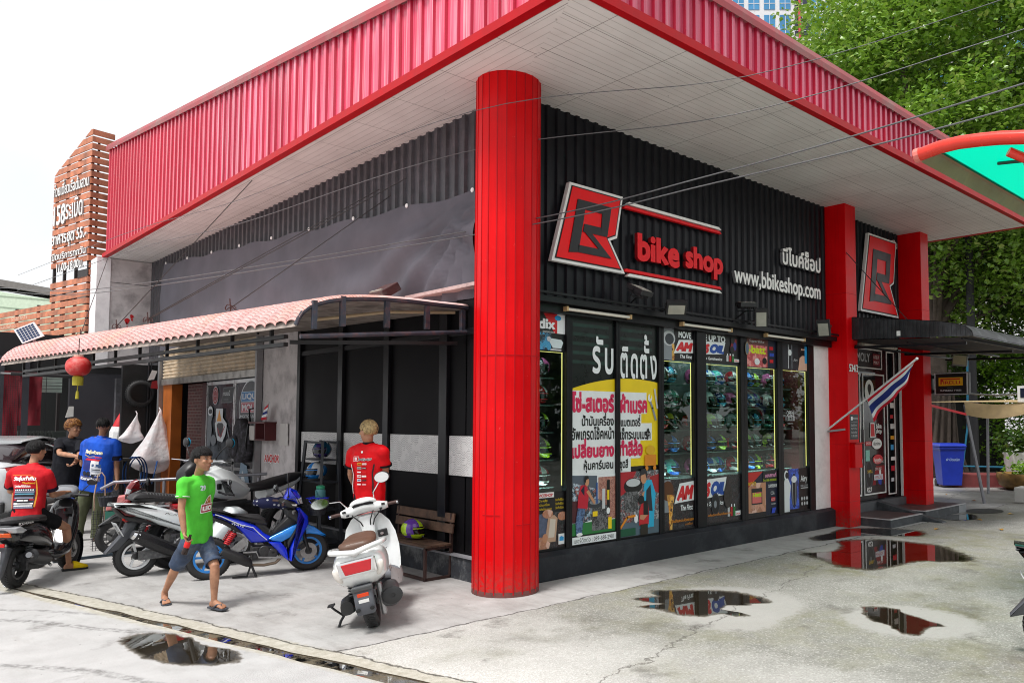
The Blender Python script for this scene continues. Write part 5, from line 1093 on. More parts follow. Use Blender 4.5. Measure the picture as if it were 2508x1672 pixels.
for k in range(40): a = 2*math.pi*k/40; mb.obox((4.78+.286*math.cos(a), 18.9, 2.33+.286*math.sin(a)), (.006*math.cos(a),0,.006*math.sin(a)), (0,.035,0), (-.008*math.sin(a),0,.008*math.cos(a)))
mb.build('tread_blocks', P('tyre rubber', (.022,.022,.023), .7), t, world=True)
def bag(c, H, W, label, seed, m):
    t = thing('plastic_bag', label, 'bag', (c[0], c[1], c[2]-H)); mb = MB(); rings = []; n = 18
    for i in range(15):
        v = i/14; r = W/2*(.03+1.0*min(1, v*1.25)**1.2*(1 if v < .82 else max(.02, 1-((v-.82)/.18)**2*.98))); rings.append([(c[0]+(r*1.0)*math.cos(a)*(1+.12*math.sin(3*a+seed))+.10*v*(-1)+.06*noise.noise((a, v*4, seed))*v, c[1]+r*.6*math.sin(a)*(1+.2*math.sin(5*a)), c[2]-H*v) for a in (2*math.pi*j/n for j in range(n))])
    mb.ringloft(rings); mb.build('sack', m, t, world=True, smooth=180); MB().tube([Vector(c), Vector(c)+Vector((0,.1,.05))], .01, 5).build('knot', m, t, world=True); return t
g = NT('thin plastic'); bt = g.n('BsdfTranslucent'); bt.inputs[0].default_value = (.75,.74,.78,1); bd = g.bsdf(g.mix(g.rng(g.noise(5, 4, g.obj()), .45, .62), (.93,.93,.95), (.90,.80,.81)), .35); mm = g.n('MixShader'); mm.inputs[0].default_value = .3; g.t.links.new(bd.outputs[0], mm.inputs[1]); g.t.links.new(bt.outputs[0], mm.inputs[2]); g.set(bd.inputs['Normal'], g.bump(g.noise(9, 5, g.obj()), .8, .03)); PLB = g.out(mm)
bag((4.98, 18.2, 1.98), 1.32, .95, 'large white plastic sack of rubbish hanging beside the shutter rail', 1.3, PLB)
bag((4.64, 18.55, 1.90), .62, .40, 'smaller white plastic bag hanging behind the large sack', 4.1, PLB)
# hose coil, crate, bin sign etc. by the side wall
t = thing('air_hose', 'coiled blue air hose hanging below the plastic sack', 'hose', (4.3, 17.6, .3)); mb = MB()
for k in range(3): mb.tube([(4.35+.05*k+.2*math.cos(a), 17.6+.15*math.cos(a), .72+.32*math.sin(a)) for a in (R_(-60+300*i/24) for i in range(25))], .014, 6)
mb.tube([(4.7,17.6,.5),(4.78,17.7,.75),(4.9,18,.95)], .014, 6); mb.build('coil', C('#1d4f8f', .45), t, world=True, smooth=180)
t = thing('work_stand', 'dark timber work stand behind the man in the blue shirt', 'stand', (4.05, 17.4, 0)); MB().box(3.85, 4.25, 17.3, 17.7, .98, 1.03).build('top', C('#4f4a45', .7), t, world=True)
for x, y in ((3.88,17.33),(4.21,17.33),(3.88,17.66),(4.21,17.66)): MB().box(x-.02, x+.02, y-.02, y+.02, 0, .98).build('leg', C('#332f2d', .7), t, world=True)
t = thing('paper_sign', 'white paper notice hanging by the dark opening above the man in black', 'notice', (3.75, 20.2, 1.85)); MB().prism([(3.68,20.2,1.82),(3.83,20.2,1.84),(3.83,20.2,2.06),(3.74,20.2,2.06)], (0,.004,0)).build('sheet', C('#cfcfca', .7), t, world=True)
t = thing('parasol', 'folded red and white parasol beside the rough pillar', 'parasol', (4.5, 20.2, 1.2)); MB().lathe([(.02,1.0),(.10,1.1),(.16,1.5),(.10,1.75),(.01,2.0)], (4.50, 20.15, 0), (.12,0,1), 12).build('cloth', C('#d03038', .6), t, world=True, smooth=60); MB().lathe([(.155,1.2),(.172,1.5),(.14,1.62)], (4.50, 20.15, 0), (.12,0,1), 12, 0, False).build('band', C('#eee', .6), t, world=True); MB().tube([(4.42,20.15,0),(4.55,20.15,1.2)], .02, 6).build('pole', GRY, t, world=True)
t = thing('first_aid_sheet', 'red and white papers pinned above the plastic bags', 'notice', (4.85, 18.3, 2.6)); MB().prism([(4.80,18.5,2.60),(4.92,18.5,2.62),(4.98,18.5,2.80),(4.88,18.5,2.82)], (0,.004,0)).build('sheet', C('#c9c9cc', .7), t, world=True); MB().prism([(4.86,18.49,2.44),(5.0,18.49,2.42),(4.98,18.49,2.60),(4.88,18.49,2.58)], (0,.004,0)).build('tag', C('#8d1822', .7), t, world=True)
# fittings on the concrete pier by the glass doors
A = Art((5.126, 13.08, 1.06), (0,-1,0), (0,0,1)); A.txt('ANCHOR', .0, .02, WHITE, w=.62, h=.16, bold=.10, slant=.1).txt('ANCHOR', .02, .035, C('#c81a2c', .5), w=.58, h=.13, bold=.04, slant=.1); tag(A.build('wall_sticker'), 'red and white ANCHOR sticker on the concrete pier', 'sticker')
t = thing('spirit_shelf', 'small red wooden shelf box on the concrete pier', 'shelf', (5.0, 12.9, 1.45)); mb = MB(); mb.box(4.95, 5.13, 12.62, 13.25, 1.45, 1.47); mb.box(4.95, 5.13, 12.62, 12.64, 1.47, 1.72); mb.box(4.95, 5.13, 13.0, 13.02, 1.47, 1.72); mb.box(4.93, 5.13, 12.6, 13.27, 1.72, 1.745); mb.build('box', P('red wood', (.09,.012,.015), .5, var=.3), t, world=True); MB().box(4.945, 4.95, 13.03, 13.25, 1.45, 1.68).build('card', C('#b9b4b0', .7), t, world=True)
flag_t = thing('flag', 'tiny striped flag standing on the red wooden shelf', 'flag', (5.0, 12.7, 1.74)); MB().tube([(5.0,12.72,1.745),(5.0,12.60,2.06)], .006, 5).build('pole', GRY, flag_t, world=True)
for k, c in enumerate(('#c8102c', '#e6e8ec', '#1c2f7c', '#e6e8ec', '#c8102c')): MB().prism([(5.0,12.63+.01*k,2.03-.05*k),(5.0,12.78+.03*k,1.97-.04*k),(5.0,12.80+.03*k,1.935-.04*k),(5.0,12.64+.01*k,1.98-.05*k)], (.004,0,0)).build('stripe', C(c, .8), flag_t, world=True)
t = thing('paper_notice', 'wrinkled white paper taped to the concrete pier', 'notice', (5.12, 12.3, 1.4)); mb = MB(); G = [(5.122-.008-.02*abs(noise.noise((i*.9, j*.9, 2))), 12.44-.32*i/8, 1.38+.34*j/8+.012*noise.noise((i, j, 5))) for j in range(9) for i in range(9)]; mb.add(G, [(j*9+i, j*9+i+1, (j+1)*9+i+1, (j+1)*9+i) for j in range(8) for i in range(8)]); mb.build('sheet', C('#c6c2bf', .7), t, world=True, smooth=180)
t = thing('backpack', 'black camouflage backpack hanging on the glass door frame', 'backpack', (4.95, 13.65, 1.05)); mb = MB(); rings = []
for i in range(13):
    v = i/12; wv = .36*(math.sin(math.pi*(.1+.86*v))**.55); rings.append([(4.98+.13*math.sin(a)*(1-.4*v)-.02, 13.62+.10*(1-v)*-1+wv*math.cos(a)*(1+.08*noise.noise((a, v*4, 3))), 1.08+.72*v) for a in (2*math.pi*j/18 for j in range(18))])
mb.ringloft(rings); CAM = P('camo fabric', (.014,.013,.016), .8, var=.7, vs=16, dirt='#6d6876', ds=14, da=.5); mb.build('body', CAM, t, world=True, smooth=180); MB().ell((4.85, 13.66, 1.33), (.05,.2,.2), R=None).build('front_pocket', CAM, t, world=True, smooth=180); mb = MB(); mb.tube([(5.05,13.5,1.75),(5.0,13.42,1.95),(5.1,13.38,1.98)], .014, 6); mb.tube([(4.95,13.3,1.7),(4.9,13.25,1.4),(4.95,13.3,1.15)], .02, 6); mb.build('strap', BLK2, t, world=True)
t = thing('storage_box', 'grimy white plastic box with scribbles by the glass doors', 'box', (4.75, 13.6, 0)); mb = MB(); mb.prism([(4.55,13.1,0),(4.95,13.1,0),(4.95,14.0,0),(4.55,14.0,0)], (0,0,.70)); mb.build('tub', P('grimy plastic', (.55,.53,.52), .6, var=.15, dirt='#4b4542', ds=6, da=.6), t, world=True, bevel=.02); mb = MB(); mb.box(4.52, 4.98, 13.07, 14.03, .70, .75); mb.build('lid', P('grimy plastic', (.55,.53,.52), .6), t, world=True, bevel=.01); A = Art((4.547, 13.85, .3), (0,-1,0), (0,0,1)); A.txt('บุรช', .05, .05, DRK, w=.5, h=.2).txt('29', .3, -.12, DRK, w=.25, h=.12); A.build('scribble', t, world=True)
# ---------------------------------------------------------------- pale green gable house far behind
t = thing('gable_house', 'pale green gabled house far behind the timber sign', 'house', (7, 56, 0)); a = Vector((2.5, 60.5, 0)); d2 = Vector((.72, -.69, 0)); W = 16; n2 = Vector((.69,.72,0))
q = lambda s, z: tuple(a+d2*s+Vector((0,0,z)))
MB().prism([q(0,0), q(W,0), q(W,7.6), q(6.5,9.0), q(0,10.2)], n2*8).build('wall', P('pale green wall', (.52,.62,.48), .7, var=.08), t, world=True)
mb = MB(); mb.prism([q(-1,10.6), q(W+1,7.5), q(W+1,7.9), q(-1,11.0)], n2*9-Vector((.69,.72,0))*1.2); mb.build('roof', P('grey roof', (.16,.15,.14), .6), t, world=True)
mb = MB()
for k in range(4): mb.prism([q(0,9.3-.55*k), q(W,8.0-.75*k), q(W,8.03-.75*k), q(0,9.34-.55*k)], -n2*.03)
mb.build('boarding_line', P('board line', (.3,.38,.28), .7), t, world=True)
# ================================================================ trees, tower, right-hand yard
LEAF = {}
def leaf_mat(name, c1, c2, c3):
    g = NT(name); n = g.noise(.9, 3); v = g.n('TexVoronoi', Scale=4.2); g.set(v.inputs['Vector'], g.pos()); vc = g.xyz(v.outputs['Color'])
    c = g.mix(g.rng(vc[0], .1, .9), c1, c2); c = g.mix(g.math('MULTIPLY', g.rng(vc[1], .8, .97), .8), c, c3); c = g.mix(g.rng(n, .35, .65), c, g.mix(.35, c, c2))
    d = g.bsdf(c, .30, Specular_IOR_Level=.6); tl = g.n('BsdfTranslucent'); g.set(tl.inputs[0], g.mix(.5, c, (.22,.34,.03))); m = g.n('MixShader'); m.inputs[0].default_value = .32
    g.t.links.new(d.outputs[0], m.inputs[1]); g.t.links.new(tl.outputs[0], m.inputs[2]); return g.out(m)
BARK = P('bark', (.11,.085,.07), .85, var=.35, vs=3, dirt='#3a3128', ds=5, da=.5, bump=.6, bs=14)
def leaves(mb, c, n, size, rnd, spread):
    for _ in range(n):
        p = Vector((rnd.gauss(0, 1), rnd.gauss(0, 1), rnd.gauss(0, .8)))*spread+c
        d = Vector((rnd.uniform(-1,1), rnd.uniform(-1,1), rnd.uniform(-1.0,.25))).normalized(); s = d.cross(Vector((rnd.uniform(-.6,.6), rnd.uniform(-.6,.6), 1))).normalized(); u = s.cross(d); L = size*rnd.uniform(.65, 1.2); w_ = L*.42
        a = p; b = p+d*L*.35+s*w_-u*.12*L; e = p+d*L; f = p+d*L*.35-s*w_-u*.12*L; m = p+d*L*.45+u*.05*L
        o = len(mb.v); mb.v += [tuple(x) for x in (a, b, e, f, m)]; mb.f += [[o, o+1, o+4], [o+1, o+2, o+4], [o+2, o+3, o+4], [o+3, o, o+4]]; mb.m += [0]*4
def tree(name, label, base, H, cz, rx, rz_, nl, nclump, size, mat, seed, trunk=.35, group=None, limbs=6, cut=None, aerial=False, off=(0,0)):
    t = thing(name, label, 'tree', base); rnd = random.Random(seed); b = Vector(base); c = b+Vector((off[0], off[1], cz)); cl = []
    while len(cl) < nclump:
        d = Vector((rnd.gauss(0,1), rnd.gauss(0,1), rnd.gauss(0,1))).normalized(); r = rnd.uniform(.35, 1.0)**.55
        p = c+Vector((d.x*rx*r, d.y*rx*r, d.z*rz_*r))*(1+.22*noise.noise(d*1.7+Vector((seed,0,0))))
        if cut and cut(p): continue
        cl.append(p)
    mb = MB(); per = nl//nclump
    for p in cl: leaves(mb, p, per, size, rnd, rx*.055+.12)
    mb.build('crown', mat, t, world=True, recalc=False) if 0 else None
    me = bpy.data.meshes.new('crown'); me.from_pydata(mb.v, [], mb.f); me.materials.append(mat); o = bpy.data.objects.new('crown', me); COL.objects.link(o); o.parent = t; o.matrix_parent_inverse = parent_world(t).inverted()
    tk = MB(); fork = b+Vector((.15*rnd.uniform(-1,1), .15*rnd.uniform(-1,1), H)); pts = [b, b+(fork-b)*.3+Vector((.06,.04,0)), b+(fork-b)*.65-Vector((.05,0,0)), fork]; tk.tube(pts, [trunk*1.35, trunk, trunk*.85, trunk*.72], 12)
    ends = rnd.sample(cl, min(limbs*3, len(cl)))
    for i, e in enumerate(ends):
        m1 = fork.lerp(e, .45)+Vector((rnd.uniform(-.4,.4), rnd.uniform(-.4,.4), .5)); r0 = trunk*(.45 if i < limbs else .16); tk.tube([fork-Vector((0,0,.3)), m1, e], [r0, r0*.5, .03], 7)
    if aerial:
        for k in range(16): a = 2*math.pi*k/16; r1 = trunk*rnd.uniform(.9, 1.25); tk.tube([b+Vector((r1*1.6*math.cos(a), r1*1.6*math.sin(a), 0)), b+Vector((r1*1.05*math.cos(a+.2), r1*1.05*math.sin(a+.2), 1.1)), b+Vector((r1*.95*math.cos(a+.5), r1*.95*math.sin(a+.5), rnd.uniform(2, 3.4)))], [.09, .06, .04], 6)
    tk.build('trunk', BARK, t, world=True, smooth=60); return t
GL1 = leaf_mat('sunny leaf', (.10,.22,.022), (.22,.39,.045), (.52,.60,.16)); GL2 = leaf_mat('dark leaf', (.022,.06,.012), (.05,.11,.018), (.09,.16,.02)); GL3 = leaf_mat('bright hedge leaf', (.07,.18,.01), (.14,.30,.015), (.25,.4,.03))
tree('fig_tree', 'large spreading fig tree with sunlit crown and roots behind the entrance', (24.6, 10.1, 0), 4.6, 11.6, 5.8, 7.2, 115000, 640, .175, GL1, 4, .42, limbs=8, aerial=True, off=(1.2, -.9), cut=lambda p: p.z < 5.0)
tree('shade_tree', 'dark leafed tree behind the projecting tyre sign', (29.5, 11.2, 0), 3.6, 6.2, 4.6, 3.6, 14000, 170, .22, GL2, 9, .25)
tree('shade_tree', 'second fig crown reaching beyond the right edge above the green roof', (33.0, 6.0, 0), 5.0, 12.0, 6.0, 7.5, 22000, 220, .24, GL1, 14, .4, off=(0,0))
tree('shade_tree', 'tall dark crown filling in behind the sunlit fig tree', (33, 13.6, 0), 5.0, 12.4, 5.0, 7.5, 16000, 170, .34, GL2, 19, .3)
def hedge(label, x0, x1, y0, y1, z0, z1, n, mat, seed, size=.13):
    t = thing('hedge', label, 'hedge', ((x0+x1)/2, (y0+y1)/2, z0)); rnd = random.Random(seed); mb = MB()
    for _ in range(n):
        p = Vector((rnd.uniform(x0,x1), rnd.uniform(y0,y1), z0+(z1-z0)*rnd.random()**.8)); p += Vector((0,0,.4*noise.noise(p*.6))); leaves(mb, p, 7, size, rnd, .16)
    me = bpy.data.meshes.new('foliage'); me.from_pydata(mb.v, [], mb.f); me.materials.append(mat); o = bpy.data.objects.new('foliage', me); COL.objects.link(o); o.parent = t; o.matrix_parent_inverse = parent_world(t).inverted()
    mb = MB()
    for k in range(8): x = rnd.uniform(x0,x1); y = rnd.uniform(y0,y1); mb.tube([(x,y,z0),(x+.2,y,z0+(z1-z0)*.7)], [.03,.01], 5)
    mb.build('stems', BARK, t, world=True)
hedge('bright green hedge growing behind the cloth awning at the right edge', 26.0, 34, 5.2, 9.4, 0.3, 4.3, 3600, GL3, 21)
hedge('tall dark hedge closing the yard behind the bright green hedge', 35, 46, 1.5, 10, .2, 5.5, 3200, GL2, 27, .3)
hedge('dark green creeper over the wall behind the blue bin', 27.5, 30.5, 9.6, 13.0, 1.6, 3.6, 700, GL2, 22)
# apartment tower
t = thing('apartment_tower', 'tall white apartment tower with blue windows behind the fig tree', 'tower', (80, 50, 0))
o0 = Vector((66.5, 57.5, 0)); dx = Vector((.70,-.714,0)); nn = Vector((-.714,-.70,0)); Wt = 42; Ht = 66
MB().prism([tuple(o0), tuple(o0+dx*Wt), tuple(o0+dx*Wt-nn*16), tuple(o0-nn*16)], (0,0,Ht)).build('wall', P('tower wall', (.62,.62,.63), .6, var=.06), t, world=True)
WBL = P('blue window', (.05,.22,.42), .12, var=.3, vs=.3); WDK = P('dark recess', (.02,.025,.05), .4); mw = MB(); mg = MB(); mdk = MB(); nw = 0
f = 0; z = 18.
while z < Ht-2:
    s = .8; k = 0
    while s < Wt-2:
        if k % 5 == 3: mdk.obox(o0+dx*(s+.8)+Vector((0,0,z+1.2))+nn*.02, dx*.85, nn*.03, Vector((0,0,1.25))); mg.obox(o0+dx*(s+.8)+Vector((0,0,z+.5))+nn*.08, dx*.85, nn*.02, Vector((0,0,.03))); mg.obox(o0+dx*(s+.8)+Vector((0,0,z+1.3))+nn*.08, dx*.03, nn*.02, Vector((0,0,1.0)))
        else: mw.obox(o0+dx*(s+.65)+Vector((0,0,z+1.2))+nn*.02, dx*.62, nn*.04, Vector((0,0,1.2))); mg.obox(o0+dx*(s+.65)+Vector((0,0,z+.7))+nn*.08, dx*.62, nn*.02, Vector((0,0,.03))); mg.obox(o0+dx*(s+.65)+Vector((0,0,z+1.2))+nn*.08, dx*.025, nn*.02, Vector((0,0,1.2)))
        s += 1.78; k += 1
    z += 3.05
o = mw.build('window', WBL, t, world=True); o['kind'] = 'stuff'; o = mdk.build('balcony', WDK, t, world=True); o['kind'] = 'stuff'; mg.build('window_bars', C('#d8dadc', .5), t, world=True)['kind'] = 'stuff'
mb = MB()
for s in (6.6, 15.5, 24.4, 33.3): mb.tube([o0+dx*s+nn*.25, o0+dx*s+nn*.25+Vector((0,0,Ht))], .16, 6)
o = mb.build('riser_pipe', C('#b8343c', .5), t, world=True); o['kind'] = 'stuff'
# right-hand yard
t = thing('wheelie_bin', 'blue wheelie bin with white lettering under the fig tree', 'bin', (21.1, 8.4, 0)); c, s_ = math.cos(R_(-50)), math.sin(R_(-50))
def B3(x, y, z): return (21.1+c*x-s_*y, 8.4+s_*x+c*y, z)
BB = P('blue plastic', (.008,.03,.36), .4, var=.12)
mb = MB(); mb.ringloft([[B3(a*w_, b*d_, z) for a, b in ((-1,-1),(1,-1),(1,1),(-1,1))] for z, w_, d_ in ((.06,.24,.26),(.5,.27,.29),(.98,.31,.33),(1.0,.335,.355),(1.05,.335,.355))]); mb.build('body', BB, t, world=True, bevel=.02)
mb = MB(); mb.ringloft([[B3(a*w_, b*d_, z) for a, b in ((-1,-1),(1,-1),(1,1),(-1,1))] for z, w_, d_ in ((1.055,.345,.37),(1.10,.345,.37),(1.15,.30,.31))]); mb.build('lid', BB, t, world=True, bevel=.015)
A = Art(B3(-.16, -.312, .70), Vector((c, s_, 0)), (0,0,1)); A.txt('ฝาปิดสนิท', 0, 0, C('#9fb6d8', .5), w=.34, h=.07); A.build('lettering', t, world=True)
for x in (-.22, .22): MB().lathe([(.02,-.03),(.1,-.03),(.1,.03),(.02,.03)], B3(x, .3, .1), (c, s_, 0), 16).build('wheel', BLACK, t, world=True)
t = thing('yard_wall', 'dark wall behind the blue bin and fig roots', 'wall', (26, 12, 0)); MB().obox((26.3, 11.6, 1.25), (2.3,-2.1,0), (.06,.06,0), (0,0,1.25)).build('panel', P('dark yard wall', (.018,.017,.018), .7), t, world=True)
t = thing('utility_pole', 'thin dark utility pole with blue pipe right of the tyre sign', 'pole', (24.3, 8.9, 0)); MB().tube([(24.3,8.9,0),(24.25,8.9,9)], [.13,.10], 10).build('pole', P('dark pole', (.03,.03,.033), .7), t, world=True, smooth=60); mb = MB(); mb.tube([(24.05,8.95,3.6),(24.0,8.97,1.6),(23.9,9.1,.4),(25.2,8.0,.35),(27.5,6.5,.3)], .03, 6); mb.build('pipe', C('#2b7ea0', .5), t, world=True); mb = MB(); mb.box(24.12,24.2,8.72,8.78,2.0,2.25); mb.build('label', C('#d8d8d8', .5), t, world=True)
t = thing('cloth_awning', 'beige cloth stall awning on grey poles at the right edge', 'awning', (18.0, 6.0, 1.8)); mb = MB(); G = []; nx, ny = 22, 6
e1 = Vector((.71,-.70,0)); e2 = Vector((.70,.71,0)); oo = Vector((17.35, 6.55, 0))
for j in range(ny+1):
    for i in range(nx+1):
        u, v = i/nx, j/ny; p = oo+e1*2.2*u-e2*(.03*math.sin(9*u+3*v)+.05*v); p.z = 2.16-.06*math.sin(u*5)-.28*v*(1+.1*math.sin(7*u)); G.append(p)
mb.add(G, [(j*(nx+1)+i, j*(nx+1)+i+1, (j+1)*(nx+1)+i+1, (j+1)*(nx+1)+i) for j in range(ny) for i in range(nx)]); mb.add([oo+Vector((0,0,2.15)), oo+e1*2.2+Vector((0,0,2.15)), oo+e1*2.2+e2*2.2+Vector((0,0,2.25)), oo+e2*2.2+Vector((0,0,2.2))], [(0,1,2,3)]); mb.build('cloth', P('beige cloth', (.40,.29,.15), .8, var=.15), t, world=True, smooth=180)
for a, b in (((17.56,6.26,0),(17.38,6.55,2.1)), ((19.9,7.0,0),(20.0,7.0,2.15)), ((20.2,4.6,0),(19.0,5.1,2.1))): MB().tube([a, b], .035, 8).build('pole', P('galvanised', (.28,.28,.31), .4, .5), t, world=True)
mb = MB()
for k in range(11): a = Vector((15.36,6.45,2.06)).lerp(Vector((17.42,6.5,1.88)), k/10); mb.v += [tuple(a+Vector((0,0,.025))), tuple(a-Vector((0,0,.025)))]
mb.f = [[2*k, 2*k+1, 2*k+3, 2*k+2] for k in range(10)]; mb.m = [0]*10; tag(mb.build('ribbon', C('#d8283c', .5)), 'red ribbon tied from the last red column to the cloth awning', 'ribbon')
t = thing('planter', 'square white tapered planter with shrub behind the cloth awning', 'planter', (22.4, 7.2, .3)); mb = MB(); mb.ringloft([[(22.5+a*w_*.71+b*w_*.7, 7.15-a*w_*.70+b*w_*.71, z) for a, b in ((-1,-1),(1,-1),(1,1),(-1,1))] for z, w_ in ((.3,.2),(.86,.27),(.9,.27))]); mb.build('pot', C('#c9c8c4', .6), t, world=True, bevel=.015); mb = MB(); rnd = random.Random(2); leaves(mb, Vector((22.5,7.15,1.25)), 260, .16, rnd, .22); mb.build('foliage', GL2, t, world=True)
t = thing('kerb_wall', 'low maroon kerb wall beneath the white planter', 'wall', (23, 7.2, 0)); MB().obox((23.0, 7.05, .16), (1.6,-1.6,0), (.35,.35,0), (0,0,.16)).build('body', P('maroon kerb', (.16,.03,.03), .7, var=.2), t, world=True)
t = thing('plant_bowl', 'wide ochre glazed bowl of green plants at the right edge', 'planter', (21.9, 6.9, 0)); MB().lathe([(.35,0),(.55,.12),(.62,.34),(.60,.42),(.56,.42),(.5,.36)], (21.6, 6.75, 0), n=28).build('bowl', P('ochre glaze', (.20,.11,.03), .45, var=.5, vs=6), t, world=True, smooth=50); mb = MB(); leaves(mb, Vector((21.6,6.75,.48)), 220, .13, rnd, .2); mb.build('foliage', GL3, t, world=True)
t = thing('sign_post', 'white based signpost cut by the right edge', 'sign', (18.35, 5.62, 0)); MB().box(18.1, 18.55, 5.4, 5.85, 0, .34).build('base', C('#bdbcb8', .7), t, world=True, bevel=.03); MB().tube([(18.35,5.6,.3),(18.35,5.6,2.6)], .05, 8).build('post', DRK, t, world=True); MB().box(18.30, 18.33, 5.2, 5.78, 2.05, 2.5).build('panel', C('#e8e8e8', .5), t, world=True); MB().box(18.29, 18.299, 5.25, 5.72, 2.25, 2.45).build('panel_face', navy, t, world=True)
struct(MB().add([(16.1+.5*math.cos(a), 5.75+.32*math.sin(a), .006) for a in (2*math.pi*k/20 for k in range(20))], [tuple(range(20))]).build('manhole_cover', P('cast iron', (.035,.035,.037), .5)))
# ---------------------------------------------------------------- green polycarbonate canopy, upper right
t = thing('green_canopy', 'green translucent canopy with red tube edge at the upper right', 'canopy', (8, 1.5, 0))
pro = [(2.91,4.14),(2.73,4.165),(2.56,4.165),(2.39,4.145),(2.23,4.12),(2.05,4.08),(1.78,4.01),(1.3,3.86),(.7,3.62)]
ORED = P('canopy red tube', (.72,.030,.012), .25, var=.08, spec=.6)
MB().tube([(6.83, y, z) for y, z in pro], .058, 14).build('edge_tube', ORED, t, world=True, smooth=60); MB().tube([(6.83, 2.90, 4.141), (6.83, 2.945, 4.137)], .064, 12).build('end_cap', C('#e07a70', .5), t, world=True)
g = NT('green polycarbonate'); tl = g.n('BsdfTranslucent'); tl.inputs[0].default_value = (.0,.60,.37,1); tr = g.n('BsdfTransparent'); tr.inputs[0].default_value = (.0,.55,.36,1); gl = g.bsdf((.0,.42,.27), .2); m1 = g.n('MixShader'); m1.inputs[0].default_value = .1; m2 = g.n('MixShader'); m2.inputs[0].default_value = .2
for a, b in ((tl, m1.inputs[1]), (tr, m1.inputs[2]), (m1, m2.inputs[1]), (gl, m2.inputs[2])): g.t.links.new(a.outputs[0], b)
GPC = g.out(m2); mb = MB(); mb.ringloft([[(x, y, z+.045) for y, z in [(2.83,4.16)]+pro[1:]] for x in (6.85, 8.3, 9.9)], 0, False, False); mb.build('sheet', GPC, t, world=True, smooth=60)
mb = MB(); mb.ringloft([[(x, y, z) for y, z in ((2.93,4.10),(2.86,4.20),(2.80,4.215))] for x in (6.9, 9.9)], 0, False, False); mb.build('edge_flashing', P('brown flashing', (.27,.17,.085), .5, var=.25, dirt='#5a3a20'), t, world=True)
mb = MB()
for x in (7.75, 8.7, 9.65): mb.tube([(x, y, z+.03) for y, z in pro[2:]], .016, 6)
mb.build('rib', P('green rib', (.006,.04,.026), .5), t, world=True); mb = MB(); mb.tube([(6.9,1.3,3.86),(9.5,1.3,3.86)], .05, 10); mb.tube([(6.83,.75,0),(6.83,.72,3.62)], .06, 10); mb.tube([(6.86,2.18,4.0),(7.05,1.95,3.86)], .04, 10); mb.build('support', ORED, t, world=True, smooth=60)
t = thing('floodlight', 'grey box floodlight under the green canopy at the right edge', 'floodlight', (6.95, 2.0, 3.9)); MB().obox((6.98,2.02,3.93), (.05,0,0), (0,.07,0), (0,0,.05)).build('housing', C('#55585a', .5), t, world=True); MB().obox((6.98,2.02,3.875), (.04,0,0), (0,.06,0), (0,0,.004)).build('lens', P('lamp lens', (.62,.6,.5), .15), t, world=True)
# ---------------------------------------------------------------- overhead cables
def cable(pts, r, label):
    q = []; pts = [Vector(p) for p in pts]
    for i in range(len(pts)-1):
        a, b, c, d = pts[max(i-1,0)], pts[i], pts[i+1], pts[min(i+2, len(pts)-1)]
        for k in range(8): t_ = k/8; q.append(.5*((2*b)+(c-a)*t_+(2*a-5*b+4*c-d)*t_*t_+(3*b-a-3*c+d)*t_**3))
    q.append(pts[-1]); o = MB().tube(q, r, 6).build('overhead_cable', P('cable sheath', (.10,.10,.105), .35), smooth=180); tag(o, label, 'cable', 'overhead cables crossing the shop front')
cable([(6.3,-1.5,4.5),(5.87,1.75,4.14),(5.57,4.18,3.98),(5.1,7.34,3.92),(3.35,16.25,4.1),(2.59,21.19,4.62),(2.0,25,5.0)], .0065, 'thick overhead cable, upper of the close pair crossing the emblem')
cable([(6.3,-1.5,4.35),(5.87,1.76,3.99),(5.57,4.18,3.9),(5.05,7.2,3.84),(3.35,16.25,4.03),(2.59,21.2,4.55),(2.0,25,4.95)], .0065, 'thick overhead cable, lower of the close pair crossing the emblem')
cable([(8.5,-.5,5.8),(7.45,2.21,5.26),(6.4,4.6,4.86),(4.9,7.2,4.74),(4.07,11.26,4.54),(3.54,14.61,4.59),(3.0,22,4.7)], .005, 'thin overhead cable crossing the top of the round column')
cable([(8.6,-.5,6.2),(7.5,2.2,5.62),(6.2,4.3,5.10),(4.6,6.6,4.95),(4.0,11.3,4.85),(3.5,14.7,4.9),(3.0,22,5.05)], .004, 'uppermost thin overhead cable below the red fascia')
cable([(15.3,6.9,2.66),(17,6.5,2.35),(19,5.9,2.36),(20.5,5.2,2.75)], .018, 'yellowish cable sagging behind the tyre brand sign')
# trees over the road behind the viewer, seen only in the glass
for k, (x, y) in enumerate(((1, -17), (9, -15), (16, -16.5), (24, -14), (33, -17), (-9, -16), (46, -19), (60, -24))):
    tree('roadside_tree', 'tree standing over the road opposite the shop', (x, y, 0), 2.6, 5.0, 4.6, 3.9, 2600, 70, .62, GL2, 30+k, .25, group=None)
    bpy.context.scene.collection.objects
for o in list(COL.objects):
    if o.name.startswith('roadside_tree'): o['group'] = 'trees over the road, out of the photograph'

rnd = random.Random(44)
for x, y in ((15.9,5.2),(16.8,6.9),(17.9,6.6),(18.9,7.6),(14.6,5.3),(12.9,5.35),(16.2,7.4),(19.4,8.2),(13.6,4.6),(15.2,4.4)):
    a = rnd.uniform(0, 6.3); L = rnd.uniform(.06, .1); mb = MB(); c_, s_ = math.cos(a)*L, math.sin(a)*L; mb.add([(x-c_,y-s_,.008),(x-s_*.45,y+c_*.45,.022),(x+c_,y+s_,.010),(x+s_*.45,y-c_*.45,.026)], [(0,1,2,3)]); tag(mb.build('fallen_leaf', C(('#b8862a','#9a5f22','#c9a23c')[int(a) % 3], .6)), 'dry ochre leaf lying on the wet forecourt near the entrance steps', 'leaf', 'fallen leaves on the forecourt')
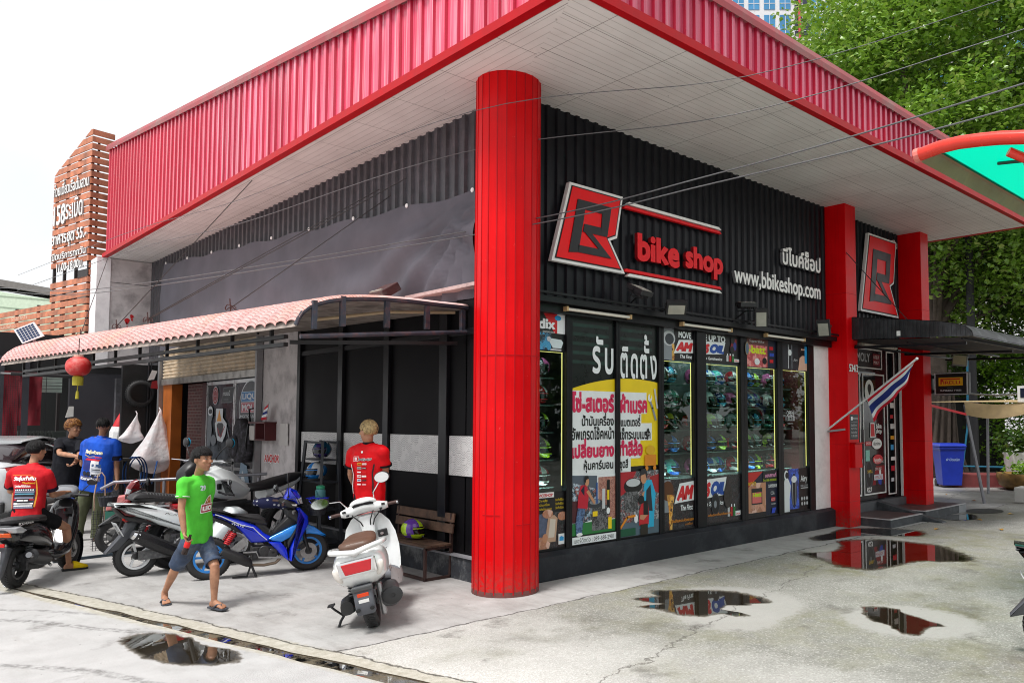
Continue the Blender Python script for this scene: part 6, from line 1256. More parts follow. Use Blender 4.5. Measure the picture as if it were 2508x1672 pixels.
# ================================================================ motorcycles
RUB = P('tyre rubber', (.022,.022,.023), .7); PLB_ = P('black plastic', (.018,.018,.020), .45, var=.15); PLG = P('grey plastic', (.09,.095,.10), .5, var=.1); ALU = P('cast alloy', (.42,.42,.43), .35, .85, var=.15, dirt='#3a3530', ds=12, da=.4); CHR = P('chrome', (.75,.75,.76), .08, 1.0, var=.03)
ENG = P('engine casting', (.05,.05,.053), .4, .5, var=.4, vs=20); MIR = P('mirror glass', (.85,.87,.88), .02, 1.0, var=0); SEATB = P('black seat', (.020,.019,.021), .55, var=.2, bump=.2, bs=180)
def wheel(t, c, R, tw, rim, spokes=5, disc=0, rimR=.68, rimw=.6):
    """wheel > tyre, rim, brake disc; axle along local y"""
    c = Vector(c); hub = MB().lathe([(.0,-.06),(.045,-.06),(.05,-.03),(.05,.03),(.045,.06),(0,.06)], c, (0,1,0), 16).build('wheel', ENG, t, smooth=40)
    ri = R*rimR; h = tw/2; tb = MB()
    tb.lathe([(ri,-h*.62),(ri+(R-ri)*.35,-h*.98),(ri+(R-ri)*.72,-h*.9),(R-.006,-h*.5),(R,0),(R-.006,h*.5),(ri+(R-ri)*.72,h*.9),(ri+(R-ri)*.35,h*.98),(ri,h*.62)], c, (0,1,0), 44, 0, False)
    for k in range(46):
        a = 2*math.pi*k/46
        for sg in (-1, 1):
            d = Vector((math.cos(a+.03*sg), 0, math.sin(a+.03*sg))); tg = Vector((-d.z, 0, d.x)); p = c+d*(R-.002)+Vector((0, sg*h*.33, 0)); tb.obox(p, d*.004, (tg*.012+Vector((0,sg*.018,0))), tg.cross(d)*.006+tg*.006)
    tb.build('tyre', RUB, hub, smooth=40)
    rb = MB(); rb.lathe([(ri*.86,-h*rimw),(ri*1.01,-h*rimw*1.05),(ri*1.02,-h*.3),(ri*.93,0),(ri*1.02,h*.3),(ri*1.01,h*rimw*1.05),(ri*.86,h*rimw),(ri*.84,0),(ri*.86,-h*rimw)], c, (0,1,0), 44, 0, False)
    for k in range(spokes):
        a = 2*math.pi*(k+.25)/spokes; d = Vector((math.cos(a), 0, math.sin(a))); d2 = Vector((math.cos(a+.22), 0, math.sin(a+.22))); rb.bar(c+d*.04, c+d2*ri*.9, .026, .03, up=(0,1,0))
    rb.build('rim', rim, hub, smooth=40)
    if disc:
        db = MB(); db.lathe([(.05,0),(.11,0),(.11,.004),(.05,.004)], c+Vector((0,disc,0)), (0,1,0), 32, 0, False)
        for k in range(12): a = 2*math.pi*k/12; db.bar(c+Vector((.06*math.cos(a),disc-.003,.06*math.sin(a))), c+Vector((.1*math.cos(a+.5),disc-.003,.1*math.sin(a+.5))), .007, .006, up=(0,1,0))
        db.build('brake_disc', ALU, hub); MB().obox(c+Vector((-.085,disc,.07)), (.035,0,.02), (0,.02,0), (-.015,0,.03)).build('caliper', PLB_, hub, bevel=.006)
    return hub
def spring(t, a, b, r, m, n=7, name='shock_absorber'):
    a, b = Vector(a), Vector(b); d = b-a; u = d.orthogonal().normalized(); v = d.normalized().cross(u); mb = MB()
    mb.tube([a+d*.12+d*.76*i/(n*10)+(u*math.cos(2*math.pi*i/10)+v*math.sin(2*math.pi*i/10))*r for i in range(n*10+1)], r*.28, 6, 0); mb.tube([a, b], r*.42, 8, 1); mb.build(name, [m, PLB_], t, smooth=60)
def bike(name, label, cat, loc, rz, lean=0., sc=.855, group='parked motorcycles and scooters'):
    t = thing(name, label, cat, loc, rz, group); t.rotation_euler = (lean, 0, rz); t.scale = (sc, sc, sc); return t
def plate(t, c, R, w, h, lines, frame=True):
    """white number plate facing local -x turned by matrix R"""
    c = Vector(c); u = R @ Vector((0,-1,0)); v = R @ Vector((0,0,1)); n = u.cross(v)
    o = MB().obox(c, u*w/2, v*h/2, n*.003).build('number_plate', C('#dfe2e4', .45), t, bevel=.004); A = Art(c-u*w/2-v*h/2+n*.004, u, v)
    for s, x, y, ww, hh, m in lines: A.txt(s, x*w, y*h, m, w=ww*w, h=hh*h, bold=.01)
    A.build('plate_lettering', o)
def mirror(t, base, mid, head, r, m, face, back=None, rr=(1, .7)):
    mb = MB(); mb.tube([base, mid, head], .006, 6); mb.ell(base, (.02,.02,.015), 8, 5); hb = MB(); f = Vector(face).normalized(); u = f.orthogonal().normalized(); u = Vector((0,0,1)).cross(f).normalized(); v = f.cross(u); M = Matrix((u, v, f)).transposed()
    hb.ell(head, (r*rr[0], r*rr[1], .022), 18, 8, 0, M); o = mb.merge(hb, None, 1).build('mirror', [CHR if back is None else back, m if back is None else back], t, smooth=180)
    MB().lathe([(.001,0),(r*.9,0)], (0,0,0), (0,0,1), 22).build('mirror_glass', MIR if back != 'cyan' else MIR, o) if 0 else None
    g = MB(); h = Vector(head)+f*.0235; g.add([h+u*r*rr[0]*.88*math.cos(a)+v*r*rr[1]*.88*math.sin(a) for a in (2*math.pi*k/22 for k in range(22))], [tuple(range(22))]); g.build('mirror_glass', m if back is not None and m is not PLB_ else MIR, o); return o
def underbone(label, loc, rz, c1, c2, rimc, lean=0., extra=True):
    T = lambda q: [((x-250)/992, (1510-.0976*(x-250)-y)/985) for x, y in q]
    p1 = lambda x, y: T([(x, y)])[0]
    t = bike('underbone_motorcycle', label, 'motorcycle', loc, rz, lean)
    B1 = P('paint '+c1, c1, .22, var=.06, coat=.8); B2 = P('paint '+c2, c2, .2, var=.06, coat=.8); RM = P('rim '+rimc, rimc, .3, var=.08, coat=.4)
    wheel(t, (0,0,.275), .275, .085, RM, 5); wheel(t, (1.24,0,.275), .275, .08, RM, 5, -.065)
    def pil(q, y0, y1, nm, m, ins=.012): MB().pillow(T(q), y0, y1, ins).build(nm, m, t, smooth=35)
    side = [(275,655),(400,668),(640,738),(800,792),(900,890),(985,935),(960,1005),(880,1015),(740,1020),(640,900),(540,800),(400,730),(290,690)]
    pil(side, -.115, .115, 'body', B1, .03)
    pil([(985,935),(1330,745),(1300,850),(1240,930),(1120,1000),(1015,990),(950,965)], -.12, -.07, 'side_wedge', B2); pil([(985,935),(1330,745),(1300,850),(1240,930),(1120,1000),(1015,990),(950,965)], .07, .12, 'side_wedge', B2)
    pil([(955,1000),(1110,1005),(1185,1090),(1212,1250),(1110,1170),(1000,1055)], -.13, -.06, 'lower_cowl', B1); pil([(955,1000),(1110,1005),(1185,1090),(1212,1250),(1110,1170),(1000,1055)], .06, .13, 'lower_cowl', B1)
    pil([(1290,545),(1335,535),(1440,640),(1452,740),(1330,1010),(1262,1240),(1228,1245),(1225,1080),(1350,760),(1370,690)], -.19, .19, 'leg_shield', B1, .025)
    pil([(1180,570),(1280,560),(1370,690),(1345,790),(1240,1010),(1200,1080),(1190,1000),(1300,800),(1310,730),(1190,660)], -.15, .15, 'inner_shield', PLB_, .02)
    pil([(1405,780),(1470,760),(1560,800),(1715,905),(1700,925),(1600,900),(1480,888),(1425,905),(1395,975),(1348,965),(1365,880)], -.06, .06, 'front_fender', B2, .02)
    pil([(1150,440),(1205,300),(1225,280),(1300,305),(1360,385),(1385,480),(1340,505),(1260,475)], -.11, .11, 'headlight_cowl', B1, .035); pil([(1290,430),(1362,398),(1382,480),(1325,495)], -.122, .122, 'headlight', P('headlamp', (.6,.62,.65), .08, .2), .015)
    pil([(1100,470),(1150,430),(1280,470),(1300,540),(1220,548),(1120,510)], -.16, .16, 'handlebar_cover', PLB_, .02); pil([(1225,490),(1300,490),(1290,520),(1240,515)], -.168, .168, 'indicator', C('#d9d6d0', .2))
    pil([(235,585),(330,600),(520,662),(700,655),(850,660),(915,700),(938,785),(800,775),(640,735),(480,690),(250,640)], -.12, .12, 'seat', SEATB, .03)
    pil([(255,690),(400,735),(545,805),(640,905),(560,880),(420,800),(270,740)], -.10, .10, 'rear_undertray', PLB_)
    pil([(770,690),(900,700),(930,790),(1010,880),(1190,680),(1260,640),(1330,740),(985,940),(880,900),(790,800)], -.085, .085, 'centre_frame', PLB_, .01)
    eng = MB(); a = p1(760,1080); b = p1(1060,1210)
    eng.box(a[0], b[0], -.11, .11, b[1], a[1]); 
    for q, r in (((900,1120),.075),((1000,1150),.07),((1010,1130),.045)): x, z = p1(*q); eng.lathe([(r,-.135),(r*.95,-.15),(r*.5,-.155),(0.001,-.155)], (x, 0, z), (0,1,0), 20)
    for k in range(6): x, z = p1(1040+22*k, 1100); eng.box(x, x+.012, -.08, .08, z-.09, z+.06)
    eng.build('engine', ENG, t, smooth=40, bevel=.006)
    for k in range(4): x, z = p1(960+40*k, 850-45*k); MB().bar((x, -.095, z-.03), (x+.03, -.095, z+.05), .015, .01, up=(0,1,0)).build('step_rubber', PLG, t)
    ex = MB(); q = [p1(*v) for v in ((390,1120),(440,1150),(600,1215),(700,1265),(735,1300))]; ex.tube([(x, -.17, z) for x, z in q], [.045,.06,.068,.06,.03], 14); ex.build('muffler', P('muffler black', (.025,.025,.026), .45, .3), t, smooth=40)
    q = [p1(*v) for v in ((730,1300),(900,1300),(1040,1270),(1100,1210))]; MB().tube([(x, -.15, z) for x, z in q], .02, 8).build('exhaust_pipe', P('scorched pipe', (.16,.12,.09), .4, .7), t, smooth=40)
    mb = MB(); a, b = p1(770,1160), (0, .275)
    for y in (-.09, .09): mb.bar((a[0], y, a[1]), (b[0]-.03, y, b[1]), .03, .05, up=(0,1,0))
    mb.build('swingarm', PLB_, t)
    for y in (-.12, .12): a, b = p1(540,870), p1(425,1070); spring(t, (b[0], y, b[1]), (a[0], y, a[1]), .033, C('#c81f2a', .35))
    mb = MB(); q = [p1(*v) for v in ((490,1100),(640,960),(700,1030),(580,1140))]; mb.prism([(x, -.125, z) for x, z in q], (0,.02,0)); mb.build('footrest_bracket', ALU, t)
    mb = MB(); q = [p1(*v) for v in ((640,1140),(800,1130),(830,1200),(1110,1200))]; mb.tube([(x, -.16, z) for x, z in q], .012, 6); mb.build('footpeg', ALU, t)
    mb = MB(); q = [p1(*v) for v in ((745,1310),(700,1490),(525,1470))]; mb.tube([(x, -.1, max(.012, z)) for x, z in q], .014, 6); q = [p1(*v) for v in ((745,1310),(800,1510))]; mb.tube([(x, -.18+.0, max(.012, z)) for x, z in q], .016, 6); mb.build('kickstand', PLB_, t)
    mb = MB(); a = p1(1300,560)
    for y in (-.065, .065): mb.tube([(1.24, y, .275), (1.14, y, .62), (1.08, y*.9, .85)], .022, 8)
    mb.build('fork', PLB_, t, smooth=40)
    for y in (-1, 1): mb = MB(); x, z = p1(1140,490); mb.tube([(x, y*.15, z), (x-.03, y*.24, z+.01), (x-.06, y*.35, z+.005)], [.011,.017,.017], 8); mb.build('grip', P('brown grip', (.07,.035,.03), .6), t, smooth=40)
    x, z = p1(1180,430); mirror(t, (x, -.16, z+.03), (x, -.2, z+.15), (x-.02, -.22, z+.30), .06, PLB_, (-1,.25,.0), PLB_, (.6, 1.05)); mirror(t, (x, .16, z+.03), (x-.05, .22, z+.10), (x-.08, .27, z+.12), .06, PLB_, (-1,-.25,.0), PLB_, (.8, 1.0))
    mb = MB(); q = [p1(*v) for v in ((300,665),(380,690),(480,735),(620,790),(760,820),(840,900),(930,975))]; mb.tube([(x, -.1165, z) for x, z in q], .006, 5); mb.build('body_stripe', C('#cfd6e0', .3), t)
    A = Art((p1(500,765)[0], -.118, p1(500,790)[1]), (1,0,-.32), (0,0,1)); A.txt('WAVE', 0, 0, C('#dfe6ee', .4), w=.17, h=.035, slant=.4); A.build('side_lettering', t)
    MB().lathe([(.03,-.003),(.03,.003)], (p1(1255,595)[0], -.19, p1(1255,595)[1]), (0,1,0), 16).build('ignition', CHR, t)
    mb = MB()
    for y, q in ((-.14, .0), (-.05, .02), (.1, .01)): mb.tube([(.97,y,1.0),(1.05,y*1.3,1.02-q),(1.12,y*.8,.9),(1.13,y*.5,.75)], .006, 5)
    mb.tube([(1.2,-.075,.36),(1.19,-.09,.55),(1.13,-.08,.8)], .006, 5); mb.build('cable', BLACK, t, smooth=60)
    # wire basket ahead of the leg shield
    mb = MB(); n = 16
    for z_, r in ((.98,.15),(.9,.14),(.82,.12),(.76,.10)): mb.tube([(1.36+r*1.0*math.cos(a), r*1.1*math.sin(a), z_) for a in (2*math.pi*k/n for k in range(n))], .004, 4, 0, True, True)
    for k in range(n): a = 2*math.pi*k/n; mb.tube([(1.36+.15*math.cos(a), .165*math.sin(a), .98), (1.36+.10*math.cos(a), .11*math.sin(a), .76)], .003, 4)
    mb.lathe([(.0,.755),(.105,.76),(.125,.85),(.13,.9)], (1.36,0,0), n=20); mb.build('basket', P('basket', (.02,.022,.03), .6), t, smooth=40)
    if extra:
        mb = MB()
        for k in range(7): a = 2*math.pi*k/7; mb.tube([(1.36+.155*math.cos(a), .17*math.sin(a), .985), (1.36+.1*math.cos(a+1), .1*math.sin(a+1), 1.0), (1.36+.155*math.cos(a+2), .17*math.sin(a+2), .985)], .006, 5)
        mb.tube([(1.22,-.1,.97),(1.3,-.15,.86),(1.42,-.16,.97)], .006, 5); mb.build('elastic_net', C('#1f2fd0', .5), t)
    return t
ub = underbone('blue underbone motorcycle with sky blue wheels on its stand beside the walking boy', (3.126, 9.464, 0), R_(-12.6), '#0a2fd0', '#1b8ff2', '#1f7fd0')
underbone('red underbone motorcycle with front basket half hidden behind the white scooter', (3.85, 11.85, 0), R_(170), '#7a1016', '#1a1a1c', '#2a2a2c', extra=False)
# ---------------------------------------------------------------- maxi scooter seen from its side, white, and its dark twin at the right edge
def maxi(label, loc, rz, c1, sc=.855):
    t = bike('scooter', label, 'scooter', loc, rz, 0, sc); W1 = P('scooter '+c1, c1, .22, var=.04, coat=.7)
    T = lambda q: [((x-440)*.00115, (1470-.098*(x-440)-y)*.00115) for x, y in q]; p1 = lambda x, y: T([(x, y)])[0]
    wheel(t, (0,0,.27), .27, .12, C('#eef0f2', .3, coat=.4), 5, 0, .66); wheel(t, (1.31,0,.27), .27, .10, C('#eef0f2', .3, coat=.4), 5, -.07, .66)
    def pil(q, y0, y1, nm, m, ins=.012): return MB().pillow(T(q), y0, y1, ins).build(nm, m, t, smooth=35)
    pil([(165,632),(560,636),(760,690),(920,745),(1080,820),(1110,960),(1000,1000),(940,970),(800,915),(640,870),(540,815),(380,770),(290,740),(225,680)], -.16, .16, 'body', W1, .05)
    pil([(172,642),(430,640),(610,690),(300,664)], -.166, .166, 'tail_groove', BLACK, .004); pil([(205,690),(300,745),(390,775),(280,765)], -.15, .15, 'tail_light', C('#5a1216', .15), .01)
    pil([(190,695),(285,770),(380,785),(545,830),(640,880),(500,868),(330,830),(270,790)], -.13, .13, 'undertray', PLB_)
    pil([(345,575),(380,530),(430,508),(520,508),(700,522),(880,527),(1010,560),(1050,640),(900,615),(760,605),(560,606),(360,597)], -.13, .13, 'seat', SEATB, .035)
    mb = MB()
    for k in range(13): x, z = p1(520+33*k, 505+2*k); mb.tube([(x+.0, -.125, z-.06), (x, -.10, z-.005), (x+.004, 0, z+.006), (x, .10, z-.005), (x, .125, z-.06)], .012, 6)
    mb.build('seat_rib', SEATB, t, smooth=60)
    pil([(775,628),(940,602),(1040,640),(1040,700),(940,700),(800,682)], -.15, .15, 'side_panel', C('#b01420', .25, coat=.6), .012)
    x, z = p1(600,630); MB().prism([(x,-.163,z-.01),(x+.16,-.163,z-.02),(x+.16,-.163,z-.04),(x,-.163,z-.035)], (0,.004,0)).build('badge', C('#b9bcc0', .3), t); A = Art((p1(690,750)[0], -.163, p1(690,745)[1]), (1,0,-.2), (0,0,1)); A.txt('PCX', 0, 0, BLACK, w=.18, h=.022, slant=.4); A.build('side_lettering', t)
    m = MB(); a, b = p1(375,985), p1(880,1210); a, b = Vector((a[0], -.19, a[1])), Vector((b[0], -.17, b[1])); d = (b-a)
    m.tube([a-d*.02, a, a+d*.06, a+d*.5, a+d*.9, b], [.05,.082,.09,.09,.085,.05], 8); m.build('muffler', P('carbon muffler', (.02,.02,.022), .4, .2, var=.5, vs=60), t, smooth=30); MB().tube([a-d*.06, a+d*.05], [.06,.086], 10).build('muffler_tip', CHR, t, smooth=40); MB().tube([b, b+d*.3+Vector((0,.1,-.02))], .02, 8).build('exhaust_pipe', ALU, t)
    for y in (-.11, .11): q, r = p1(430,990), p1(500,830); spring(t, (q[0]+.02, y, q[1]), (r[0], y, r[1]), .03, PLG)
    pil([(330,855),(420,830),(440,860),(360,1020),(250,1160),(120,1212),(118,1195),(280,980)], -.055, .055, 'mudguard', P('mudguard grey', (.075,.08,.092), .45), .012)
    x, z = p1(255,930); plate(t, (x-.015,0,z), Matrix.Rotation(R_(-28), 3, 'Y'), .2, .2, (('1ขว', .3, .6, .4, .22, BLACK), ('กรุงเทพ', .25, .42, .5, .1, BLACK), ('2985', .2, .1, .6, .24, BLACK))); x, z = p1(330,815); MB().obox((x-.03,0,z), (.01,0,0), (0,.03,0), (0,0,.018)).build('reflector', C('#e02818', .2), t)
    e = MB(); a = p1(820,1100); e.box(a[0]-.05, a[0]+.25, -.12, .12, a[1]-.12, a[1]+.14); e.box(0, .4, -.13, -.09, .22, .34); e.lathe([(.1,-.14),(.08,-.16),(.001,-.16)], (a[0]+.08,0,a[1]), (0,1,0), 18)
    for k in range(5): e.box(a[0]+.02*k, a[0]+.02*k+.008, -.15, .1, a[1]-.05, a[1]+.12)
    e.build('engine', P('engine light', (.16,.16,.165), .4, .5, var=.5, vs=25), t, smooth=40); e = MB(); e.box(-.02, .45, .07, .12, .2, .36); e.build('swingarm', PLB_, t, bevel=.01)
    # front half
    lo = MB(); rings = []
    for x, hw, z0, z1 in ((.62,.16,.36,.66),(.75,.19,.26,.52),(.95,.20,.24,.50),(1.1,.21,.30,.70),(1.2,.2,.42,.82),(1.32,.16,.55,.82),(1.45,.08,.62,.74)):
        rings.append([(x, hw*math.copysign(abs(math.cos(a))**.6, math.cos(a)), (z0+z1)/2+(z1-z0)/2*math.copysign(abs(math.sin(a))**.6, math.sin(a))) for a in (2*math.pi*k/20 for k in range(20))])
    lo.ringloft(rings); lo.build('front_cowl', W1, t, smooth=60); MB().tube([(1.31,0,.27),(1.2,0,.75)], .05, 8).build('fork', PLB_, t); mb = MB(); mb.lathe([(.29,-.07),(.31,0),(.29,.07)], (1.31,0,.27), (0,1,0), 20, 0, False, R_(20), R_(150)); mb.build('front_fender', W1, t, smooth=60)
    mb = MB(); mb.tube([(1.12,-.36,1.02),(1.12,-.2,1.03),(1.16,0,1.0),(1.12,.2,1.03),(1.12,.36,1.02)], .016, 8); mb.build('handlebar', PLB_, t, smooth=40); MB().prism([(1.22,-.14,.98),(1.22,.14,.98),(1.12,.1,1.2),(1.12,-.1,1.2)], (.01,0,0)).build('windscreen', P('smoke screen', (.02,.02,.022), .1), t)
    for y in (-1, 1): mirror(t, (1.14, y*.2, 1.04), (1.12, y*.26, 1.12), (1.08, y*.32, 1.2), .06, PLB_, (-1, -y*.2, 0), PLB_, (1.1,.7))
    return t
maxi('white maxi scooter with ribbed black seat parked behind the boy in green', (2.603, 10.275, 0), R_(3), '#e9f0f2')
maxi('dark scooter mostly outside the frame at the right edge, only its tail showing', (6.65, 1.87, 0), R_(-70), '#16181f')
# ---------------------------------------------------------------- classic scooters seen from behind
def sup(rings, n=22, e=.75):
    return [[(x, y0+hw*math.copysign(abs(math.cos(a))**e, math.cos(a)), (z0+z1)/2+(z1-z0)/2*math.copysign(abs(math.sin(a))**e, math.sin(a))) for a in (2*math.pi*k/n for k in range(n))] for x, hw, z0, z1, y0 in [(r+(0.,))[:5] for r in rings]]
def retro(label, loc, rz, lean):
    t = bike('scooter', label, 'scooter', loc, rz, lean); t.scale = (.855, 1.05, .88); WH = P('pearl white', (.80,.82,.82), .2, var=.03, coat=.7, dirt='#8b8478', ds=5, da=.22); GP = P('step grey', (.085,.09,.105), .5); BRS = P('brown seat', (.105,.052,.032), .5, var=.15, bump=.15, bs=160)
    wheel(t, (0,0,.25), .25, .11, PLB_, 6, 0, .6); wheel(t, (1.26,0,.25), .25, .1, PLB_, 6, 0, .6)
    MB().ringloft(sup([(-.335,.06,.60,.72),(-.32,.13,.53,.76),(-.27,.175,.48,.79),(-.18,.205,.445,.81),(-.02,.215,.43,.82),(.15,.21,.42,.81),(.3,.195,.40,.80),(.45,.165,.36,.77),(.58,.13,.32,.70),(.66,.10,.28,.50)])).build('body', WH, t, smooth=180)
    st = MB(); st.ringloft(sup([(-.20,.07,.80,.845),(-.17,.125,.79,.87),(-.05,.15,.79,.885),(.12,.145,.79,.875),(.2,.14,.79,.89),(.35,.125,.785,.90),(.5,.10,.775,.875),(.58,.05,.77,.82)], e=.8)); st.build('seat', BRS, t, smooth=180); MB().obox((-.178,0,.845), (.003,0,0), (0,.07,.0), (-.004,0,.014)).build('seat_badge', C('#c9c3bb', .4), t)
    gr = MB(); gr.tube([(.12,-.19,.80),(-.05,-.215,.815),(-.22,-.19,.82),(-.33,-.10,.815),(-.345,0,.79),(-.33,.10,.815),(-.22,.19,.82),(-.05,.215,.815),(.12,.19,.80)], [.02,.024,.026,.026,.03,.026,.026,.024,.02], 10); gr.tube([(-.34,0,.79),(-.27,0,.74)], .03, 8); gr.build('grab_rail', WH, t, smooth=180)
    R = Matrix.Rotation(R_(-12), 3, 'Y')
    MB().obox((-.335,0,.655), (.016,0,.003), (0,.15,0), (-.012,0,.075)).build('tail_light_surround', CHR, t, bevel=.02)
    mb = MB(); mb.prism([(-.352,-.12,.705),(-.352,.12,.705),(-.346,.10,.60),(-.346,-.10,.60)], (-.014,0,0)); mb.build('tail_light', P('red lens', (.55,.012,.02), .12, var=.1, spec=.6), t, bevel=.012)
    for y in (-1, 1): MB().ell((-.285,y*.165,.60), (.025,.03,.075), 14, 8, 0, Matrix.Rotation(y*R_(-18), 3, 'X')).build('indicator', C('#dcd6cf', .12), t, smooth=180)
    A = Art((-.20,-.221,.535), (.96,-.12,.2), (0,.05,1)); A.txt('GIORNO+', 0, 0, P('badge gold', (.25,.22,.18), .3), w=.13, h=.02, slant=.3, bold=.02); A.build('side_badge', t)
    mg = MB(); mg.pillow([(-.20,.47),(-.30,.47),(-.335,.40),(-.36,.26),(-.34,.20),(-.28,.21),(-.25,.36)], -.075, .075, .02); mg.build('mudguard', GP, t, smooth=40); MB().obox((-.325,0,.445), (.03,0,0), (0,.085,0), (-.01,0,.025)).build('plate_lamp', PLG, t, bevel=.015); MB().obox((-.338,0,.385), (.008,0,0), (0,.045,0), (-.003,0,.018)).build('reflector', P('orange reflector', (.75,.06,.01), .15), t, bevel=.004); MB().obox((-.352,0,.33), (.004,0,0), (0,.04,0), (-.003,0,.016)).build('sticker', WHITE, t)
    for y in (-.055, .055): MB().lathe([(.018,0),(.018,.02),(.008,.022)], (-.365,y,.255), (-1,0,.1), 12).build('bolt', BLACK, t)
    en = MB(); en.ringloft(sup([(-.08,.06,.18,.34,-.16),(0,.075,.15,.37,-.17),(.12,.075,.15,.37,-.17),(.3,.07,.17,.36,-.16),(.36,.05,.2,.32,-.15)])); en.build('transmission_cover', PLG, t, smooth=60); MB().lathe([(.085,0),(.085,.03),(.06,.045),(.02,.045),(.018,.035),(0.001,.035)], (-.07,-.19,.27), (-1,-.3,0), 20).build('air_filter', P('filter black', (.03,.03,.032), .5), t, smooth=40)
    en = MB(); en.box(-.08,.02,-.125,-.085,.1,.42); en.box(0,.4,-.07,.07,.2,.36); en.build('engine', ALU, t, bevel=.015); en = MB(); en.ringloft(sup([(.45,.05,.2,.3,.16),(.3,.06,.17,.32,.16),(.05,.065,.17,.34,.17),(-.12,.05,.19,.32,.17)])); en.build('muffler', P('muffler black', (.025,.025,.026), .45, .3), t, smooth=60)
    mb = MB(); mb.tube([(.15,.2,.2),(.05,.26,.12),(-.02,.30,.02)], .012, 6); mb.tube([(.1,.24,.16),(.0,.28,.25),(-.04,.30,.3)], .011, 6); mb.box(-.09,.01,.27,.32,.3,.315); mb.build('kickstand', PLB_, t); spring(t, (.02,.12,.3), (.08,.12,.55), .03, PLG)
    mb = MB(); mb.ringloft(sup([(.55,.17,.26,.34),(.65,.21,.25,.35),(.95,.215,.25,.35),(1.05,.2,.27,.42)], e=.5)); mb.build('floorboard', GP, t, smooth=50); 
    for y in (-1, 1): mb = MB(); mb.ringloft([[(x, y*(w_), z0), (x, y*(w_+.012), (z0+z1)/2), (x, y*w_, z1)] for x, w_, z0, z1 in ((.35,.17,.34,.5),(.5,.18,.26,.46),(.8,.22,.22,.36),(1.0,.22,.22,.38))], 0, False, False); mb.build('side_skirt', WH, t, smooth=180)
    # leg shield: inner face with cubby and key, convex outer face
    prof_ = [(.30,.215,1.0),(.45,.235,1.03),(.6,.245,1.055),(.75,.235,1.08),(.88,.20,1.10),(.97,.14,1.11),(1.0,.10,1.11)]
    rings = []
    for z, hw, x in prof_:
        n = 12; rings.append([(x+.02-.055*(2*k/n-1)**2, hw*(2*k/n-1), z) for k in range(n+1)]+[(x+.13-.16*(2*k/n-1)**2, hw*(2*k/n-1)*1.0, z) for k in range(n, -1, -1)])
    MB().ringloft(rings).build('leg_shield', WH, t, smooth=50)
    MB().prism([(1.045,-.075,.99),(1.045,.075,.99),(1.03,.05,.70),(1.03,-.05,.70)], (.06,0,0)).build('centre_spine', WH, t, bevel=.02); MB().obox((1.035,-.12,.76), (.012,0,.002), (0,.045,0), (0,0,.04)).build('key_panel', PLB_, t, bevel=.008); MB().lathe([(.016,0),(.016,.02)], (1.02,-.115,.76), (-1,0,0), 12).build('ignition', CHR, t)
    for k in range(3): MB().obox((1.026,0,.66+.03*k), (.006,0,0), (0,.045,0), (0,0,.009)).build('vent', PLB_, t)
    MB().obox((1.03,.13,.62), (.006,0,0), (0,.03,0), (0,0,.018)).build('cubby', BLACK, t)
    hb = MB(); hb.ringloft([[(1.07+.07*math.cos(a)*s, y, 1.055+dz+.06*math.sin(a)*s) for a in (2*math.pi*k/14 for k in range(14))] for y, s, dz in ((-.215,.62,.0),(-.18,.8,.0),(-.11,1.05,.01),(-.06,1.15,.03),(0,1.2,.035),(.06,1.15,.03),(.11,1.05,.01),(.18,.8,.0),(.215,.62,.0))]); hb.build('handlebar_cover', WH, t, smooth=180)
    dR = Matrix.Rotation(R_(-35), 3, 'Y'); db = MB(); db.ell((1.045,0,1.125), (.05,.125,.075), 20, 10, 0, dR); db.build('dash_hood', WH, t, smooth=180); u = dR @ Vector((0,0,1)); nn = dR @ Vector((-1,0,0)); c0 = Vector((1.045,0,1.13))+nn*.042
    MB().prism([c0+Vector((0,-1,0))*a+u*b for a, b in ((-.085,-.02),(.085,-.02),(.1,.02),(.07,.042),(-.07,.042),(-.1,.02))], nn*.014).build('dash', P('dash black', (.012,.012,.014), .15), t, bevel=.004); MB().prism([c0+nn*.0145+Vector((0,-1,0))*a+u*b for a, b in ((-.07,-.012),(.07,-.012),(.08,.01),(-.08,.01))], nn*.001).build('dash_screen', C('#7c8286', .2), t)
    for y in (-1, 1):
        MB().tube([(1.06,y*0.205,1.055),(1.05,y*0.243,1.06),(1.03,y*0.304,1.06)], [.018,.019,.019], 10).build('grip', P('brown grip', (.07,.035,.03), .6), t, smooth=60); MB().tube([(1.03,y*0.304,1.06),(1.025,y*0.319,1.06)], .021, 10).build('bar_end', CHR, t); MB().tube([(1.13,y*0.198,1.06),(1.12,y*0.258,1.045),(1.08,y*0.319,1.05)], .006, 6).build('brake_lever', CHR, t)
        sw = MB(); sw.obox((1.005,y*0.179,1.075), (.008,0,0), (0,.016,0), (0,0,.012)); o = sw.build('switch', PLB_, t); MB().obox((1.0,y*0.152,1.03), (.008,0,0), (0,.012,0), (0,0,.01)).build('switch', PLB_, t)
    mirror(t, (1.06,.15,1.11), (1.05,.20,1.20), (1.0,.37,1.225), .075, PLB_, (-1,-.12,.08), None, (1.15,.78)); mirror(t, (1.06,-.10,1.13), (1.05,-.11,1.22), (1.0,-.22,1.37), .075, PLB_, (-1,.12,-.05), None, (1.0,.86))
    mb = MB()
    for y in (-.12, -.06, .09): mb.tube([(1.03,y*1.4,1.04),(1.0,y*1.1,1.0),(1.02,y*.6,.93),(1.05,y*.4,.86)], .006, 5)
    mb.build('cable', BLACK, t, smooth=60); mb = MB(); mb.tube([(-.1,-.2165,.74),(.05,-.2175,.72),(.25,-.2045,.70),(.42,-.175,.66)], .0022, 4); mb.tube([(-.05,-.2165,.5),(.15,-.213,.5),(.35,-.192,.48)], .0022, 4); mb.build('panel_gap', BLACK, t)
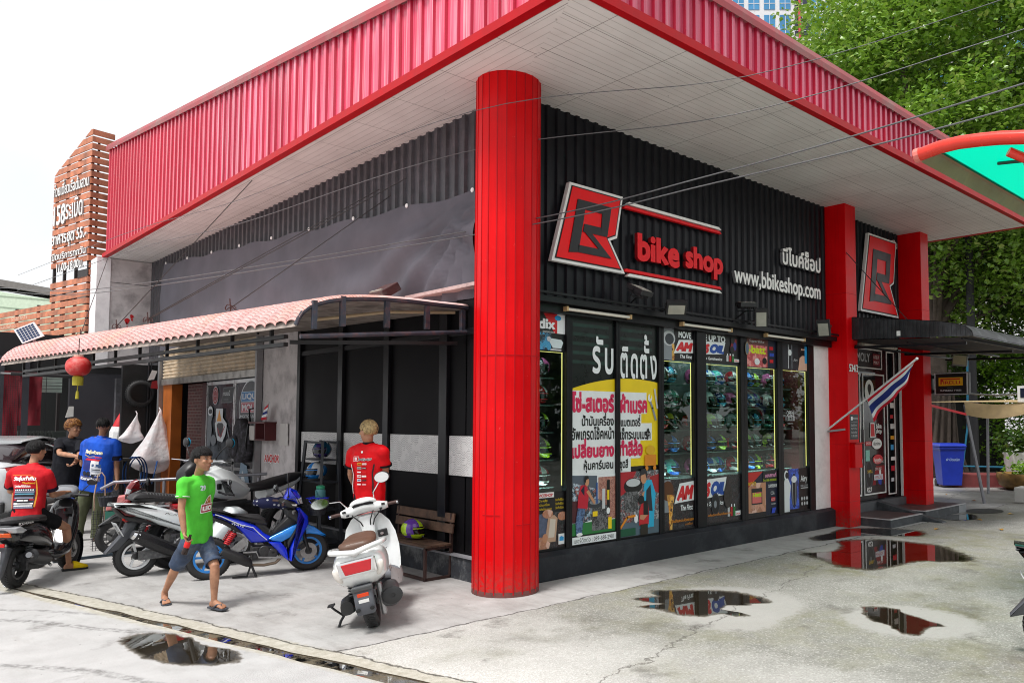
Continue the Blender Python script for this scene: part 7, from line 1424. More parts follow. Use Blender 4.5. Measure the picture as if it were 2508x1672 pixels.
    MB().ringloft(sup([(1.1,.1,.30,.52),(1.22,.12,.4,.56),(1.36,.1,.38,.52),(1.45,.05,.36,.44)])).build('front_fender', WH, t, smooth=180); MB().tube([(1.26,.08,.25),(1.14,.05,.7)], .025, 8).build('fork', PLB_, t)
    return t
retro('white retro scooter with brown seat seen from behind in front of the wooden bench', (3.475, 6.346, 0), R_(56), R_(-12.5))
def dark_scooter(label, loc, rz):
    t = bike('scooter', label, 'scooter', loc, rz); K1 = P('gloss black', (.012,.012,.014), .14, var=.1, coat=.6); K2 = P('satin black', (.02,.02,.023), .4)
    wheel(t, (0,0,.27), .27, .13, P('black rim', (.02,.02,.02), .3), 5, 0, .62); wheel(t, (1.31,0,.27), .27, .11, P('black rim', (.02,.02,.02), .3), 5, -.07, .62)
    MB().ringloft(sup([(-.36,.07,.66,.76),(-.30,.13,.60,.80),(-.18,.16,.54,.82),(0,.18,.50,.82),(.2,.185,.46,.80),(.4,.17,.42,.76),(.58,.14,.36,.68),(.72,.1,.3,.5)])).build('body', K1, t, smooth=180)
    MB().ringloft(sup([(-.25,.08,.81,.85),(-.2,.13,.80,.88),(0,.15,.79,.885),(.2,.14,.78,.86),(.45,.12,.76,.86),(.6,.06,.74,.80)], e=.8)).build('seat', SEATB, t, smooth=180)
    MB().tube([(.1,-.19,.83),(-.2,-.17,.855),(-.34,-.06,.86),(-.34,.06,.86),(-.2,.17,.855),(.1,.19,.83)], .018, 8).build('grab_rail', K2, t, smooth=180); A = Art((-.3,-.172,.80), (.97,-.05,0), (0,.3,1)); A.txt('PCX HONDA', 0, 0, WHITE, w=.3, h=.035, slant=.3, bold=.04); A.build('side_lettering', t)
    mb = MB(); mb.prism([(-.375,-.11,.72),(-.375,.11,.72),(-.36,.12,.665),(-.36,-.12,.665)], (.03,0,0)); mb.build('tail_light', P('orange lens', (.75,.10,.01), .15), t, bevel=.01); MB().pillow([(-.37,.78),(-.25,.79),(-.12,.73),(-.2,.70),(-.34,.72)], -.175, .175, .01).build('tail_trim', C('#b9bcc0', .2), t, smooth=40)
    A = Art((-.02,-.19,.69), (1,-.03,-.05), (0,.1,1)); A.txt('CLICK', 0, 0, C('#7c1620', .4), w=.14, h=.02, slant=.4); A.build('model_lettering', t)
    MB().pillow([(-.2,.52),(-.34,.56),(-.37,.46),(-.46,.24),(-.44,.18),(-.36,.22),(-.26,.42)], -.07, .07, .02).build('mudguard', P('mudguard grey', (.075,.08,.092), .45), t, smooth=40); MB().obox((-.375,0,.575), (.01,0,0), (0,.06,0), (0,0,.02)).build('reflector', C('#d81f1a', .2), t)
    plate(t, (-.43,.06,.44), Matrix.Rotation(R_(-14), 3, 'Y') @ Matrix.Rotation(R_(8), 3, 'X'), .22, .19, (('9ขล', .22, .62, .52, .25, BLACK), ('กรุงเทพมหานคร', .12, .44, .76, .1, BLACK), ('530', .2, .1, .56, .25, BLACK)))
    m = MB(); a, b = Vector((-.14,-.23,.42)), Vector((.38,-.2,.28)); d = b-a; m.tube([a, a+d*.04, a+d*.3, a+d*.75, b], [.055,.085,.09,.085,.04], 16); m.tube([b, b+d*.4], .02, 8); m.build('muffler', P('carbon muffler', (.02,.02,.022), .4, .2, var=.5, vs=60), t, smooth=40); MB().tube([a-d*.07, a+d*.02], [.035,.05], 14).build('muffler_tip', P('dark chrome', (.25,.25,.26), .2, .9), t, smooth=40)
    en = MB(); en.box(0,.5,-.14,.12,.2,.42); en.lathe([(.09,0),(.07,.03),(.001,.03)], (.25,-.14,.34), (0,-1,0), 18); en.build('engine', ENG, t, bevel=.02); spring(t, (.02,-.12,.33), (.08,-.12,.6), .032, PLG); spring(t, (.02,.12,.33), (.08,.12,.6), .032, PLG)
    MB().ringloft(sup([(.55,.15,.24,.40),(.75,.19,.22,.36),(.95,.19,.24,.42),(1.08,.2,.3,.85),(1.16,.19,.4,.98),(1.26,.15,.5,1.0),(1.42,.07,.62,.84)])).build('front_cowl', K1, t, smooth=180); MB().obox((1.03,-.11,.84), (.01,0,0), (0,.06,0), (0,0,.05)).build('key_panel', K2, t, bevel=.01); MB().lathe([(.022,0),(.024,.02)], (1.02,-.09,.85), (-1,0,0), 14).build('ignition', CHR, t)
    mb = MB(); mb.tube([(1.0,-.38,1.04),(1.03,-.2,1.05),(1.12,0,1.02),(1.03,.2,1.05),(1.0,.38,1.04)], .017, 8); mb.build('handlebar', K2, t, smooth=60); MB().tube([(1.02,-.26,1.05),(1.02,-.36,1.04)], .012, 6).build('brake_lever', CHR, t); MB().ringloft(sup([(1.02,.1,1.02,1.08),(1.1,.17,1.0,1.13),(1.2,.16,1.0,1.18),(1.28,.1,1.0,1.12)])).build('dash_hood', P('smoked screen', (.22,.23,.25), .12), t, smooth=180)
    for y in (-1, 1): mirror(t, (1.08, y*.22, 1.06), (1.06, y*.3, 1.14), (1.03, y*.40, 1.22), .06, K2, (-1,-y*.2,0), K2, (1.2,.7))
    mb = MB(); mb.lathe([(.29,-.07),(.31,0),(.29,.07)], (1.31,0,.27), (0,1,0), 20, 0, False, R_(-10), R_(150)); mb.build('front_fender', K1, t, smooth=60); MB().tube([(1.31,-.08,.27),(1.2,-.06,.7)], .028, 8).build('fork', ALU, t); MB().tube([(.42,-.16,.24),(.30,-.26,.22)], .018, 8).build('footpeg', ALU, t)
    return t
dark_scooter('black scooter with plate 530 ridden by the man in the red shirt', (1.513, 10.458, 0), R_(55))
dup_l = dark_scooter('second black scooter parked left of the rider, cut by the left edge', (.55, 12.3, 0), R_(70))
# ---------------------------------------------------------------- white naked motorcycle behind the boy
t = bike('motorcycle', 'white naked motorcycle with sky blue mirrors parked nose outward behind the blue underbone', 'motorcycle', (4.55, 10.95, 0), R_(198), 0, 1.16)
NW = P('pale tank white', (.86,.90,.91), .2, var=.03, coat=.6)
wheel(t, (0,0,.3), .3, .15, PLB_, 5, 0, .7); wheel(t, (1.35,0,.3), .3, .12, PLB_, 5, -.07, .7)
MB().ringloft([[(x, s*hw*c_, z0+(z1-z0)*q) for s, c_, q in ((-1,.5,0),(-1,.85,.35),(-1,1,.62),(-1,.55,.95),(0,0,1.03),(1,.55,.95),(1,1,.62),(1,.85,.35),(1,.5,0))] for x, hw, z0, z1 in ((.52,.10,.70,.80),(.60,.13,.66,.86),(.75,.16,.66,.98),(.90,.185,.68,1.03),(1.02,.19,.72,1.0),(1.12,.15,.78,.93))]).build('tank', NW, t, smooth=28)
for y in (-1, 1): MB().pillow([(.62,.66),(1.1,.66),(1.22,.60),(1.1,.45),(.95,.42),(.8,.55)], y*.12, y*.19, .02).build('side_shroud', PLB_, t, smooth=40); MB().obox((.98,y*.185,.82), (.02,0,0), (0,.012,0), (0,0,.03)).build('tank_vent', BLACK, t)
MB().ringloft(sup([(-.25,.06,.86,.90),(-.15,.09,.80,.90),(.1,.13,.74,.86),(.35,.13,.72,.81),(.55,.09,.72,.80)])).build('seat', SEATB, t, smooth=180); MB().ringloft(sup([(-.35,.03,.86,.9),(-.1,.08,.72,.85),(.3,.1,.62,.74)])).build('tail', NW, t, smooth=60)
MB().box(.4, 1.0, -.13, .13, .28, .62).build('engine', ENG, t, bevel=.03); mb = MB(); mb.tube([(1.12,0,1.02),(1.06,-.2,1.10),(1.0,-.38,1.08)], .013, 8); mb.tube([(1.12,0,1.02),(1.06,.2,1.10),(1.0,.38,1.08)], .013, 8); mb.build('handlebar', CHR, t, smooth=60)
for y in (-1, 1): MB().tube([(1.02,y*.3,1.09),(.99,y*.40,1.08)], .018, 8).build('grip', BLACK, t); MB().tube([(1.35,y*.1,.3),(1.14,y*.1,1.0)], .027, 8).build('fork', PLB_, t); mirror(t, (1.05, y*.2, 1.11), (1.04, y*.27, 1.20), (1.0, y*.36, 1.29), .055, P('cyan mirror', (.02,.42,.72), .06, var=.05), (-1,-y*.1,.0), PLB_, (1, 1)); MB().tube([(1.1,y*.22,1.10),(1.12,y*.42,1.11)], .007, 6).build('brake_lever', CHR, t)
MB().ringloft(sup([(1.1,.08,.92,1.1),(1.18,.1,.88,1.12),(1.3,.08,.86,1.02)])).build('headlight', PLB_, t, smooth=60); mb = MB(); mb.ell((1.08,0,1.10), (.05,.07,.03)); mb.tube([(1.1,.05,1.05),(1.14,.15,.9),(1.2,.05,.8)], .008, 5); mb.build('instrument', PLB_, t)
# ================================================================ parked car on the left
t = thing('parked_car', 'silver white car with wedge red tail lamp parked behind the riders', 'car', (1.50, 15.95, 0), R_(62)); t.scale = (1, 1, .88); CW = P('silver white car', (.60,.62,.64), .22, var=.03, coat=.7)
rings = []
for x, hw, z0, z1 in ((-.15,.70,.45,1.15),(-.05,.84,.35,1.24),(.15,.88,.3,1.28),(.8,.9,.28,1.22),(1.8,.9,.26,1.1),(3.0,.9,.26,1.06),(3.9,.86,.3,.98),(4.25,.7,.42,.86)): rings.append(sup([(x, hw, z0, z1)], 24, .45)[0])
MB().ringloft(rings).build('body', CW, t, smooth=60)
rings = []
for x, hw, z0, z1 in ((.12,.70,1.22,1.30),(.45,.72,1.15,1.48),(.9,.70,1.1,1.62),(1.6,.68,1.05,1.66),(2.3,.68,1.0,1.6),(3.0,.74,.98,1.1)): rings.append(sup([(x, hw, z0, z1)], 20, .5)[0])
MB().ringloft(rings).build('window', P('car glass', (.03,.02,.024), .06, var=.2), t, smooth=60)
mb = MB(); mb.ringloft(sup([(.7,.62,1.56,1.63),(.95,.66,1.60,1.66),(1.6,.64,1.63,1.70),(2.2,.62,1.58,1.65)], 20, .5)); mb.build('roof', CW, t, smooth=60)
for y in (-1, 1): MB().prism([(-.17,y*.30,1.10),(-.06,y*.80,1.19),(.22,y*.895,1.16),(.26,y*.90,1.04),(-.02,y*.84,.98),(-.16,y*.6,1.02)], (.015,y*.02,0)).build('tail_lamp', P('car red lens', (.32,.006,.008), .12), t); o = MB().lathe([(.2,-.1),(.33,-.1),(.34,0),(.33,.1),(.2,.1)], (.72,y*.8,.34), (0,1,0), 28).build('wheel', RUB, t, smooth=40); o = MB().lathe([(.2,-.1),(.33,-.1),(.34,0),(.33,.1),(.2,.1)], (3.35,y*.8,.34), (0,1,0), 28).build('wheel', RUB, t, smooth=40)
MB().box(-.19, -.1, -.72, .72, .36, .55).build('bumper', PLB_, t, bevel=.03)
# ================================================================ bench, helmet rack, loose things
t = thing('bench', 'weathered brown timber bench on a rusty iron frame against the black wall', 'bench', (4.95, 7.95, 0)); BW = P('weathered planks', (.105,.058,.036), .7, var=.45, vs=7, dirt='#2a1c16', ds=6, da=.6, bump=.4, bs=30); IR = P('rusty frame', (.045,.022,.018), .6, var=.4)
for i in range(4): MB().box(4.78+.085*i, 4.855+.085*i, 7.62, 8.85, .365, .39).build('seat_board', BW, t, world=True, bevel=.004)
for z, x in ((.50, 5.10), (.62, 5.115)): MB().prism([(x,7.60,z),(x,8.85,z),(x+.012,8.85,z+.1),(x+.012,7.60,z+.1)], (.022,0,0)).build('back_board', BW, t, world=True, bevel=.004)
for y in (7.66, 8.8):
    mb = MB(); mb.bar((4.79,y,0),(4.79,y,.365),.03,.03); mb.bar((5.12,y,0),(5.135,y,.72),.03,.03); mb.bar((4.79,y,.015),(5.12,y,.015),.03,.03); mb.bar((4.79,y,.35),(5.12,y,.35),.03,.03); mb.build('frame', IR, t, world=True)
MB().bar((4.79,7.66,.02),(4.79,8.8,.02),.03,.03).build('rail', IR, t, world=True)
def helm(loc, rz, cs, label, full=True, sc=1.0):
    o = bpy.data.objects.new('helmet', helmet_mesh(*cs, full)); COL.objects.link(o); o.location = loc; o.rotation_euler = (0, 0, rz); o.scale = (sc,)*3; tag(o, label, 'helmet'); return o
helm((4.95, 8.18, .39), R_(20), ('#6a3fae', '#b9e02a', '#0d0d12'), 'purple and lime helmet lying on the wooden bench', sc=.95)
t = thing('helmet_rack', 'tall black iron rack with four shelves against the patterned panels', 'rack', (4.75, 10.7, 0)); BKI = P('rack iron', (.022,.025,.032), .5)
FX = [(4.72,10.15),(4.78,11.05),(5.06,10.18),(5.1,11.0)]; TX = [(4.84,10.34),(4.86,10.92),(5.06,10.34),(5.08,10.92)]
for (a, b), (c, d) in zip(FX, TX): MB().bar((a,b,0),(c,d,1.49),.035,.035).build('post', BKI, t, world=True)
for z in (.12, .55, .92, 1.22):
    s = z/1.49; q = [(FX[i][0]+(TX[i][0]-FX[i][0])*s, FX[i][1]+(TX[i][1]-FX[i][1])*s) for i in (0,1,3,2)]; MB().prism([(x, y, z) for x, y in q], (0,0,.02)).build('shelf', BKI, t, world=True)
mb = MB(); mb.bar((4.84,10.34,1.47),(4.86,10.92,1.47),.03,.03); mb.bar((5.06,10.34,1.47),(5.08,10.92,1.47),.03,.03); mb.build('top_rail', BKI, t, world=True)
helm((4.95, 10.6, 1.24), R_(-50), ('#12506e', '#3a2f6a', '#101014'), 'teal and dark purple helmet on the upper shelf of the iron rack')
o = helm((4.93, 10.72, .94), R_(-70), ('#e4e8ea', '#1f7fd0', '#101014'), 'white open helmet with blue visor on the middle shelf of the iron rack', True, 1.02)
t = thing('water_flask', 'teal water flask standing in the basket of the blue motorcycle', 'bottle', (4.36, 9.27, .72)); c_ = (4.29, 9.2)
mb = MB(); mb.lathe([(.0,.72),(.055,.72),(.06,.74),(.06,.93),(.05,.95)], (c_[0],c_[1],0), n=20); mb.build('body', P('teal flask', (.06,.22,.24), .4), t, world=True, smooth=60); MB().lathe([(.045,.951),(.05,.96),(.05,.985),(.03,.995),(.001,.995)], (c_[0],c_[1],0), n=20).build('lid', P('green lid', (.03,.3,.16), .4), t, world=True, smooth=60); MB().tube([(c_[0]-.06,c_[1]-.01,.93),(c_[0]-.07,c_[1]-.05,.88),(c_[0]-.02,c_[1]-.07,.87)], .007, 6).build('handle', P('teal flask', (.06,.22,.24), .4), t, world=True)
mb = MB(); rings = []
for i in range(17):
    u = i/16; r = .10*(math.sin(math.pi*min(1, .08+.9*u)))**.6; rings.append([(3.88+.5*u+.02*noise.noise((u*6,1,0)), 10.18-.16*u+r*math.cos(a)*1.1, .74-.02*u+r*math.sin(a)*(.8+.4*noise.noise((u*7, a, 2)))) for a in (2*math.pi*k/14 for k in range(14))])
mb.ringloft(rings); g = NT('polka cloth'); v = g.n('TexVoronoi', Scale=17., Randomness=.25); g.set(v.inputs['Vector'], g.pos()); m_ = g.out(g.bsdf(g.mix(g.rng(v.outputs['Distance'], .22, .27), (.6,.62,.68), (.012,.016,.075)), .8)); tag(mb.build('cloth_bundle', m_, smooth=180), 'navy polka dot cloth bundle lying behind the blue motorcycle seat', 'cloth')
tag(MB().bar((2.10,11.9,.02),(3.0,12.0,.02),.04,.03).build('floor_bar', P('dark tube', (.03,.05,.07), .5)), 'dark bar lying on the concrete behind the black scooter', 'bar')
t = thing('wire_crate', 'pink box in a wire crate behind the white maxi scooter', 'crate', (2.9, 12.4, .4)); MB().obox((2.93,12.36,.66), (.11,-.08,.02), (.08,.12,0), (0,0,.09)).build('box', P('pink box', (.62,.20,.20), .6, dirt='#d9b9b0', ds=5, da=.8), t, world=True, bevel=.02); MB().obox((2.93,12.36,.49), (.11,-.08,0), (.08,.12,0), (0,0,.06)).build('crate', P('green crate', (.02,.14,.10), .6), t, world=True); mb = MB()
for k in range(5): mb.box(2.66+.04*k, 2.665+.04*k, 12.58, 12.60, 0, .55)
for k in range(16): mb.box(2.64, 2.86, 12.585, 12.595, .03+.033*k, .035+.033*k)
mb.build('mesh_stand', DRK, t, world=True)
t = thing('rope', 'knotted beige rope hanging beside the man in the blue shirt', 'rope', (2.78, 12.7, .5)); MB().tube([(2.66,12.55,.55),(2.66,12.58,.75),(2.70,12.6,1.02),(2.74,12.58,1.06),(2.78,12.58,1.0),(2.79,12.58,.75),(2.78,12.58,.55),(2.8,12.58,.4)], .009, 6).build('strand', P('rope', (.42,.3,.22), .9), t, world=True, smooth=180)
t = thing('parking_rail', 'galvanised tube rail behind the white maxi scooter seat', 'rail', (3.6, 12.2, 0)); MB().tube([(2.72,12.5,.84),(2.85,12.4,.93),(4.6,11.6,1.0)], .022, 8).build('tube', P('galvanised', (.28,.28,.31), .4, .5), t, world=True, smooth=60)
for a in ((3.4,12.15),(4.5,11.65)): MB().tube([(a[0],a[1],0),(a[0],a[1],.95)], .02, 8).build('leg', P('galvanised', (.28,.28,.31), .4, .5), t, world=True)
# ================================================================ people
J = {
 'walker': dict(head=(2.564, 8.014, 1.413), neck=(2.568, 8.108, 1.254), chest=(2.565, 8.093, 1.125), rs=(2.418, 8.033, 1.218), ls=(2.68, 8.17, 1.207), re=(2.39, 7.997, 0.962), rw=(2.404, 7.943, 0.755), rh=(2.417, 7.923, 0.683), le=(2.723, 8.346, 0.941), lw=(2.723, 8.392, 0.712), lh=(2.719, 8.374, 0.635), pel=(2.579, 8.145, 0.652), rhip=(2.513, 8.128, 0.629), lhip=(2.658, 8.182, 0.613), lk=(2.675, 7.928, 0.408), la=(2.681, 7.937, 0.049), lt=(2.742, 7.767, 0.015), rk=(2.458, 8.346, 0.36), ra=(2.438, 8.583, 0.104), rt=(2.426, 8.491, -0.001), bt=(2.404, 7.932, 0.553), b0=(2.432, 7.908, 0.672)),
 'blonde': dict(head=(4.087, 7.668, 1.662), neck=(4.102, 7.691, 1.532), chest=(4.099, 7.678, 1.384), ls=(4.01, 7.845, 1.463), rs=(4.177, 7.51, 1.461), le=(4.031, 7.93, 1.205), lw=(4.169, 8.141, 1.088), lh=(4.23, 8.197, 1.034), re=(4.232, 7.558, 1.236), rw=(4.346, 7.88, 1.093), rh=(4.365, 7.976, 1.063), pel=(4.121, 7.689, 0.991), lhip=(4.095, 7.746, 0.945), rhip=(4.149, 7.635, 0.949), lk=(4.141, 7.848, 0.524), rk=(4.176, 7.67, 0.539), la=(4.092, 7.786, 0.139), ra=(4.174, 7.633, 0.149), lt=(4.181, 7.986, 0.053), rt=(4.293, 7.847, 0.057)),
 'rider': dict(head=(1.732, 10.941, 1.434), neck=(1.703, 10.911, 1.281), chest=(1.684, 10.918, 1.076), ls=(1.539, 11.01, 1.198), rs=(1.827, 10.796, 1.178), re=(1.893, 10.893, 0.923), rw=(2.041, 11.098, 0.933), rh=(2.088, 11.149, 0.938), le=(1.542, 11.167, 0.972), lw=(1.707, 11.43, 0.921), lh=(1.758, 11.521, 0.923), pel=(1.663, 10.852, 0.749), rhip=(1.759, 10.831, 0.716), lhip=(1.596, 10.922, 0.722), rk=(2.066, 11.035, 0.526), ra=(2.133, 11.188, 0.074), rt=(2.267, 11.189, -0.0), lk=(1.798, 11.444, 0.507), la=(1.894, 11.665, 0.083), lt=(1.97, 11.88, -0.012)),
 'black': dict(head=(2.755, 14.495, 1.642), neck=(2.749, 14.584, 1.488), chest=(2.72, 14.628, 1.298), rs=(2.6, 14.665, 1.445), ls=(2.848, 14.419, 1.431), re=(2.564, 14.362, 1.268), rw=(2.702, 13.945, 1.237), rh=(2.745, 13.86, 1.236), le=(2.778, 14.152, 1.225), lw=(2.702, 14.023, 1.134), lh=(2.662, 13.995, 1.109), pel=(2.729, 14.727, 0.842), rhip=(2.669, 14.791, 0.783), lhip=(2.804, 14.657, 0.783), rk=(2.683, 14.736, 0.408), lk=(2.818, 14.602, 0.408), ra=(2.714, 14.806, 0.036), la=(2.839, 14.682, 0.036), rt=(2.683, 14.557, 0.014), lt=(2.805, 14.435, 0.014)),
 'blue': dict(head=(2.93, 13.471, 1.684), neck=(2.926, 13.487, 1.532), chest=(2.921, 13.512, 1.283), ls=(2.767, 13.68, 1.442), rs=(3.08, 13.342, 1.435), le=(2.76, 13.798, 1.113), lw=(2.79, 14.076, 1.156), lh=(2.807, 14.199, 1.173), re=(3.099, 13.379, 1.089), rw=(3.095, 13.3, 0.9), rh=(3.093, 13.265, 0.834), pel=(2.89, 13.579, 0.841), lhip=(2.809, 13.693, 0.77), rhip=(2.952, 13.523, 0.772), lk=(2.757, 13.778, 0.369), rk=(2.919, 13.588, 0.371), la=(2.731, 13.859, 0.027), ra=(2.908, 13.598, 0.029), lt=(2.792, 14.101, -0.062), rt=(2.96, 13.863, -0.054)),
}
SKIN = P('tan skin', (.42,.215,.13), .52, var=.2, vs=14, dirt='#8c4a32', ds=9, da=.3, spec=.35); SKIN_D = P('brown skin', (.30,.145,.085), .5, var=.1, vs=12, spec=.35)
def limb(mb, pts, n=12):
    """tapered round chain: (point, radius) or (point, half-axis vectors)"""
    q = []
    for i in range(len(pts)-1):                                    # interpolate for roundness
        (a, ra), (b, rb) = pts[i], pts[i+1]; a, b = Vector(a), Vector(b)
        for k in range(4): t = k/4; q.append((a.lerp(b, t), ra+(rb-ra)*t))
    q.append((Vector(pts[-1][0]), pts[-1][1])); mb.tube([p for p, r in q], [r for p, r in q], n)
    for p, r in (pts[0], pts[-1]): mb.ell(p, (r*.99,)*3, 12, 8)
def ringat(c, X, Y, a, b, n=20, e=.85): return [Vector(c)+X*a*math.copysign(abs(math.cos(t))**e, math.cos(t))+Y*b*math.copysign(abs(math.sin(t))**e, math.sin(t)) for t in (2*math.pi*k/n for k in range(n))]
def fuse(mb, vox, it=3, disp=None):
    me = bpy.data.meshes.new('tmp'); me.from_pydata(mb.v, [], mb.f); bm = bmesh.new(); bm.from_mesh(me); bmesh.ops.recalc_face_normals(bm, faces=bm.faces); bm.to_mesh(me); bm.free()
    o = bpy.data.objects.new('tmp', me); COL.objects.link(o); r = o.modifiers.new('r', 'REMESH'); r.mode = 'VOXEL'; r.voxel_size = vox
    if it: sm = o.modifiers.new('s', 'SMOOTH'); sm.iterations = it; sm.factor = .5
    out = bpy.data.meshes.new_from_object(o.evaluated_get(bpy.context.evaluated_depsgraph_get())); bpy.data.objects.remove(o); bpy.data.meshes.remove(me)
    if disp:
        nr = [v.normal.copy() for v in out.vertices]
        for v, n in zip(out.vertices, nr): v.co += n*disp(v.co)
    out.shade_smooth(); return out
def put(me, name, mats, parent):
    me.materials.clear()
    for m in (mats if isinstance(mats, list) else [mats]): me.materials.append(m)
    me.name = name; o = bpy.data.objects.new(name, me); COL.objects.link(o); o.parent = parent; o.matrix_parent_inverse = parent_world(parent).inverted(); return o
def fingers(mb, wrist, tip, palm_n, side, curl, s=1.0, thumb=1):
    """palm and five fingers from the wrist towards tip; palm_n faces the held thing, side points to the index finger"""
    w = Vector(wrist); d = (Vector(tip)-w).normalized(); n = Vector(palm_n); n = (n-d*n.dot(d)).normalized(); u = Vector(side); u = (u-d*u.dot(d)-n*u.dot(n)).normalized()
    pc = w+d*.045*s; mb.ringloft([ringat(w+d*t*s, u, n, a*s, b*s, 12) for t, a, b in ((-.01,.022,.018),(.02,.032,.017),(.055,.038,.015),(.08,.037,.012),(.09,.03,.008))])
    for k, L in enumerate((.068,.076,.07,.055)):
        b = w+d*.083*s+u*(.027-.018*k)*s; p = [b]; a = curl*(.35+.1*k); dd = d
        for j, f in enumerate((.45,.32,.23)): dd = (d*math.cos(a)+n*math.sin(a)); p.append(p[-1]+dd*L*f*s*1.05); a += curl*.75
        limb(mb, [(p[0], .0095*s), (p[1], .0088*s), (p[2], .0080*s), (p[3], .0068*s)], 8)
    b = w+d*.03*s+u*.030*s*thumb; p1 = b+(u*.7*thumb+d*.6+n*.35)*.03*s; p2 = p1+(u*.25*thumb+d*.75+n*.6*curl)*.03*s; limb(mb, [(b, .012*s), (p1, .0105*s), (p2, .0085*s)], 8)
def foot(mb, ankle, toe, s=1.0, toes=True):
    a, t = Vector(ankle), Vector(toe); f = (t-a); f.z = 0; L = .235*s; f = f.normalized(); sd = f.cross(Vector((0,0,1))); base = Vector((a.x, a.y, t.z+.012)); heel = base-f*.055*s
    mb.ringloft([ringat(heel+f*q*L+Vector((0,0,h*s)), sd, Vector((0,0,1)), w_*s, h*s, 12) for q, w_, h in ((0,.02,.026),(.08,.03,.036),(.3,.032,.042),(.55,.036,.032),(.75,.043,.022),(.85,.044,.017))]); limb(mb, [(a, .034*s), (heel+f*.06*s+Vector((0,0,.05*s)), .036*s)], 10)
    if toes:
        for k in range(5): q = heel+f*(L*(.84-.02*abs(k-1)))+sd*(.034-.017*k)*s+Vector((0,0,.012*s)); limb(mb, [(q, .011*s), (q+f*(.035-.005*k)*s, .0095*s if k else .012*s)], 8)
    return heel, f, sd, L
def hair(parent, c, up, fw, r, mat, n, length, seed, fringe=0., low=-.25, mat2=None, p2=0., lift=.0, curl=.0):
    """cap of many flattened locks combed from the crown"""
    rnd = random.Random(seed); up, fw = Vector(up).normalized(), Vector(fw).normalized(); fw = (fw-up*fw.dot(up)).normalized(); sd = fw.cross(up); c = Vector(c); mb = MB()
    cap = []
    for i in range(9):
        cap.append([(lambda th: c+(fw*math.cos(a)*(r*1.10)*(1 if math.cos(a) < 0 else (1.0 if th < 1.15 else .93))+sd*math.sin(a)*r*.90)*math.sin(th)+up*r*1.04*math.cos(th))((1.62 if math.cos(a) < .2 else 1.62-.5*(math.cos(a)-.2)/.8)*i/8) for a in (2*math.pi*k/20 for k in range(20))])
    mb.ringloft(cap, 0)
    for k in range(n):
        a = rnd.uniform(0, 2*math.pi); th = math.acos(rnd.uniform(.05, 1)); front = math.cos(a) > .45
        L = length*rnd.uniform(.7, 1.15)*(1 if not front else fringe if fringe else .45); m = 1 if (mat2 and rnd.random() < p2+(.3 if math.cos(a) > .3 else 0)) else 0
        pts = []; rs = []; wob = rnd.uniform(-.22, .22)*(1+2*curl)
        for j in range(6):
            t = j/5; tt = th+L/r*t; aa = a+wob*.35*t+curl*math.sin(9*t+k)*.4; rr_ = r*(1.03+.016*math.sin(k*1.7)+lift*math.sin(math.pi*min(1, t*.9+.1))+curl*.08*math.sin(11*t+2*k))
            lim = 1.22 if front and not fringe else (1.36 if front else (1.62 if math.cos(a) > -.1 else 2.1)); tt = min(tt, lim+.12*math.sin(k*2.3))
            pts.append(c+(fw*math.cos(aa)*1.06+sd*math.sin(aa)*.90)*rr_*math.sin(tt)+up*rr_*1.03*math.cos(tt)); rs.append(.0052*r/.1*(1-.7*t**2))
        mb.tube(pts, rs, 5, m)
    o = mb.build('hair', [mat]+([mat2] if mat2 else []), parent, world=True, smooth=180); return o
def head_parts(mb, c, up, fw, s, ear=1.0):
    """skull, jaw, nose, ears into mb; returns frame"""
    up, fw = Vector(up).normalized(), Vector(fw).normalized(); fw = (fw-up*fw.dot(up)).normalized(); sd = fw.cross(up); c = Vector(c); F = lambda x, y, z: c+sd*x*s+fw*y*s+up*z*s
    M = Matrix((sd, fw, up)).transposed()
    mb.ell(F(0,-.008,.028), (.073*s,.090*s,.080*s), 20, 14, 0, M); mb.ringloft([ringat(F(0,y,z), sd, fw, a*s, b*s, 16, .9) for z, a, b, y in ((.04,.068,.075,.006),(.0,.067,.074,.010),(-.03,.063,.070,.014),(-.06,.054,.062,.020),(-.085,.042,.048,.028),(-.105,.026,.030,.040),(-.112,.012,.015,.045))])
    mb.ringloft([ringat(F(0,y,z), sd, fw, a*s, b*s, 8) for z, a, b, y in ((.022,.007,.01,.078),(-.005,.010,.014,.088),(-.022,.015,.016,.094),(-.032,.012,.010,.088))])
    for q in (-1, 1): mb.ell(F(q*.038,.068,-.018), (.024*s,.018*s,.018*s), 10, 8, 0, M); mb.ell(F(q*.074,-.008,-.005), (.010*s,.020*s,.032*s), 10, 8, 0, M)
    mb.ell(F(0,.083,-.056), (.024*s,.012*s,.010*s), 10, 6, 0, M); mb.ell(F(0,.072,.024), (.05*s,.018*s,.012*s), 12, 6, 0, M)
    return F, M
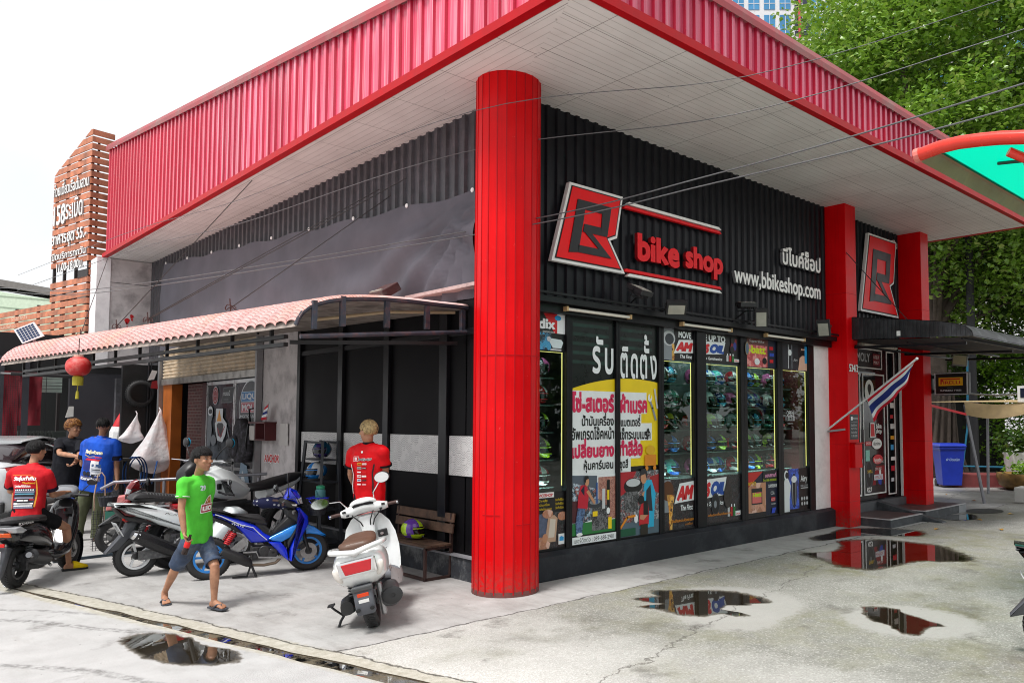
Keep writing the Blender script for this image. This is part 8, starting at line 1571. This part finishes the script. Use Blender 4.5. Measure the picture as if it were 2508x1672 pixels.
def face(t, F, M, s, brow=1):
    mb = MB(); mw = MB(); ml = MB()
    for q in (-1, 1):
        mw.ell(F(q*.031,.0755,.004), (.0125*s,.006*s,.0055*s), 12, 6, 0, M); mb.ell(F(q*.031,.0805,.004), (.0055*s,.003*s,.005*s), 10, 6, 0, M); ml.tube([F(q*.016,.080,.006), F(q*.031,.0835,.0115), F(q*.046,.074,.005)], .0022*s, 5); ml.tube([F(q*.012,.083,.022), F(q*.030,.087,.029), F(q*.052,.072,.022)], [.003*s,.0042*s,.002*s], 6)
    mw.build('eyes', C('#d9d0c8', .3), t, world=True, smooth=180); mb.build('pupils', C('#120c0a', .2), t, world=True, smooth=180); ml.build('brows', C('#15100e', .7), t, world=True, smooth=180)
    mb = MB(); mb.tube([F(-.023,.088,-.054), F(-.008,.096,-.052), F(0,.0965,-.0535), F(.008,.096,-.052), F(.023,.088,-.054)], [.0015*s,.0035*s,.003*s,.0035*s,.0015*s], 6); mb.tube([F(-.018,.090,-.062), F(0,.0955,-.0635), F(.018,.090,-.062)], [.0015*s,.0038*s,.0015*s], 6); mb.build('lips', P('lips', (.31,.13,.095), .45), t, world=True, smooth=180)
def decal(t, name, cloth_me, o, u, v, draw, W, H, off=.004, step=.0005):
    """artwork in the plane o,u,v dropped along the plane normal onto the cloth surface"""
    A = Art((0,0,0), (1,0,0), (0,1,0), step); draw(A); o, u, v = Vector(o), Vector(u).normalized(), Vector(v).normalized(); v = (v-u*v.dot(u)).normalized(); n = u.cross(v)
    bm = bmesh.new(); me = bpy.data.meshes.new(name); me.from_pydata(A.mb.v, [], A.mb.f)
    for m in A.mats: me.materials.append(m)
    if len(me.polygons) == len(A.mb.m): me.polygons.foreach_set('material_index', A.mb.m)
    bm.from_mesh(me); bmesh.ops.triangulate(bm, faces=bm.faces[:]); 
    for _ in range(3):
        es = [e for e in bm.edges if e.calc_length() > .03]
        if not es: break
        bmesh.ops.subdivide_edges(bm, edges=es, cuts=1); bmesh.ops.triangulate(bm, faces=[f for f in bm.faces if len(f.verts) > 3])
    T = BVHTree.FromPolygons([v_.co for v_ in cloth_me.vertices], [tuple(p.vertices) for p in cloth_me.polygons])
    bad = []
    for vt in bm.verts:
        x, y, z = vt.co; p = o+u*x+v*y; h = T.ray_cast(p+n*.5, -n)
        if h[0] is None: bad.append(vt); vt.co = p
        else: vt.co = h[0]+n*(off+z)
    bmesh.ops.delete(bm, geom=bad, context='VERTS'); bm.to_mesh(me); bm.free()
    ob = bpy.data.objects.new(name, me); COL.objects.link(ob); ob.parent = t; ob.matrix_parent_inverse = parent_world(t).inverted(); return ob
def fold(scale, amp, axis=(1, 1, .35)):
    ax = Vector(axis)
    def f(co): q = Vector((co.x*ax.x, co.y*ax.y, co.z*ax.z))*scale; return amp*(noise.noise(q)+.5*noise.noise(q*2.1+Vector((3,1,2))))
    return f
def person(key, label, fw, hf, s, skin, shirt, sleeve, shirt_len, legs, leg_mat, leg_end, belly=1., hs=1.0, torso=(.165,.10), fold_amp=.008, hup=(0,0,1), hemw=1.0):
    j = {k: Vector(v) for k, v in J[key].items()}; t = thing('person', label, 'person', (j['pel'].x, j['pel'].y, 0), group=None)
    up = (j['neck']-j['pel']).normalized(); sd = (j['rs']-j['ls']); sd = (sd-up*sd.dot(up)).normalized(); f0 = up.cross(sd)
    mb = MB(); F, M = head_parts(mb, j['head'], hup, hf, hs)
    limb(mb, [(j['neck']-up*.03, .052*s), (j['neck']+up*.02, .047*s), (F(0,-.012,-.06), .046*s)])
    mid = j['pel'].lerp(j['neck'], .45); a, b = torso
    tor = [(j['pel']-up*.06*s, a*.92*s, b*1.0*s), (j['pel']+up*.04*s, a*.95*s, b*1.0*s*belly), (mid, a*.92*s, b*1.02*s*belly), (j['pel'].lerp(j['neck'], .72), a*1.08*s, b*1.08*s), (j['pel'].lerp(j['neck'], .88), a*1.08*s, b*.92*s), (j['pel'].lerp(j['neck'], .98), a*.6*s, b*.6*s)]
    mb.ringloft([ringat(c, sd, f0, x*.93, y*.9) for c, x, y in tor])
    for q in ('r', 'l'):
        S_, E_, W_ = j[q+'s'], j[q+'e'], j[q+'w']; limb(mb, [(S_-up*.01, .050*s), (S_.lerp(E_, .4), .045*s), (E_, .036*s), (E_.lerp(W_, .3), .038*s), (W_, .026*s)])
        H_, K_, A_ = j[q+'hip'], j[q+'k'], j[q+'a']; limb(mb, [(H_, .080*s), (H_.lerp(K_, .5), .068*s), (K_, .050*s), (K_.lerp(A_, .3), .050*s), (K_.lerp(A_, .75), .034*s), (A_, .031*s)])
    feet = {}
    for q in ('r', 'l'): feet[q] = foot(mb, j[q+'a'], j[q+'t'], s, True)
    for q, (pn, side, curl) in hf_hands[key].items(): fingers(mb, j[q+'w'], j[q+'h'], pn, side, curl, s)
    body = put(fuse(mb, .0058, 2), 'body', skin, t)
    face(t, F, M, hs)
    # shirt
    g = 1.10; mb = MB(); hem = j['pel']-up*shirt_len
    tr = [(hem, a*1.04*s*hemw, b*1.16*s*belly*hemw)]+[(c, x*g, y*g*1.04) for c, x, y in tor[1:5]]+[(tor[5][0], tor[5][1]*1.14, tor[5][2]*1.2)]+[(j['neck']-up*.015, .072*s, .066*s), (j['neck']+up*.012, .060*s, .056*s)]
    mb.ringloft([ringat(c, sd, f0, x, y, 28) for c, x, y in tr])
    for q in ('r', 'l'):
        S_, E_ = j[q+'s'], j[q+'e']; e = S_.lerp(E_, sleeve); ins = j['neck'].lerp(S_, .45)-up*.035; mb2 = [(ins, .070*s), (S_-up*.012, .067*s), (S_.lerp(E_, sleeve*.55), .066*s), (e, .069*s*(1.06 if sleeve < .9 else .8))]
        mb.ell(S_-up*.016, (.063*s,)*3, 14, 10); mb.ell(ins, (.072*s,)*3, 14, 10)
        for k in range(len(mb2)-1): mb.tube([mb2[k][0].lerp(mb2[k+1][0], x/3) for x in range(4)], [mb2[k][1]+(mb2[k+1][1]-mb2[k][1])*x/3 for x in range(4)], 16)
    sm = fuse(mb, .010, 3, fold(8, fold_amp, (1, 1, .6))); st = put(sm, 'shirt', shirt, t)
    # legs
    mb = MB(); r0 = .098*s; mb.ringloft([ringat(j['pel']+up*.05*s, sd, f0, a*1.0*s, b*1.05*s*belly, 20), ringat(j['pel']-up*.06*s, sd, f0, a*1.06*s, b*1.08*s, 20), ringat(j['pel']-up*.11*s, sd, f0, a*.9*s, b*.8*s, 20)])
    for q in ('r', 'l'):
        H_, K_, A_ = j[q+'hip'], j[q+'k'], j[q+'a']; pts = [(H_, r0)]
        if legs == 'shorts': e = H_.lerp(K_, leg_end); pts += [(H_.lerp(K_, leg_end*.5), .092*s), (e, .083*s)]
        else: e = K_.lerp(A_, leg_end); pts += [(H_.lerp(K_, .5), .088*s), (K_, .072*s), (K_.lerp(A_, .5*leg_end), .068*s), (e, .062*s)]
        for k in range(len(pts)-1): mb.tube([pts[k][0].lerp(pts[k+1][0], x/4) for x in range(5)], [pts[k][1]+(pts[k+1][1]-pts[k][1])*x/4 for x in range(5)], 18)
        mb.ell(H_, (r0,)*3, 14, 10)
    lg = put(fuse(mb, .010, 3, fold(11, fold_amp*.9, (1, 1, .5))), 'shorts' if legs == 'shorts' else 'trousers', leg_mat, t)
    return t, j, F, M, up, sd, f0, sm, lg, feet
V = Vector
hf_hands = dict(
 walker=dict(r=((.5,-.3,0), (.35,-.9,.1), 1.15), l=((-.5,.3,0), (.35,-.9,0), .6)),
 blonde=dict(r=((-.7,.3,0), (0,.2,1), .6), l=((.7,-.3,0), (0,.2,1), .6)),
 rider=dict(r=((0,0,-1), (-.74,.67,0), 1.3), l=((0,0,-1), (.74,-.67,0), 1.3)),
 black=dict(r=((.3,.2,-1), (.3,.3,.6), .9), l=((.2,.3,.6), (-.6,-.3,.3), 1.0)),
 blue=dict(r=((-.7,.6,0), (.6,.7,0), .5), l=((.7,-.6,0), (0,0,1), .7)))
def prin(c, n, mats, *k): pass
BLKH = P('black hair', (.008,.0075,.008), .5, var=.3, vs=30, spec=.22, bump=.9, bs=140); G_ = lambda h, r=.75, **kw: P('cloth '+h, h, r, bump=.75, bs=15, var=kw.pop('var', .14), vs=9, spec=.2, **kw)
def straps(t, ft, z, thong, sole, name='sandal'):
    for q, (heel, f, sd, L) in ft.items():
        mb = MB(); c = heel+f*.11; mb.prism([heel+f*(x*L*1.06)-f*.012+sd*y*w_-Vector((0,0,.012)) for x, y, w_ in [(0,-.03,1),(0,.03,1),(.3,.034,1),(.55,.038,1),(.8,.046,1),(1.0,.036,1),(1.06,.0,1),(1.0,-.036,1),(.8,-.046,1),(.55,-.038,1),(.3,-.034,1)]], (0,0,.016)); o = mb.build(name, sole, t, world=True, bevel=.003)
        mb = MB(); z0 = Vector((0,0,.004)); mb.tube([heel+f*L*.42+sd*.042+z0, heel+f*L*.62+sd*.028+Vector((0,0,.036)), heel+f*L*.80+sd*.012+Vector((0,0,.030)), heel+f*L*.62-sd*.022+Vector((0,0,.040)), heel+f*L*.42-sd*.042+z0], [.008]*5, 6); mb.tube([heel+f*L*.80+sd*.012+Vector((0,0,.03)), heel+f*L*.86+sd*.014], .006, 5); mb.build('strap', thong, o, world=True, smooth=180) if False else mb.build(name+'_strap', thong, t, world=True, smooth=180)
# 1 the boy walking past in green
t, j, F, M, up, sd, f0, sm, lg, ft = person('walker', 'teenage boy in green shirt and torn denim shorts walking past in grey flip flops', (.35,-.94,0), (.50,-.86,-.12), .86, SKIN, G_('#56c93f'), .62, .03, 'shorts', P('denim', (.035,.055,.10), .8, var=.6, vs=7, bump=.7, bs=18, dirt='#7d8590', ds=6, da=.45), .86, hs=.98, torso=(.165,.10), fold_amp=.017)
hair(t, F(0,-.008,.03), (0,0,1), (.50,-.86,0), .089, BLKH, 950, .15, 3, fringe=.75)
n_ = f0
def dr(A):
    w_ = C('#eef0ee', .7); r_ = C('#a3142c', .7)
    A.txt('29', .035, .235, C('#cfd8e4', .7), w=.055, h=.05, bold=.06); A.poly([(.07,.10),(.10,.15),(.135,.175),(.16,.185),(.175,.15),(.18,.10)], w_).poly([(.085,.105),(.11,.145),(.14,.17),(.16,.172),(.165,.14),(.17,.105)], C('#a86a34', .7)).oval(.142, .145, .016, .014, C('#d2a066', .7)).oval(.148, .148, .004, .004, BLACK).rect(.045, .02, .20, .105, w_).rect(.052, .027, .193, .098, r_).txt('LEO', .062, .038, w_, w=.122, h=.05, bold=.09)
decal(t, 'shirt_print', sm, j['pel']+up*.24+f0*.1-(-sd)*.0+sd*.11, -sd, up, dr, .2, .3)
for q in ('r', 'l'):
    e = j[q+'hip'].lerp(j[q+'k'], .86); d = (j[q+'k']-j[q+'hip']).normalized(); MB().lathe([(.071,-.02),(.076,-.016),(.076,.014),(.072,.018)], e-d*.005, d, 20, 0, False).build('cuff', P('denim', (.05,.07,.12), .8), t, world=True, smooth=60)
e = j['rs'].lerp(j['re'], .57); d = (j['re']-j['rs']).normalized(); MB().lathe([(.0615,-.004),(.0625,0),(.0615,.004)], e, d, 24, 0, False).build('sleeve_stripe', C('#dfeede', .7), t, world=True, smooth=60)
straps(t, ft, 0, C('#4b4e58', .6), C('#3f434c', .7), 'flip_flop')
b = thing('soda_bottle', 'small dark cola bottle with red label in the hand of the boy in green', 'bottle', tuple(j['bt'])); ax = (j['b0']-j['bt']).normalized(); MB().lathe([(.001,0),(.024,.0),(.028,.012),(.026,.05),(.022,.065)], j['bt'], ax, 16).build('base', P('cola', (.02,.008,.006), .1), b, world=True, smooth=60); MB().lathe([(.0225,.064),(.026,.075),(.026,.115),(.022,.125)], j['bt'], ax, 16).build('label', C('#e01b1b', .4), b, world=True, smooth=60); MB().lathe([(.021,.124),(.012,.165),(.012,.185),(.001,.186)], j['bt'], ax, 16).build('neck', P('cola', (.02,.008,.006), .1), b, world=True, smooth=60)
# 2 blonde mechanic seen from behind
t, j, F, M, up, sd, f0, sm, lg, ft = person('blonde', 'blonde man in red shop polo seen from behind beside the helmet rack', (.4,.9,0), (-.25,.97,-.1), .98, SKIN, G_('#d40a16', .6), .66, .14, 'long', G_('#14151d'), 1.0, hs=1.0, torso=(.165,.105), fold_amp=.013)
hair(t, F(0,-.008,.03), (0,0,1), (-.25,.97,0), .091, P('blonde hair', (.40,.29,.14), .55, var=.4, vs=40, spec=.25), 950, .17, 8, fringe=.6, mat2=P('dark roots', (.05,.035,.02), .5), p2=.14)
MB().lathe([(.062,-.012),(.066,.0),(.060,.026),(.056,.03)], j['neck']-up*.01, up, 22, 0, False).build('collar', G_('#0d0d12'), t, world=True, smooth=60)
for q in ('r', 'l'): e = j[q+'s'].lerp(j[q+'e'], .66); d = (j[q+'e']-j[q+'s']).normalized(); MB().lathe([(.0735,-.012),(.0755,-.006),(.0755,.010),(.066,.012)], e, d, 22, 0, False).build('sleeve_band', G_('#0d0d12'), t, world=True, smooth=60)
def dr(A):
    w_ = C('#f0f0f0', .7); k_ = C('#101014', .7)
    A.oval(.165, .43, .012, .012, w_).poly([(.05,.335),(.125,.335),(.135,.385),(.06,.385)], w_).poly([(.055,.339),(.122,.339),(.131,.381),(.063,.381)], C('#d40a16', .7)).txt('B', .075, .346, w_, w=.034, h=.028, bold=.05).txt('BIKESHOP', .128, .338, w_, w=.15, h=.03, bold=.12).txt('BIKESHOP', .130, .340, k_, w=.146, h=.026, bold=.04)
    for r in range(6):
        y = .295-.042*r
        A.rect(.11, y, .165, y+.024, (C('#f0a818', .7), C('#a8a2a0', .7), C('#d84a52', .7), w_, w_, C('#d84a52', .7))[r]).rect(.115, y+.006, .16, y+.017, (C('#8c2010', .7), C('#6e6a6a', .7), w_, C('#c01020', .7), C('#2a3a8a', .7), w_)[r]); A.rect(.175, y+.003, .225, y+.02, (w_, k_, C('#d40a16', .7), w_, k_, C('#e08a90', .7))[r]).txt('rizoma', .18, y+.006, w_ if r % 2 else C('#c01020', .7), w=.04, h=.01)
    A.stroke([(.028,.30),(.045,.20),(.042,.12),(.044,.0)], .012, w_); A.stroke([(.018,.30),(.034,.20),(.03,.1),(.03,.0)], .012, k_); A.stroke([(.30,.30),(.285,.2),(.29,.1),(.287,0)], .012, k_)
o_ = j['pel'].lerp(j['neck'], .06)-f0*.1-sd*.165
decal(t, 'shirt_print', sm, o_, sd, up, dr, .33, .45)
# 3 rider in red
t, j, F, M, up, sd, f0, sm, lg, ft = person('rider', 'young man in red printed shirt and black shorts sitting on the black scooter', (.74,.67,0), (.86,.50,-.12), .92, SKIN, P('red gradient cloth', (.55,.012,.02), .7, bump=.7, bs=15, spec=.2), .72, .06, 'shorts', G_('#0e0e12'), .66, hs=.98, torso=(.165,.105), fold_amp=.013)
hair(t, F(0,-.008,.03), (0,0,1), (.86,.50,0), .089, BLKH, 950, .17, 21, fringe=.5)
def truck(A, w_, c1, c2):
    k_ = C('#14151c', .7); g_ = C('#8f93a8', .7)
    A.rect(.05, .03, .26, .25, C('#3b3a52', .7, var=.5, vs=40))
    for r in range(5): A.rect(.055, .035+.043*r, .255, .05+.043*r, (g_, w_, C('#b01c2a', .7), k_, g_)[r]); A.rect(.06, .055+.043*r, .25, .068+.043*r, (w_, k_, g_, C('#5fa0b8', .7), k_)[r])
    for k in range(9): A.oval(.07+.022*k, .235, .008, .008, w_, 8); A.oval(.07+.022*k, .06, .007, .007, w_, 8)
    A.rect(.09, .10, .22, .135, k_).rect(.10, .11, .21, .125, w_)
def dr(A):
    w_ = C('#f2f2f2', .7); truck(A, w_, 0, 0); A.txt('Limited Edition', .06, .262, w_, w=.16, h=.03, bold=.03); A.txt('วัยรุ่นทำกิน', .04, .325, w_, w=.23, h=.062, bold=.06, slant=.15).txt('Thailand', .14, .30, C('#e8b020', .7), w=.12, h=.02, bold=.03); A.stroke([(.03,.40),(.2,.40),(.26,.37)], .005, C('#e88a20', .7)); A.stroke([(.27,.34),(.28,.2),(.275,.05)], .012, C('#e8a030', .7)); A.stroke([(.03,.2),(.035,.03)], .015, C('#c87a28', .7))
decal(t, 'shirt_print', sm, j['pel'].lerp(j['neck'], .02)-f0*.1-sd*.16, sd, up, dr, .3, .42)
for q in ('r', 'l'): e = j[q+'s'].lerp(j[q+'e'], .70); d = (j[q+'e']-j[q+'s']).normalized(); MB().lathe([(.0655,-.03),(.069,-.02),(.070,.012),(.062,.014)], e, d, 22, 0, False).build('sleeve_band', G_('#1c1428'), t, world=True, smooth=60)
for q, (heel, f, sd_, L) in ft.items():
    mb = MB(); mb.ringloft([ringat(heel+f*x*L+Vector((0,0,h*.55)), sd_, Vector((0,0,1)), w_, h*.62, 14) for x, w_, h in ((.42,.044,.085),(.6,.05,.075),(.8,.054,.055),(1.0,.046,.042),(1.12,.02,.03))]); mb.build('slide_strap', G_('#e8c414', .5), t, world=True, smooth=60); MB().prism([heel+f*(x*L)+sd_*y-Vector((0,0,.012)) for x, y in ((-.08,-.03),(-.08,.03),(.5,.044),(.85,.054),(1.1,.035),(1.16,0),(1.1,-.035),(.85,-.054),(.5,-.044))], (0,0,.026)).build('slide', C('#1a1a1a', .7), t, world=True, bevel=.004)
# 4 man in black facing us
t, j, F, M, up, sd, f0, sm, lg, ft = person('black', 'stocky man in black shirt with auburn curly hair reaching out his arm', (.5,-.87,0), (.60,-.80,-.05), 1.0, SKIN, G_('#15161d', .8), .78, .16, 'long', G_('#0d0d10'), 1.0, belly=1.45, hs=1.10, torso=(.19,.115), fold_amp=.014)
hair(t, F(0,-.008,.04), (0,0,1), (.6,-.8,0), .098, P('auburn hair', (.16,.055,.018), .5, var=.4, vs=40), 600, .10, 5, fringe=.4, mat2=P('copper hair', (.36,.16,.035), .5), p2=.3, lift=.14, curl=.7)
def dr(A): A.rect(0, 0, .07, .016, C('#d9d9d9', .7)).txt('GEEK', .008, .003, C('#15161d', .7), w=.05, h=.010, bold=.03)
decal(t, 'shirt_print', sm, j['pel'].lerp(j['neck'], .70)+f0*.12-sd*.06, -sd, up, dr, .07, .02)
# 5 man in blue seen from behind
t, j, F, M, up, sd, f0, sm, lg, ft = person('blue', 'man in bright blue truck print shirt and olive cargo trousers seen from behind', (.7,.7,0), (.55,.83,-.05), 1.02, SKIN_D, P('blue cloth', (.012,.085,.52), .65, var=.3, vs=6, bump=.7, bs=15, spec=.2), .72, .10, 'long', P('olive cloth', (.075,.085,.042), .85, var=.25, vs=5, bump=.8, bs=13), .96, belly=1.2, hs=1.05, torso=(.20,.12), fold_amp=.014)
hair(t, F(0,-.008,.03), (0,0,1), (.55,.83,0), .092, BLKH, 420, .07, 13, fringe=.3)
def dr(A):
    w_ = C('#eef0f4', .7); k_ = C('#141826', .7); rd_ = C('#d0203a', .7)
    A.rect(.08, .20, .20, .34, C('#1c2c7a', .7)).poly([(.10,.345),(.30,.345),(.32,.375),(.13,.375)], rd_).rect(.20, .19, .30, .345, w_).rect(.22, .26, .33, .30, C('#3a5a88', .7)).rect(.21, .13, .34, .25, C('#c9ced8', .7))
    for r in range(4): A.rect(.225, .14+.025*r, .33, .15+.025*r, (k_, w_, C('#9aa4b4', .7), k_)[r])
    A.oval(.12, .15, .03, .035, k_).oval(.18, .15, .03, .035, k_).oval(.25, .125, .022, .025, k_).rect(.05, .05, .35, .11, C('#5b5a78', .7, var=.6, vs=60)).txt('หัวลากไทย', .06, .055, w_, w=.26, h=.045, bold=.05)
    A.txt('วัยรุ่นหัวลาก', .09, .43, C('#f0e070', .7), w=.25, h=.07, bold=.09, slant=.1).txt('วัยรุ่นหัวลาก', .092, .434, w_, w=.245, h=.062, bold=.03, slant=.1); A.stroke([(.09,.42),(.16,.395),(.23,.41),(.33,.40)], .008, C('#e8b81c', .7)).txt('สุพรรณ', .24, .385, rd_, w=.1, h=.028, bold=.05)
decal(t, 'shirt_print', sm, j['pel'].lerp(j['neck'], .02)-f0*.1-sd*.20, sd, up, dr, .4, .5)
for q in ('r', 'l'): e = j[q+'s'].lerp(j[q+'e'], .66); d = (j[q+'e']-j[q+'s']).normalized(); MB().lathe([(.0725,-.05),(.0765,-.03),(.0775,.016),(.068,.018)], e, d, 22, 0, False).build('sleeve_band', G_('#0f1024'), t, world=True, smooth=60)
MB().lathe([(.0675,0),(.069,.008),(.066,.016)], j['neck']-up*.012, up, 22, 0, False).build('neckband', G_('#123a8a'), t, world=True, smooth=60)
for q in ('l',): k_ = j[q+'hip'].lerp(j[q+'k'], .55); MB().obox(k_-sd*.092, sd*.012, f0*.07, up*.085).build('cargo_pocket', P('olive cloth', (.075,.085,.042), .85), t, world=True, bevel=.012)
for q, (heel, f, sd_, L) in ft.items(): mb = MB(); mb.ringloft([ringat(heel+f*x*L+Vector((0,0,h*.5)), sd_, Vector((0,0,1)), w_, h*.6, 14) for x, w_, h in ((-.06,.03,.06),(.1,.04,.075),(.5,.044,.07),(.85,.05,.05),(1.1,.025,.035))]); mb.build('shoe', G_('#4a3a34', .7), t, world=True, smooth=60)
